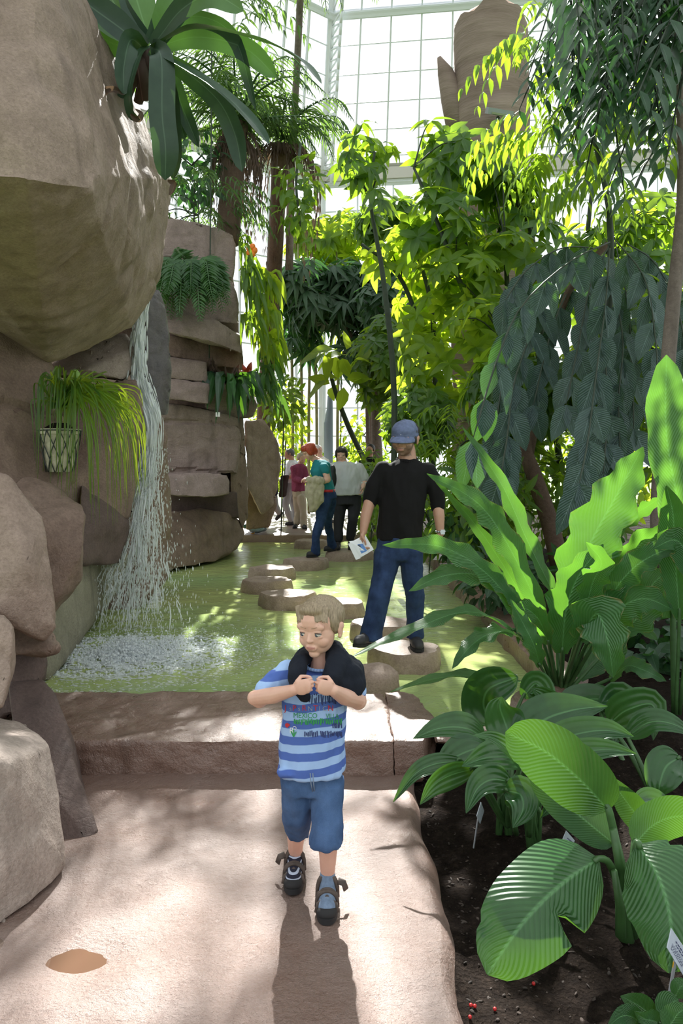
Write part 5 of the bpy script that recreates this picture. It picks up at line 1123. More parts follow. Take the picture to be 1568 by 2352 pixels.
# ================================================================ shrub beds behind the pond and the man
SHRUBS = [
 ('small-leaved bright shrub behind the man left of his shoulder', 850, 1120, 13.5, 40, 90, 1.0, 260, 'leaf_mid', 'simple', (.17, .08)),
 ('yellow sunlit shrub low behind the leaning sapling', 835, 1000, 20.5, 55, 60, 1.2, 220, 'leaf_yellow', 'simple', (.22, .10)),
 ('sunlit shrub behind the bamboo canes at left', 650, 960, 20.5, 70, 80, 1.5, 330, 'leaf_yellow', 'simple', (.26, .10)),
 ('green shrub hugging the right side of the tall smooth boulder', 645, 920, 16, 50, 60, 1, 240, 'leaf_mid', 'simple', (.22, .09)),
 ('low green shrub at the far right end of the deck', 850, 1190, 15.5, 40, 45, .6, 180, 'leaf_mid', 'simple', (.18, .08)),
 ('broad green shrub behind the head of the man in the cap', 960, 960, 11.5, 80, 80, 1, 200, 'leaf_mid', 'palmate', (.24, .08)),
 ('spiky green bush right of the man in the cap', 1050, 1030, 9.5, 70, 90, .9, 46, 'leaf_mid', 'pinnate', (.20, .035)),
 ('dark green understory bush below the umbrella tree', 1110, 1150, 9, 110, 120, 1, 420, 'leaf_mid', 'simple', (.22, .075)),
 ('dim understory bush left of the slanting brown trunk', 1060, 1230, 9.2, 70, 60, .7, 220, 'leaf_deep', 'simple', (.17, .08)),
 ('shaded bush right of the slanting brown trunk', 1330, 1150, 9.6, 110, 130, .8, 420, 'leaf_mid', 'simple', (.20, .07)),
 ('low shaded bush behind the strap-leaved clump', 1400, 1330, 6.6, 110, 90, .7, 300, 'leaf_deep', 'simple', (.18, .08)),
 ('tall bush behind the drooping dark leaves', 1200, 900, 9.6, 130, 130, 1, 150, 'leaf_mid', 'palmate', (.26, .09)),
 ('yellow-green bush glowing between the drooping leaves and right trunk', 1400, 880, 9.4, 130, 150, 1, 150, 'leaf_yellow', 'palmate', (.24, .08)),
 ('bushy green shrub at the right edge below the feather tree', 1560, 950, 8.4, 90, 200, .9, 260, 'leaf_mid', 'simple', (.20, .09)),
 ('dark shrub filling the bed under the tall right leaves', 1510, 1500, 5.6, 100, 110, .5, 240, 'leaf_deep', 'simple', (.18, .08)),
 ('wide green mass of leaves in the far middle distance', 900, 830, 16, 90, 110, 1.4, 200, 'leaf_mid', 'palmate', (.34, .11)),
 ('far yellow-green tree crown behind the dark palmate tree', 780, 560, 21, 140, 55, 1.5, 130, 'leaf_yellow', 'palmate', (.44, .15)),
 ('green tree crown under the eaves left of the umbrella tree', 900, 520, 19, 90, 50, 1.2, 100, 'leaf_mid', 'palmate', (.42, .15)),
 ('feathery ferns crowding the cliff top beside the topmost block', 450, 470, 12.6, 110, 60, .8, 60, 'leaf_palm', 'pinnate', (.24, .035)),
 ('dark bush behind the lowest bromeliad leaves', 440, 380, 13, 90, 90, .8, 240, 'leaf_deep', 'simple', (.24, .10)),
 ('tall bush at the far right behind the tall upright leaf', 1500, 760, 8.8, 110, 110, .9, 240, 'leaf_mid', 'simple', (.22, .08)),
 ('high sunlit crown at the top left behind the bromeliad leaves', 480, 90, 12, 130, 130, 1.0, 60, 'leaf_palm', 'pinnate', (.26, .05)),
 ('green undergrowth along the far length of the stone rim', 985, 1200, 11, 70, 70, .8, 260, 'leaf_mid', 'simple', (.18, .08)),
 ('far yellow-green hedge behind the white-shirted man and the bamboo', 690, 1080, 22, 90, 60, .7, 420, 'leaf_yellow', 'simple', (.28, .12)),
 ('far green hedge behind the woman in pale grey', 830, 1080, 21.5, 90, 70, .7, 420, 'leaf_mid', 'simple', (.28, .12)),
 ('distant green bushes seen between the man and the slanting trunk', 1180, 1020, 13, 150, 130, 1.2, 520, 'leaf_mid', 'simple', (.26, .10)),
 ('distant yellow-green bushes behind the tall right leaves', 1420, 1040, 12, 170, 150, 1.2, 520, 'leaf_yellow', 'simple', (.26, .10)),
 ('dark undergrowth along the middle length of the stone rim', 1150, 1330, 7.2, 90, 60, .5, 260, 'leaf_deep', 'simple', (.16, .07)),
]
for (lab, px, py, d, rx, ry, rd, n, mat, kind, lf) in SHRUBS:
    c = P(px, py, d); z0 = 2.9 if d > 10 and px < 560 else 0
    tree('shrub', lab, 'shrub', d, [([(px, YH+(EYE-z0)*F/d, d), (px+6, py+ry*.4, d), (px, py, d)], [1.5, 1.5, 1])], [(px, py, d, rx, ry, rd, n)], mat, 'stem_dark', kind, lf, 7, T_LANCE if kind == 'pinnate' else T_OVAL, sticks=3, root=z0)
# ================================================================ people
def skin_mat(name, col):
    m, nt, N, L = new_mat(name); pos = node(nt, 'ShaderNodeNewGeometry').outputs['Position']
    c = mixc(nt, .5, col, ramp(nt, noise_tex(nt, pos, 22, 3), [(.3, tuple(x*f for x, f in zip(col, (.95, .82, .80)))), (.7, tuple(min(1, x*1.08) for x in col))]))
    p = node(nt, 'ShaderNodeBsdfPrincipled'); L.new(c, p.inputs['Base Color']); p.inputs['Roughness'].default_value = .45
    p.inputs['Subsurface Weight'].default_value = .12; p.inputs['Subsurface Radius'].default_value = (.012, .005, .003); p.inputs['Subsurface Scale'].default_value = .5
    finish(nt, p.outputs[0]); return m
def hair_mat(name, a, b, rough=.45):
    m, nt, N, L = new_mat(name); pos = node(nt, 'ShaderNodeNewGeometry').outputs['Position']
    mp = node(nt, 'ShaderNodeMapping'); mp.inputs['Scale'].default_value = (260, 120, 25); L.new(pos, mp.inputs['Vector'])
    f = noise_tex(nt, mp.outputs[0], 1, 2); finish(nt, principled(nt, ramp(nt, f, [(.3, a), (.7, b)]), rough, bump(nt, f, .7, .004))); return m
def denim_mat(name, a, b):
    m, nt, N, L = new_mat(name); pos = node(nt, 'ShaderNodeNewGeometry').outputs['Position']
    f = noise_tex(nt, pos, 9, 4); g = noise_tex(nt, pos, 500, 2)
    c = mixc(nt, .25, ramp(nt, f, [(.35, a), (.65, b)]), ramp(nt, g, [(.4, a), (.6, b)])); finish(nt, principled(nt, c, .85, bump(nt, f, .3, .012), .2)); return m
SK = skin_mat('skin_child', (.72, .44, .34)); SKM = skin_mat('skin_man', (.50, .29, .20)); SKF = skin_mat('skin_pale', (.66, .42, .33)); LIP = plain('lip', (.56, .26, .22), .4)
EYEW = plain('eye_white', (.72, .70, .68), .15); IRIS = plain('iris', (.08, .10, .13), .1)
def px(r, d): return r/F*d
def limb(mb, pts):
    """tapered run of (px,py,d,radius px)"""
    for a, b in zip(pts, pts[1:]): mb.cap(P(*a[:3]), P(*b[:3]), px(a[3], a[2]), px(b[3], b[2]))
def rings(mb, rs, n=28, cap=True):
    """level rings (px,py,d,half width px,half depth m[,power])"""
    mb.loft([(P(*r[:3]).x, r[2], P(*r[:3]).z, px(r[3], r[2]), r[4])+((r[5],) if len(r) > 5 else ()) for r in rs][::-1], n, cap)
def fold(scale, amp, vert=1.0, seed=0):
    return lambda c: amp*mnoise.noise(Vector((c.x*scale+seed, c.y*scale, c.z*scale*vert)))+amp*.5*mnoise.noise(Vector((c.x*scale*2.3, c.y*scale*2.3+seed, c.z*scale*2.3*vert)))
class Head:
    """head of height h at c; yaw turns towards the left of the photo, pitch nods down, roll tilts"""
    def __init__(s, c, h, yaw, pitch, roll=0):
        s.c = Vector(c); s.h = h
        s.R = Matrix.Rotation(math.radians(-yaw), 3, 'Z') @ Matrix.Rotation(math.radians(roll), 3, 'Y') @ Matrix.Rotation(math.radians(pitch), 3, 'X')
    def p(s, x, y, z): return s.c+s.R @ (Vector((x, -y, z))*s.h)
    def ell(s, mb, x, y, z, rx, ry, rz, nu=20, nv=14): mb.ell(s.p(x, y, z), (rx*s.h, ry*s.h, rz*s.h), s.R, nu, nv)
    def cap(s, mb, a, b, r0, r1): mb.cap(s.p(*a), s.p(*b), r0*s.h, r1*s.h, 10)
    def skull(s, mb, child=False, detail=True):
        if child:
            s.ell(mb, 0, -.07, .13, .37, .45, .365); s.ell(mb, 0, .10, -.08, .315, .275, .36); s.ell(mb, 0, .12, -.25, .238, .225, .185); s.ell(mb, 0, .255, -.385, .10, .085, .075)
            for g in (-1, 1):
                s.ell(mb, g*.15, .215, -.16, .130, .122, .125); s.ell(mb, g*.13, .30, .10, .14, .06, .08); s.ell(mb, g*.140, .318, .026, .082, .046, .024); s.ell(mb, g*.140, .308, -.070, .078, .04, .018); s.ell(mb, g*.036, .375, -.128, .028, .034, .024)
            s.cap(mb, (0, .32, .03), (0, .395, -.118), .028, .043)
            s.ell(mb, 0, .338, -.255, .11, .045, .07); s.ell(mb, 0, .362, -.233, .078, .034, .014); s.ell(mb, 0, .356, -.268, .066, .036, .018)
        else:
            s.ell(mb, 0, -.07, .13, .365, .45, .36); s.ell(mb, 0, .10, -.10, .295, .285, .37); s.ell(mb, 0, .14, -.28, .235, .215, .18); s.ell(mb, 0, .27, -.40, .085, .075, .065)
            for g in (-1, 1):
                s.ell(mb, g*.16, .225, -.16, .145, .125, .14); s.ell(mb, g*.135, .315, .095, .125, .055, .05)
                s.ell(mb, g*.140, .325, .032, .085, .045, .026); s.ell(mb, g*.140, .318, -.062, .08, .035, .018); s.ell(mb, g*.045, .40, -.118, .034, .04, .030)
            s.cap(mb, (0, .35, .05), (0, .43, -.10), .034, .05); s.ell(mb, 0, .365, -.255, .115, .045, .075)
            s.ell(mb, 0, .385, -.222, .095, .045, .020); s.ell(mb, 0, .38, -.272, .080, .045, .024)
        for g in (-1, 1):
            s.ell(mb, g*.375, -.06, -.04, .035, .085, .13); s.ell(mb, g*.395, -.09, .02, .035, .065, .07); s.ell(mb, g*.375, -.03, -.14, .03, .045, .045)
    def eyes(s, parent, iris=IRIS, look=(0, 0), child=False):
        dy = .004 if child else 0; lash = bpy.data.materials.get('lash') or plain('lash', (.06, .035, .028), .6)
        for g in (-1, 1):
            mb = MB(); s.ell(mb, g*.140, .295+dy, -.014, .062, .062, .054); e = mb.build('eye', EYEW, parent)
            mb = MB(); s.ell(mb, g*.140+look[0], .332+dy, -.014+look[1], .036, .028, .036, 14, 8); mb.build('iris', iris, e)
            mb = MB(); s.cap(mb, (g*.140-.07, .330+dy-.02, -.002), (g*.140-.02, .362+dy, .008), .006, .008); s.cap(mb, (g*.140-.02, .362+dy, .008), (g*.140+.03, .360+dy, .007), .008, .008); s.cap(mb, (g*.140+.03, .360+dy, .007), (g*.140+.075, .325+dy, -.006), .008, .006); mb.build('eyelash', lash, parent)
    def brows(s, parent, mat, t=.016, child=False):
        k = -.018 if child else 0
        for g in (-1, 1):
            mb = MB(); s.cap(mb, (g*.06, .388+k, .098), (g*.15, .375+k, .115), t, t); s.cap(mb, (g*.15, .375+k, .115), (g*.235, .315+k, .09), t, t*.5); mb.build('eyebrow', mat, parent)
    def hair(s, name, mat, parent, mode='short', voxel=.005, amp=.012):
        mb = MB()
        s.ell(mb, 0, -.125, .165, .405, .455, .365)
        if mode == 'short':
            s.ell(mb, 0, .10, .36, .30, .24, .14); s.ell(mb, 0, -.30, -.03, .30, .22, .22)
            for g in (-1, 1): s.ell(mb, g*.335, .0, .10, .06, .15, .18)
            rr = random.Random(4)
            for k in range(15):
                x = -.30+.6*k/14; ln = rr.uniform(.0, .15); s.cap(mb, (x*.95-.03, .22-.25*abs(x), .43-.5*x*x), (x+.05, .36-.55*x*x, .245-ln*.9-.15*abs(x)), .040, .009)
        elif mode == 'bob':
            s.ell(mb, 0, .12, .34, .34, .28, .18); s.ell(mb, 0, -.30, -.12, .33, .26, .30)
            for g in (-1, 1): s.ell(mb, g*.36, .02, .02, .09, .22, .30)
            rr = random.Random(6)
            for k in range(11): x = -.3+.6*k/10; s.cap(mb, (x, .22, .38), (x*1.05, .35-.5*x*x, .20+rr.uniform(-.03, .03)), .055, .025)
        elif mode == 'old':
            s.ell(mb, 0, -.2, .12, .40, .40, .36); s.ell(mb, 0, -.32, -.05, .32, .22, .22)
            for g in (-1, 1): s.ell(mb, g*.34, -.04, .06, .06, .18, .17)
        elif mode == 'under_cap':
            s.ell(mb, 0, -.30, -.04, .31, .2, .2)
            for g in (-1, 1): s.ell(mb, g*.35, .06, .0, .04, .10, .15)
        h = s.h
        return fuse(name, mb, mat, parent, voxel, 3, .5, lambda c: amp*.5*h*(mnoise.noise(Vector((c.x*70, c.y*50, c.z*22)))+.6*mnoise.noise(Vector((c.x*160, c.y*120, c.z*40)))))
def lips(o, hd):
    """the mouth's own colour on the faces of the lips"""
    me = o.data; me.materials.append(LIP); a, b = hd.p(0, .40, -.232), hd.p(0, .395, -.275); inv = hd.R.inverted()
    for p in me.polygons:
        v = inv @ (p.center-hd.c)/hd.h
        if abs(v.x) < .088*(1-(abs(v.z+.250)/.05)**2*.5) and abs(v.z+.250) < .034-abs(v.x)*.22 and -v.y > .34: p.material_index = 1
def hand(mb, w, d, n, side, sc=1, curl=(20, 30, 20), thumb=.5, spread=.0):
    """palm, four fingers and thumb; d along the hand, n the way the palm faces, side the way the thumb lies"""
    d = Vector(d).normalized(); n = Vector(n); n = (n-d*n.dot(d)).normalized(); s = Vector(side); s = (s-d*s.dot(d)-n*s.dot(n)).normalized(); w = Vector(w)
    PL, PW, PT = .092*sc, .080*sc, .028*sc
    R = Matrix((s, d, n)).transposed()
    mb.ell(w+d*PL*.52, (PW*.52, PL*.60, PT*.62), R); mb.ell(w+d*PL*.8, (PW*.50, PL*.30, PT*.55), R); mb.ell(w+d*PL*.30+s*PW*.28+n*PT*.25, (PW*.24, PL*.34, PT*.55), R)
    for k, (ln, off) in enumerate(((.070, .36), (.078, .12), (.072, -.12), (.056, -.35))):
        b = w+d*PL*(.98-.05*abs(k-1))+s*PW*off; a = 0; L_ = ln*sc; r = (.0088, .0090, .0085, .0076)[k]*sc*(.86 if sc < .8 else 1)
        for j, (f, cu) in enumerate(zip((.45, .31, .24), curl)):
            a += math.radians(cu*(1+.06*k)); dr = (d*math.cos(a)+n*math.sin(a)+s*(off*spread)).normalized(); e = b+dr*L_*f; mb.cap(b, e, r*(1-.06*j), r*(1-.06*(j+1)), 9); b = e
    b = w+d*PL*.28+s*PW*.42; m1 = b+(d*.6+s*.62+n*(.25+.5*thumb)).normalized()*.036*sc; m2 = m1+(d*.8+s*(.35-.7*thumb)+n*(.2+.5*thumb)).normalized()*.030*sc; m3 = m2+(d*.9-s*.5*thumb+n*.3*thumb).normalized()*.022*sc
    mb.cap(b, m1, .0125*sc, .0105*sc, 9); mb.cap(m1, m2, .0102*sc, .0090*sc, 9); mb.cap(m2, m3, .0090*sc, .0072*sc, 9)
def paint(o, test, mat):
    me = o.data; me.materials.append(mat); i = len(me.materials)-1
    for p in me.polygons:
        if test(p.center): p.material_index = i

# ---------------------------------------------------------------- the boy
D = 2.77
boy = empty('person', P(715, 2060, D), 'person, small blond boy in a blue striped shirt walking with both fists at his chest', 'person'); boy.location.z = 0
hd = Head(P(733, 1440, D-.01), .202, 27, 8, -2)
mb = MB(); hd.skull(mb, True)
limb(mb, [(737, 1500, D+.02, 23), (738, 1545, D+.02, 27)]); rings(mb, [(735, 1540, D+.02, 26, .04), (725, 1560, D+.02, 62, .06), (722, 1640, D, 62, .07), (718, 1760, D, 62, .07)])
limb(mb, [(652, 1552, D, 23), (596, 1606, D-.05, 20), (585, 1603, D-.06, 17.5)]); limb(mb, [(587, 1603, D-.06, 17.5), (628, 1597, D-.12, 19), (674, 1585, D-.185, 13)])
limb(mb, [(806, 1552, D, 23), (822, 1610, D-.03, 20)]); limb(mb, [(820, 1608, D-.035, 19.5), (790, 1600, D-.11, 19), (766, 1586, D-.175, 14)])
hand(mb, P(676, 1583, D-.19), (.80, -.35, .30), (.25, .95, -.10), (0.1, 0, 1), .62, (62, 75, 50), .9); hand(mb, P(767, 1585, D-.18), (-.80, -.35, .32), (-.25, .95, -.10), (-.1, 0, 1), .62, (62, 75, 50), .9)
limb(mb, [(688, 1790, D, 24), (682, 1880, D+.03, 22), (679, 1925, D+.08, 20), (678, 1975, D+.13, 14)]); limb(mb, [(752, 1790, D, 24), (753, 1890, D-.08, 22), (753, 1945, D-.09, 22.5), (752, 2015, D-.06, 15.5)])
for fx, fy, dd in ((678, 1972, D+.13), (752, 2015, D-.055)):
    a = P(fx, fy, dd); mb.cap((a.x, a.y, .055), (a.x, a.y-.02, .045), .025, .025); mb.cap((a.x, a.y-.01, .042), (a.x, a.y-.105, .03), .026, .026)
bo = fuse('body', mb, SK, boy, .0025, 3); lips(bo, hd)
hd.eyes(bo, look=(-.014, -.012), child=True); BH = hair_mat('hair_blond', (.20, .145, .09), (.38, .29, .19)); hd.brows(bo, plain('brow_blond', (.45, .28, .19), .6), .009, True); hd.hair('hair', BH, boy, 'short', .0036, .02)
# striped shirt
m, nt, N_, L_ = new_mat('striped_jersey'); pos = node(nt, 'ShaderNodeNewGeometry').outputs['Position']; sp_ = node(nt, 'ShaderNodeSeparateXYZ'); L_.new(pos, sp_.inputs[0])
zz = math_n(nt, 'ADD', sp_.outputs['Z'], math_n(nt, 'MULTIPLY', noise_tex(nt, pos, 9, 2), .012)); zz = math_n(nt, 'ADD', zz, math_n(nt, 'MULTIPLY', sp_.outputs['X'], -.09))
wv = math_n(nt, 'SINE', math_n(nt, 'ADD', math_n(nt, 'MULTIPLY', zz, 2*PI/.0548), 1.571-2*PI*.522/.0548))
col = ramp(nt, math_n(nt, 'ADD', math_n(nt, 'MULTIPLY', wv, .5), .5), [(.44, (.36, .52, .83)), (.56, (.085, .15, .46))])
finish(nt, principled(nt, col, .85, bump(nt, noise_tex(nt, pos, 420, 2), .3, .002), .2)); JER = m
mb = MB(); rings(mb, [(735, 1532, D+.02, 34, .05), (732, 1540, D+.02, 58, .065), (727, 1556, D+.02, 84, .078), (724, 1580, D+.01, 78, .092), (721, 1640, D, 74, .10), (718, 1700, D, 75, .102), (716, 1745, D, 78, .105), (714, 1768, D, 79, .108), (713, 1772, D, 77, .104)])
mb.ell(P(672, 1772, D-.06), (px(36, D), .04, .016))
limb(mb, [(662, 1546, D+.01, 30), (634, 1570, D-.02, 30), (612, 1588, D-.035, 29)]); limb(mb, [(800, 1550, D+.01, 30), (816, 1585, D-.015, 28)])
shirt = fuse('shirt', mb, JER, boy, .0055, 5, .5, fold(22, .007, .45, 3))
mb = MB()
c0 = P(736, 1532, D-.02)
for k in range(28):
    a, a2 = 2*PI*k/28, 2*PI*(k+1)/28; mb.tube([c0+Vector((.052*math.cos(a), .046*math.sin(a)+.02, .006*math.sin(a))), c0+Vector((.052*math.cos(a2), .046*math.sin(a2)+.02, .006*math.sin(a2)))], .006, 6)
mb.build('collar', plain('collar_blue', (.30, .45, .78), .85), shirt)
bvh = BVHTree.FromPolygons([v.co.copy() for v in shirt.data.vertices], [tuple(p.vertices) for p in shirt.data.polygons])
def on_shirt(x, y, off=.0025):
    h = bvh.ray_cast(P(x, y, 2.2), (P(x, y, 3)-P(x, y, 2.2)).normalized())[0]
    return (h+Vector((0, -off, 0))) if h else None
def print_text(txt, x, y, hpx, col, parent, wscale=1):
    cu = bpy.data.curves.new('t', 'FONT'); cu.body = txt; cu.size = 1; cu.resolution_u = 3; o = bpy.data.objects.new('t', cu); COL.objects.link(o)
    me = bpy.data.meshes.new_from_object(o.evaluated_get(bpy.context.evaluated_depsgraph_get())); bpy.data.objects.remove(o)
    bm = bmesh.new(); bm.from_mesh(me); bmesh.ops.triangulate(bm, faces=bm.faces[:]); bmesh.ops.subdivide_edges(bm, edges=bm.edges[:], cuts=1); ok = True
    for v in bm.verts:
        q = on_shirt(x+v.co.x*hpx*1.4*wscale, y-v.co.y*hpx*1.4+(v.co.x*hpx*1.4*wscale)*.02)
        if q: v.co = q
        else: ok = False
    bm.to_mesh(me); bm.free()
    if ok: link('print', me, col, parent, smooth=False).name = 'shirt_print'
RED = plain('print_red', (.55, .03, .04), .7); GRN = plain('print_green', (.03, .30, .08), .7); NAV = plain('print_navy', (.03, .045, .16), .7); GRY = plain('print_grey', (.30, .34, .42), .7); WHT = plain('print_white', (.75, .8, .85), .7)
for t, x in (('J', 653), ('P', 671), ('R', 693), ('T', 719), ('N', 752)): print_text(t, x, 1632, 13, RED, shirt)
for t, x in (('s', 664), ('s', 684), ('N', 706), ('I', 732), ('C', 740)): print_text(t, x, 1632, 11, GRY, shirt)
print_text('MEXICO', 673, 1648, 12, GRN, shirt, .88); print_text('VILLA', 748, 1650, 12, GRN, shirt, .72)
print_text('R', 664, 1684, 14, WHT, shirt); print_text('O', 671, 1676, 9, WHT, shirt)
def dashes(name, spots, col, w=1.3):
    mb = MB()
    for (x0, y0, x1, y1) in spots:
        q = [on_shirt(x0-w, y0), on_shirt(x0+w, y0), on_shirt(x1+w, y1), on_shirt(x1-w, y1)]
        if all(q): mb.add(q, [(0, 1, 2, 3)])
    if mb.V: mb.build('shirt_print', col, shirt, smooth=False)
rs = random.Random(9)
dashes('g', [(x, 1650+rs.uniform(-1, 3), x+rs.uniform(-2, 2), 1660+rs.uniform(0, 6)) for x in range(676, 786, 4)], GRN)
dashes('n', [(x, 1680+rs.uniform(-3, 2), x+rs.uniform(-2, 2), 1689+rs.uniform(0, 5)) for x in range(700, 786, 4) if not 728 < x < 736], NAV)
dashes('n', [(x, 1596+rs.uniform(-4, 2), x+rs.uniform(-2, 2), 1612+rs.uniform(0, 8)) for x in range(712, 782, 5)], NAV); dashes('n', [(x, 1660+rs.uniform(-3, 2), x+rs.uniform(-2, 2), 1672) for x in range(764, 786, 4)], NAV)
dashes('r', [(656+k*1.6, 1660+abs(k-2), 656+k*1.6, 1671-abs(k-2)*1.5) for k in range(6)], RED); dashes('g', [(668, 1678, 674, 1692), (680, 1680, 674, 1692), (674, 1675, 675, 1690)], GRN)
# dark pullover draped round the neck
PUL = plain('navy_fleece', (.012, .015, .024), .9, .25, bumps=.4, bscale=260, bdist=.003)
mb = MB(); limb(mb, [(735, 1492, D+.085, 26), (703, 1502, D+.03, 17), (686, 1522, D-.05, 19), (680, 1550, D-.095, 20), (686, 1580, D-.115, 19), (700, 1602, D-.115, 13)])
limb(mb, [(735, 1492, D+.085, 26), (765, 1496, D+.04, 24), (778, 1520, D-.04, 30), (764, 1556, D-.09, 26), (750, 1576, D-.12, 14)])
mb.ell(P(792, 1545, D-.01), (.070, .085, .062)); mb.ell(P(806, 1568, D-.02), (.052, .075, .062)); mb.ell(P(780, 1570, D-.055), (.065, .055, .052)); mb.ell(P(735, 1520, D+.08), (.10, .06, .07))
fuse('pullover', mb, PUL, boy, .0055, 5, .5, fold(26, .008, .4, 7))
# denim shorts
DEN = denim_mat('denim_shorts', (.035, .075, .17), (.085, .15, .30))
mb = MB(); rings(mb, [(716, 1755, D, 70, .088), (716, 1790, D, 71, .092), (716, 1812, D, 70, .09)])
rings(mb, [(684, 1790, D, 39, .082), (682, 1840, D+.01, 36.5, .078), (681, 1880, D+.03, 33, .07), (684, 1905, D+.055, 27, .055), (686, 1922, D+.075, 22, .042)]); rings(mb, [(752, 1790, D, 39, .082), (752, 1850, D-.04, 36, .076), (751, 1895, D-.075, 37, .072), (749, 1925, D-.085, 40, .072), (749, 1936, D-.085, 41, .07)])
sh = fuse('shorts', mb, DEN, boy, .0055, 4, .5, fold(24, .007, .5, 1))
mb = MB(); mb.tube([P(712, 1776, D-.104), P(714, 1800, D-.10), P(718, 1818, D-.085)], .0022, 5); mb.tube([P(718, 1776, D-.104), P(720, 1800, D-.10), P(722, 1818, D-.085)], .0022, 5); mb.build('fly_stitching', plain('stitch', (.22, .28, .40), .8), sh)
SOCKD = new_mat('striped_sock')
m, nt, N_, L_ = SOCKD; pos = node(nt, 'ShaderNodeNewGeometry').outputs['Position']; sp_ = node(nt, 'ShaderNodeSeparateXYZ'); L_.new(pos, sp_.inputs[0])
wv = math_n(nt, 'SINE', math_n(nt, 'MULTIPLY', sp_.outputs['Z'], 2*PI/.014)); finish(nt, principled(nt, ramp(nt, wv, [(.5, (.012, .013, .03)), (.6, (.45, .5, .62))]), .9)); SOCKD = m
SOCKB = plain('blue_sock', (.16, .22, .32), .9, nz=.2, nscale=60); SAND = plain('sandal_brown', (.075, .055, .045), .7, nz=.3, nscale=40); SOLE = plain('sandal_sole', (.018, .017, .018), .8)
def sandal(ax, ay, sock, sock_top):
    """ankle at ax, ay on the path; toes towards the camera"""
    mb = MB(); mb.cap((ax, ay, sock_top), (ax, ay-.005, .055), .0265, .029); mb.cap((ax, ay-.005, .045), (ax, ay-.105, .034), .030, .030); mb.cap((ax, ay+.01, .04), (ax, ay+.02, .035), .028, .028)
    so = fuse('sock', mb, sock, boy, .005, 4)
    V = []; n = 30
    for zz, g in ((.002, 1), (.020, 1.03)):
        for k in range(n):
            a = 2*PI*k/n; t = .5+.5*math.cos(a); w = (.031+.010*t)*g*abs(math.sin(a))**.75*(1 if math.sin(a) > 0 else -1); V.append((ax+w, ay+.045-.195*(t*1.02-.01), zz))
    Fc = [tuple(range(n))[::-1], tuple(range(n, 2*n))]+[(k, (k+1) % n, n+(k+1) % n, n+k) for k in range(n)]
    sm = MB(); sm.add(V, Fc); base = sm.build('sandal', SOLE, boy, sharp=40)
    st = MB()
    def strap(y, zt, w, dy=0):
        pts = [Vector((ax+math.cos(a)*.035, y+dy*math.sin(a), .012+(zt-.012)*math.sin(a)**.6)) for a in np.linspace(0.02, PI-.02, 12)]; st.tube(pts, [(w, .003)]*12 if False else w*.55, 6)
    for yy, zt in ((-.062, .072), (-.070, .070), (-.005, .096), (-.014, .094)): strap(ay+yy, zt, .013)
    st.tube([(ax-.033, ay-.05, .02), (ax-.032, ay-.005, .045), (ax-.029, ay+.028, .055), (ax, ay+.042, .06), (ax+.029, ay+.028, .055), (ax+.032, ay-.005, .045), (ax+.033, ay-.05, .02)], .0065, 6)
    st.tube([(ax-.036, ay-.11, .02), (ax-.03, ay-.098, .042), (ax, ay-.088, .062), (ax+.03, ay-.098, .042), (ax+.036, ay-.11, .02)], .007, 8)
    st.build('strap', SAND, base)
    lo = MB(); g = -1 if ax < P(715, 2000, D).x else 1
    lo.tube([(ax+g*.036, ay-.012, .075), (ax+g*.056, ay-.014, .068), (ax+g*.064, ay-.016, .045)], [(.012, .003)]*3, 8); lo.build('loose_strap_end', SAND, base)
    mb = MB(); mb.ell((ax, ay-.118, .026), (.034, .030, .022), None, 22, 14); mb.build('toe_cap', SOLE, base)
sandal(P(678, 1972, D+.13).x, D+.115, SOCKD, .085); sandal(P(752, 2015, D-.055).x, D-.065, SOCKB, .095)

# ---------------------------------------------------------------- the man in the cap
D = 5.75
man = empty('person', P(952, 1487, D), 'person, man in a blue cap, black sweater and jeans stepping across the pond stones', 'person')
hd = Head(P(929, 1007, D-.02), .25, 24, 13, 3)
mb = MB(); hd.skull(mb); limb(mb, [(934, 1030, D+.04, 19), (936, 1064, D+.04, 22)]); rings(mb, [(932, 1060, D+.03, 24, .07), (930, 1085, D, 45, .09), (922, 1160, D, 46, .09), (918, 1240, D, 44, .09)])
limb(mb, [(884, 1092, D, 11), (851, 1148, D, 13), (847, 1160, D-.02, 13.5)]); limb(mb, [(848, 1155, D-.02, 13.5), (840, 1185, D-.05, 13), (834, 1222, D-.08, 8.5)]); limb(mb, [(984, 1094, D, 11), (1004, 1155, D, 13)]); limb(mb, [(1004, 1155, D, 13.5), (1008, 1185, D-.03, 13), (1011, 1226, D-.05, 8.5)])
hand(mb, P(833, 1222, D-.08), (-.10, -.15, -1), (.85, -.2, 0), (.1, -1, 0), 1.0, (35, 45, 35), .6); hand(mb, P(1011, 1226, D-.05), (-.06, -.1, -1), (-.8, .3, 0), (-.2, -1, 0), 1.0, (25, 40, 30), .4)
mo = fuse('body', mb, SKM, man, .0055, 3); hd.eyes(mo, look=(0, -.02)); DKH = hair_mat('hair_black', (.010, .008, .008), (.035, .028, .025)); hd.brows(mo, DKH, .018); lips(mo, hd)
inv = hd.R.inverted(); STUB = skin_mat('stubble', (.25, .155, .115))
def beardy(c):
    v = inv @ (c-hd.c)/hd.h; return -v.y > .02 and -.5 < v.z < -.2+(.0 if abs(v.x) < .16 else .06) and not (abs(v.x) < .1 and abs(v.z+.25) < .035)
paint(mo, beardy, STUB)
hd.hair('hair', DKH, man, 'under_cap', .006, .01)
CAP = plain('cap_denim', (.125, .155, .27), .8, nz=.25, nscale=25); mb = MB(); hd.ell(mb, 0, -.06, .20, .40, .475, .34); hd.ell(mb, 0, -.06, .12, .405, .48, .20)
cap = fuse('cap', mb, CAP, man, .007, 3, .5, lambda c: .004*mnoise.noise(c*18))
V = []; Fc = []
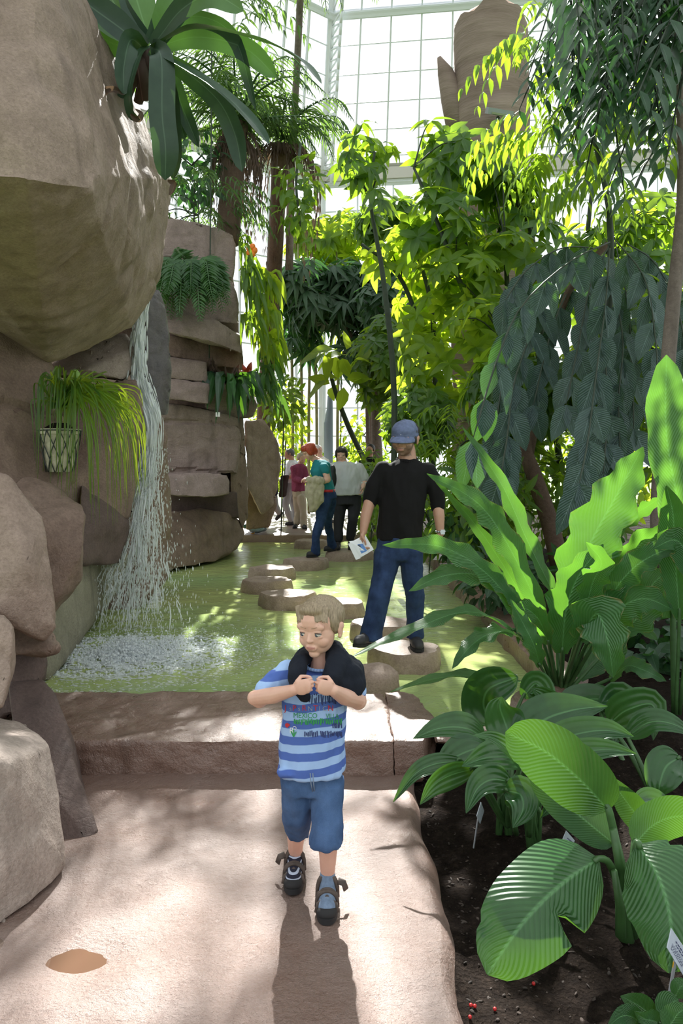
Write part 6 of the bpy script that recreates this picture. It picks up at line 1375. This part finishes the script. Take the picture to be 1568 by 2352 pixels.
for j in range(9):
    t = j/8
    for k in range(13):
        a = math.radians(-74+148*k/12); x = math.sin(a)*(.37+.02*t); y = -.06+.46*math.cos(a)+t*.34*math.cos(a)**.8 if math.cos(a) > 0 else 0; V.append(hd.p(x, y, .105-.10*t-.07*(abs(x)/.37)**2*(.4+.6*t)))
n_ = len(V); V += [v+hd.R @ Vector((0, 0, .03*hd.h)) for v in V]
for j in range(8):
    for k in range(12): a = j*13+k; Fc += [(a, a+1, a+14, a+13), (n_+a, n_+a+13, n_+a+14, n_+a+1)]
for k in range(12): a = 8*13+k; Fc.append((a, a+1, n_+a+1, n_+a))
for j in range(8):
    for a, b_ in ((j*13, j*13+13), (j*13+25, j*13+12)): Fc.append((a, b_, n_+b_, n_+a))
mb = MB(); mb.add(V, Fc); mb.build('brim', CAP, cap)
mb = MB(); hd.ell(mb, 0.02, .405, .19, .035, .012, .018); mb.build('badge', plain('cap_badge', (.6, .62, .65), .5), cap); mb = MB(); hd.ell(mb, 0, -.06, .545, .03, .03, .02); mb.build('button', CAP, cap)
BLK = plain('black_knit', (.0085, .008, .0085), .9, .25, bumps=.4, bscale=350, bdist=.003)
mb = MB(); rings(mb, [(935, 1055, D+.04, 22, .07), (934, 1061, D+.03, 36, .085), (932, 1070, D+.02, 52, .10), (930, 1082, D+.01, 61, .11), (927, 1100, D+.01, 59, .12), (923, 1150, D, 53, .125), (920, 1200, D, 52, .125), (917, 1228, D, 53, .125), (917, 1240, D, 51, .12)])
limb(mb, [(880, 1080, D+.01, 21), (860, 1115, D, 21), (850, 1146, D, 18.5), (849, 1152, D, 17.5)]); limb(mb, [(982, 1082, D+.01, 21), (1000, 1120, D, 20), (1005, 1155, D, 18), (1005, 1163, D, 17.5)])
sw = fuse('sweater', mb, BLK, man, .009, 5, .5, fold(12, .012, .5, 2))
mb = MB(); c0 = P(935, 1055, D+.0)
for k in range(28): a, a2 = 2*PI*k/28, 2*PI*(k+1)/28; mb.tube([c0+Vector((.073*math.cos(a), .075*math.sin(a)+.03, .022*math.sin(a))), c0+Vector((.073*math.cos(a2), .075*math.sin(a2)+.03, .022*math.sin(a2)))], .010, 6)
mb.build('neckband', BLK, sw)
JN = denim_mat('denim_dark', (.014, .026, .065), (.035, .065, .15)); mb = MB(); rings(mb, [(917, 1232, D, 50, .115), (917, 1262, D, 53, .12), (917, 1285, D, 50, .115)])
rings(mb, [(893, 1262, D, 31, .115), (884, 1310, D-.03, 29, .105), (872, 1365, D-.12, 26, .095), (862, 1410, D-.14, 24, .085), (854, 1452, D-.16, 26, .09), (850, 1468, D-.17, 28, .095)]); rings(mb, [(943, 1262, D, 29, .115), (947, 1320, D, 25, .10), (952, 1370, D, 21, .09), (954, 1420, D+.01, 20, .08), (953, 1455, D+.02, 21, .08), (953, 1466, D+.02, 21, .08)])
fuse('jeans', mb, JN, man, .009, 5, .5, fold(13, .011, .6, 5))
SHOE = plain('shoe_dark', (.022, .021, .023), .6); SHS = plain('shoe_sole', (.012, .012, .012), .8)
def shoe(parent, heel, toe, w=.048, h=.085, mat=SHOE, sole=SHS, vox=.009):
    heel, toe = Vector(heel), Vector(toe); mb = MB(); d = (toe-heel); m_ = heel.lerp(toe, .5); u = Vector((0, 0, 1))
    mb.cap(heel+u*.045, heel.lerp(toe, .75)+u*.04, w*.88, w*.95); mb.cap(heel.lerp(toe, .75)+u*.038, toe+u*.035-d.normalized()*w*.6, w*.95, w*.72); mb.cap(heel+u*.05, heel.lerp(toe, .18)+u*h, w*.85, w*.9)
    o = fuse('shoe', mb, mat, parent, vox, 4)
    sm = MB(); n = 18; V = []; d2 = Vector((d.x, d.y, 0)).normalized(); s = Vector((-d2.y, d2.x, 0)); L_ = d.length
    for zz in (0, .022):
        for k in range(n):
            a = 2*PI*k/n; t = .5+.5*math.cos(a); ww = w*(.9+.18*t)*abs(math.sin(a))**.7*(1 if math.sin(a) > 0 else -1); q = heel+d*(t*1.06-.03)+s*ww; V.append(q+u*zz)
    sm.add(V, [tuple(range(n))[::-1], tuple(range(n, 2*n))]+[(k, (k+1) % n, n+(k+1) % n, n+k) for k in range(n)]); sm.build('sole', sole, o, sharp=40)
    return o
a = P(952, 1462, D+.03); shoe(man, (a.x, D+.05, .176), (a.x+.01, D-.19, .176)); a = P(848, 1468, D-.16); t_ = P(818, 1484, D-.38); shoe(man, (a.x, D-.14, a.z-.05), (t_.x, D-.38, t_.z-.01))
mb = MB(); c = P(1011, 1221, D-.05)
for k in range(16): a, a2 = 2*PI*k/16, 2*PI*(k+1)/16; mb.tube([c+Vector((.033*math.cos(a), .033*math.sin(a), 0)), c+Vector((.033*math.cos(a2), .033*math.sin(a2), 0))], .008, 6)
wt = mb.build('watch', plain('steel', (.55, .57, .6), .25, metal=1), man); mb = MB(); mb.box(c+Vector((.012, -.035, 0)), (.03, .012, .034)); mb.build('watch_face', plain('dial', (.7, .75, .8), .2), wt, smooth=False)
# folded leaflet in his hand
lf = empty('leaflet', P(830, 1258, D-.12), 'folded white and blue printed leaflets held in the hand of the man in black', 'leaflet')
PAP = plain('paper', (.78, .80, .82), .6); PIC = plain('print_blue', (.10, .24, .55), .5); PID = plain('print_dark', (.05, .07, .10), .5)
def sheet(pts, d, th=.004):
    c = [P(x, y, d+o) for x, y, o in pts]; n = (c[1]-c[0]).cross(c[2]-c[0]).normalized(); n = n if n.y < 0 else -n; k = len(c); mb = MB()
    mb.add([q+n*th/2 for q in c]+[q-n*th/2 for q in c], [tuple(range(k)), tuple(range(k, 2*k))[::-1]]+[(i, k+i, k+(i+1) % k, (i+1) % k) for i in range(k)]); return mb, c, n
for pts, d, pic in (([(838, 1228, 0), (858, 1262, -.02), (826, 1282, -.03), (806, 1245, -.02)], D-.10, 0), ([(801, 1243, -.01), (828, 1240, 0), (846, 1270, -.02), (822, 1283, -.02)], D-.13, 1), ([(799, 1249, -.02), (807, 1247, -.02), (828, 1282, -.03), (817, 1286, -.03)], D-.15, 0)):
    mb, c, n = sheet(pts, d); pg = mb.build('page', PAP, lf, smooth=False)
    if pic:
        mb = MB(); f = lambda u, v: c[0].lerp(c[1], u).lerp(c[3].lerp(c[2], u), v)+n*.004
        mb.add([f(.45, .25), f(.98, .3), f(.98, .85), f(.45, .85)], [(0, 1, 2, 3)]); mb.build('picture', PIC, pg, smooth=False); mb = MB(); mb.add([f(.5, .3)+n*.001, f(.7, .3)+n*.001, f(.7, .6)+n*.001, f(.5, .6)+n*.001], [(0, 1, 2, 3)]); mb.build('picture', PID, pg, smooth=False)

# ---------------------------------------------------------------- visitors further off
def visitor(label, D, head, skin, hairm, hmode, top, sleeves, arms, bottom, legs, feet, topm, botm, sleeve_m=None, hands=(), shoem=SHOE, neck=None, vox=.013):
    r = empty('person', P(head[0], head[1], D), label, 'person'); r.location.z = .17
    hd = Head(P(head[0], head[1], D+(head[6] if len(head) > 6 else 0)), head[2], head[3], head[4], head[5]); mb = MB(); hd.skull(mb, detail=True)
    if neck: limb(mb, neck)
    rings(mb, [(t[0], t[1], t[2], t[3]*.8, t[4]*.8) for t in top])
    for a in arms: limb(mb, a)
    for (w, d, n, s, cu) in hands: hand(mb, P(*w), d, n, s, 1, cu, .5)
    for l in legs: limb(mb, [(q[0], q[1], q[2], q[3]*.62) for q in l])
    bo = fuse('body', mb, skin, r, .0075 if D < 14 else .01, 3); hd.eyes(bo); hd.hair('hair', hairm, r, hmode, .011, .02)
    mb = MB(); rings(mb, top)
    for s in sleeves: limb(mb, s)
    fuse('top', mb, topm, r, vox, 4, .5, fold(11, .014, .5, len(label))).name = 'shirt'
    mb = MB()
    if bottom: rings(mb, bottom)
    for l in legs: limb(mb, l)
    fuse('trousers', mb, botm, r, vox, 4, .5, fold(11, .012, .6, len(label)))
    for h_, t_ in feet: shoe(r, h_, t_, mat=shoem, vox=.012)
    return r
RH = hair_mat('hair_red', (.22, .022, .012), (.55, .085, .03)); GH = hair_mat('hair_grey', (.20, .18, .17), (.42, .39, .37)); GD = hair_mat('hair_dark_grey', (.06, .06, .065), (.17, .17, .18)); WH = hair_mat('hair_white', (.5, .47, .45), (.75, .72, .70)); BR = hair_mat('hair_fair_grey', (.30, .23, .17), (.5, .42, .33))
TEAL = plain('teal_cotton', (.008, .19, .22), .85, bumps=.3); GREYT = plain('pale_grey_cotton', (.50, .51, .54), .9); MAG = plain('magenta_knit', (.24, .045, .105), .9, nz=.2); WTS = plain('white_shirt', (.72, .76, .80), .9); KH = plain('khaki', (.46, .41, .32), .9); BLKP = plain('black_trouser', (.011, .011, .015), .8); GRP = plain('grey_trouser', (.33, .33, .34), .9); NVY = plain('navy_cloth', (.02, .022, .06), .9); CREAM = plain('cream_cloth', (.66, .64, .58), .9)
D = 11.6
tw = visitor('person, red-haired woman in a teal top looking down at the stones', D, (709, 1037, .235, 70, 32, 0, -.05), SKF, RH, 'bob',
  [(733, 1056, D, 13, .09), (738, 1064, D, 21, .15), (736, 1082, D, 24, .17), (741, 1102, D, 21, .15), (749, 1120, D, 19, .14), (752, 1130, D, 18, .14)], [[(744, 1074, D-.17, 11), (748, 1082, D-.18, 10)]], [[(744, 1074, D-.17, 8), (752, 1100, D-.19, 7.5)], [(752, 1102, D-.19, 7.5), (735, 1108, D-.22, 6.5), (712, 1101, D-.24, 4.5)]],
  [(753, 1128, D, 18, .15), (754, 1145, D, 20, .16)], [[(745, 1150, D-.08, 17), (736, 1195, D-.14, 12), (725, 1235, D-.2, 10), (724, 1268, D-.2, 11.5)], [(757, 1150, D+.1, 16), (752, 1195, D+.3, 11), (758, 1230, D+.5, 9), (763, 1255, D+.6, 11)]],
  [((P(730, 1275, D-.2).x, D-.2, .178), (P(704, 1275, D-.2).x, D-.25, .178)), ((P(770, 1260, D+.6).x, D+.6, .178), (P(744, 1260, D+.6).x, D+.55, .178))], TEAL, denim_mat('denim_blue', (.012, .024, .07), (.03, .06, .15)), hands=[((712, 1101, D-.24), (-1, -.2, .1), (0, .3, -1), (0, -1, 0), (30, 40, 30))], neck=[(718, 1052, D, 8), (733, 1062, D, 10)])
mb = MB(); rings(mb, [(751, 1124, D, 18.5, .15), (751, 1130, D, 19, .152)]); mb.build('belt', plain('red_belt', (.5, .02, .03), .5), tw)
mb = MB(); c = P(698, 1028, D-.13); mb.ell(c, (.022, .008, .016), None, 10, 8); mb.build('hair_clip', plain('clip', (.02, .06, .07), .3), tw)
mb = MB(); limb(mb, [(712, 1104, D-.26, 11), (734, 1106, D-.26, 12)]); rings(mb, [(722, 1100, D-.26, 21, .06), (720, 1130, D-.26, 20, .075), (724, 1150, D-.26, 20, .07), (720, 1168, D-.26, 11, .05), (716, 1176, D-.26, 8, .03)]); rings(mb, [(736, 1115, D-.27, 10, .05), (738, 1150, D-.27, 7, .05), (740, 1154, D-.27, 6, .04)])
jk = fuse('jacket', mb, plain('beige_jacket', (.38, .345, .25), .9, nz=.2, nscale=14), None, .01, 4, .5, fold(15, .016, .4, 4)); centre(jk); tag(jk, 'beige jacket hanging over the forearm of the red-haired woman', 'jacket')
D = 12.6
ww = visitor('person, dark-haired woman in pale grey tee and black trousers facing the camera', D, (784, 1043, .235, 5, 16, 0), SKF, DKH, 'bob',
  [(786, 1060, D, 14, .09), (789, 1066, D, 32, .12), (792, 1078, D, 40, .15), (794, 1100, D, 38, .18), (797, 1122, D, 37, .19), (798, 1137, D, 37, .18)], [[(758, 1074, D, 12), (752, 1092, D, 11)], [(824, 1076, D, 13), (836, 1098, D, 11.5)]], [[(758, 1076, D, 8), (750, 1100, D, 7)], [(750, 1100, D, 7), (757, 1118, D-.1, 5)], [(826, 1078, D, 8), (838, 1104, D, 7.5)], [(838, 1104, D, 7.5), (833, 1118, D-.1, 5)]],
  [(798, 1132, D, 31, .14), (797, 1158, D, 33, .16)], [[(780, 1156, D, 16.5), (778, 1200, D-.05, 12), (777, 1238, D-.1, 10.5)], [(814, 1156, D, 16.5), (810, 1195, D-.12, 12), (804, 1234, D-.05, 10.5)]],
  [((P(777, 1240, D-.1).x, D-.08, .178), (P(773, 1246, D-.1).x, D-.3, .178)), ((P(804, 1240, D).x, D-.02, .178), (P(806, 1246, D).x, D-.24, .178))], GREYT, BLKP, hands=[((833, 1118, D-.1), (-.1, -.2, -1), (-1, 0, 0), (0, -1, 0), (25, 35, 25))], neck=[(785, 1050, D, 9), (787, 1064, D+.02, 10)])
mb = MB(); c = P(835, 1110, D-.07); mb.cap(c-Vector((.03, 0, 0)), c+Vector((.03, 0, 0)), .02, .02); mb.build('watch', plain('watch_steel', (.5, .55, .55), .3), ww)
mb = MB(); mb.ell(P(762, 1100, D-.45), (.075, .07, .17)); mb.ell(P(764, 1082, D-.45), (.05, .06, .10)); hb = fuse('shoulder_bag', mb, plain('black_bag', (.012, .012, .014), .6), None, .012, 3); centre(hb); tag(hb, 'black shoulder bag hanging between the red-haired woman and the woman in grey', 'bag')
D = 17.6
wm = visitor('person, man in white shirt and grey trousers seen from the side', D, (663, 1043, .235, 80, 8, 0), SKM, GD, 'old',
  [(671, 1057, D, 8, .10), (673, 1064, D, 15, .17), (672, 1080, D, 16, .2), (669, 1098, D, 15, .19), (668, 1110, D, 14, .18)], [[(674, 1068, D-.2, 8), (672, 1082, D-.22, 7.5)]], [[(674, 1068, D-.2, 5), (671, 1093, D-.22, 4.5)], [(671, 1093, D-.22, 4.5), (654, 1101, D-.25, 3.5)]],
  [(667, 1108, D, 14.5, .18), (666, 1124, D, 15, .18)], [[(663, 1126, D-.08, 11), (655, 1160, D-.1, 8.5), (668, 1194, D-.1, 7)], [(668, 1126, D+.1, 11), (674, 1160, D+.12, 8), (677, 1192, D+.12, 7)]],
  [((P(672, 1200, D).x, D-.1, .172), (P(656, 1203, D).x, D-.15, .172)), ((P(682, 1200, D).x, D+.12, .172), (P(668, 1203, D).x, D+.1, .172))], WTS, GRP, hands=[((654, 1101, D-.25), (-1, -.2, 0), (0, .3, -1), (0, -1, 0), (30, 40, 30))], neck=[(668, 1050, D, 6), (671, 1062, D, 7)])
mb = MB(); rings(mb, [(655, 1092, D-.3, 9, .08), (652, 1112, D-.3, 9, .09), (648, 1138, D-.3, 8, .07), (646, 1142, D-.3, 5, .04)]); j = fuse('jacket', mb, plain('dark_brown_cloth', (.035, .022, .018), .9), None, .014, 3, .5, fold(12, .02, .4, 9)); centre(j); tag(j, 'dark brown jacket over the arm of the man in the white shirt', 'jacket')
D = 16.8
visitor('person, grey-haired visitor in magenta jacket and khaki trousers', D, (692, 1054, .23, -35, 20, 0), SKF, BR, 'old',
  [(689, 1066, D, 8, .10), (687, 1072, D, 15, .15), (686, 1088, D, 17, .17), (685, 1108, D, 16, .17), (685, 1129, D, 16, .16)], [[(674, 1076, D-.1, 7.5), (676, 1100, D-.12, 7), (692, 1104, D-.25, 6)], [(699, 1076, D-.05, 7), (703, 1098, D-.1, 6.5), (700, 1104, D-.25, 5.5)]], [[(692, 1104, D-.25, 4.5), (699, 1104, D-.28, 4)]],
  [(686, 1127, D, 15.5, .15), (687, 1142, D, 15.5, .15)], [[(682, 1144, D, 11), (684, 1176, D, 8), (682, 1200, D, 8)], [(692, 1144, D-.1, 11), (697, 1175, D-.12, 8.5), (697, 1206, D-.12, 8.5)]],
  [((P(680, 1205, D).x, D+.04, .172), (P(676, 1206, D).x, D-.2, .172)), ((P(697, 1210, D).x, D-.1, .172), (P(704, 1210, D).x, D-.34, .172))], MAG, KH, hands=[((699, 1104, D-.28), (1, -.3, .2), (0, .3, -1), (0, -1, 0), (40, 50, 40))], neck=[(691, 1060, D, 6), (689, 1070, D, 7)])
D = 18.4
visitor('person, white-haired man in cream half hidden behind the red-haired woman', D, (731, 1034, .235, -60, 10, 0), SKF, WH, 'old',
  [(736, 1050, D, 9, .10), (738, 1056, D, 18, .18), (739, 1080, D, 18, .2), (740, 1110, D, 17, .19)], [[(748, 1062, D-.2, 7), (752, 1086, D-.2, 6)]], [[(752, 1086, D-.2, 4), (758, 1104, D-.2, 3.5)]],
  [(741, 1108, D, 16, .18), (742, 1124, D, 16, .18)], [[(739, 1126, D, 10), (738, 1160, D, 8), (738, 1194, D, 7)], [(750, 1126, D, 10), (755, 1160, D, 8), (757, 1194, D, 7)]],
  [((P(738, 1200, D).x, D, .172), (P(736, 1200, D).x, D-.24, .172)), ((P(757, 1200, D).x, D, .172), (P(764, 1200, D).x, D-.22, .172))], CREAM, CREAM, hands=[((758, 1104, D-.2), (.2, -.2, -1), (-1, 0, 0), (0, -1, 0), (25, 35, 25))], neck=[(733, 1042, D, 6), (736, 1053, D, 7)])
D = 17.2
visitor('person in navy and grey walking out of view behind the tall smooth boulder', D, (616, 1044, .235, 90, 5, 0), SKM, DKH, 'old',
  [(620, 1058, D, 8, .10), (621, 1066, D, 14, .17), (620, 1090, D, 15, .19), (620, 1114, D, 14, .18)], [[(626, 1070, D-.2, 7), (628, 1090, D-.2, 6.5)]], [[(628, 1090, D-.2, 4.5), (622, 1108, D-.3, 4)]],
  [(620, 1112, D, 14, .18), (621, 1130, D, 15, .18)], [[(618, 1130, D, 11), (612, 1165, D, 8), (606, 1195, D, 7)], [(624, 1130, D+.1, 11), (632, 1162, D+.1, 8), (641, 1178, D+.1, 6.5)]],
  [((P(610, 1200, D).x, D, .172), (P(592, 1202, D).x, D, .172)), ((P(645, 1182, D).x, D+.1, P(645, 1184, D).z), (P(632, 1198, D).x, D+.1, P(632, 1199, D).z))], NVY, GRP, hands=[((622, 1108, D-.3), (-1, -.2, -.3), (0, .3, -1), (0, -1, 0), (30, 40, 30))], neck=[(618, 1052, D, 6), (620, 1063, D, 7)])
mb = MB(); rings(mb, [(628, 1106, D-.35, 8, .06, 4), (628, 1112, D-.35, 11, .09, 4), (627, 1134, D-.35, 11, .09, 4), (627, 1138, D-.35, 9, .07, 4)]); hb = fuse('shoulder_bag', mb, NVY, None, .014, 2); centre(hb); tag(hb, 'navy cloth bag at the hip of the visitor behind the tall smooth boulder', 'bag')
D = 16.2
visitor('person in black with dark hair half hidden by leaves behind the man in the cap', D, (850, 1034, .235, 20, 15, 0), SKM, DKH, 'old',
  [(850, 1050, D, 9, .10), (850, 1056, D, 20, .15), (850, 1078, D, 21, .17), (850, 1112, D, 19, .17)], [[(830, 1062, D, 7), (827, 1088, D, 6.5)], [(869, 1062, D, 7), (872, 1088, D, 6.5)]], [[(827, 1088, D, 4.5), (830, 1110, D-.1, 4)], [(872, 1088, D, 4.5), (870, 1110, D-.1, 4)]],
  [(850, 1110, D, 19, .16), (850, 1128, D, 19, .16)], [[(842, 1130, D, 11), (841, 1165, D, 8), (841, 1206, D, 7)], [(858, 1130, D, 11), (859, 1165, D, 8), (859, 1206, D, 7)]],
  [((P(841, 1212, D).x, D, .172), (P(838, 1212, D).x, D-.24, .172)), ((P(859, 1212, D).x, D, .172), (P(862, 1212, D).x, D-.24, .172))], BLK, BLKP, hands=[((830, 1110, D-.1), (0, -.2, -1), (1, 0, 0), (0, -1, 0), (25, 35, 25)), ((870, 1110, D-.1), (0, -.2, -1), (-1, 0, 0), (0, -1, 0), (25, 35, 25))], neck=[(850, 1042, D, 6), (850, 1054, D, 7)])
# ---------------------------------------------------------------- duck on the far deck
dd = 15.35; b = P(586, 1222, dd); dk = empty('duck', (b.x, dd, .17), 'grey duck resting on the far deck edge at the foot of the rocks', 'duck')
mb = MB(); c = Vector((b.x, dd, .17)); mb.ell(c+Vector((.02, 0, .11)), (.165, .10, .10)); mb.ell(c+Vector((.13, 0, .09)), (.10, .06, .05)); mb.cap(c+Vector((-.10, -.01, .13)), c+Vector((-.17, -.03, .15)), .06, .045); mb.ell(c+Vector((-.185, -.04, .145)), (.055, .042, .045))
body = fuse('body', mb, plain('duck_grey', (.19, .24, .30), .7, nz=.25, nscale=30), dk, .008, 4)
paint(body, lambda q: q.x < c.x-.155, plain('duck_green', (.02, .09, .06), .4)); paint(body, lambda q: c.x-.155 <= q.x < c.x-.125, plain('duck_white', (.6, .65, .7), .7))
mb = MB(); mb.ell(c+Vector((-.235, -.05, .125)), (.04, .02, .012)); mb.build('bill', plain('duck_bill', (.6, .32, .05), .5), dk)
mb = MB(); mb.ell(c+Vector((.07, -.075, .12)), (.12, .03, .065), Matrix.Rotation(.15, 3, 'Y')); mb.ell(c+Vector((.07, .075, .12)), (.12, .03, .065), Matrix.Rotation(.15, 3, 'Y')); mb.build('wing', plain('duck_wing', (.22, .30, .40), .6, nz=.3, nscale=40), dk)
mb = MB()
for s in (-1, 1): mb.tube([c+Vector((0, s*.04, .05)), c+Vector((-.02, s*.04-.02, .012))], .008, 6); mb.ell(c+Vector((-.045, s*.04-.03, .012)), (.035, .022, .008))
mb.build('foot', plain('duck_foot', (.65, .33, .04), .5), dk)
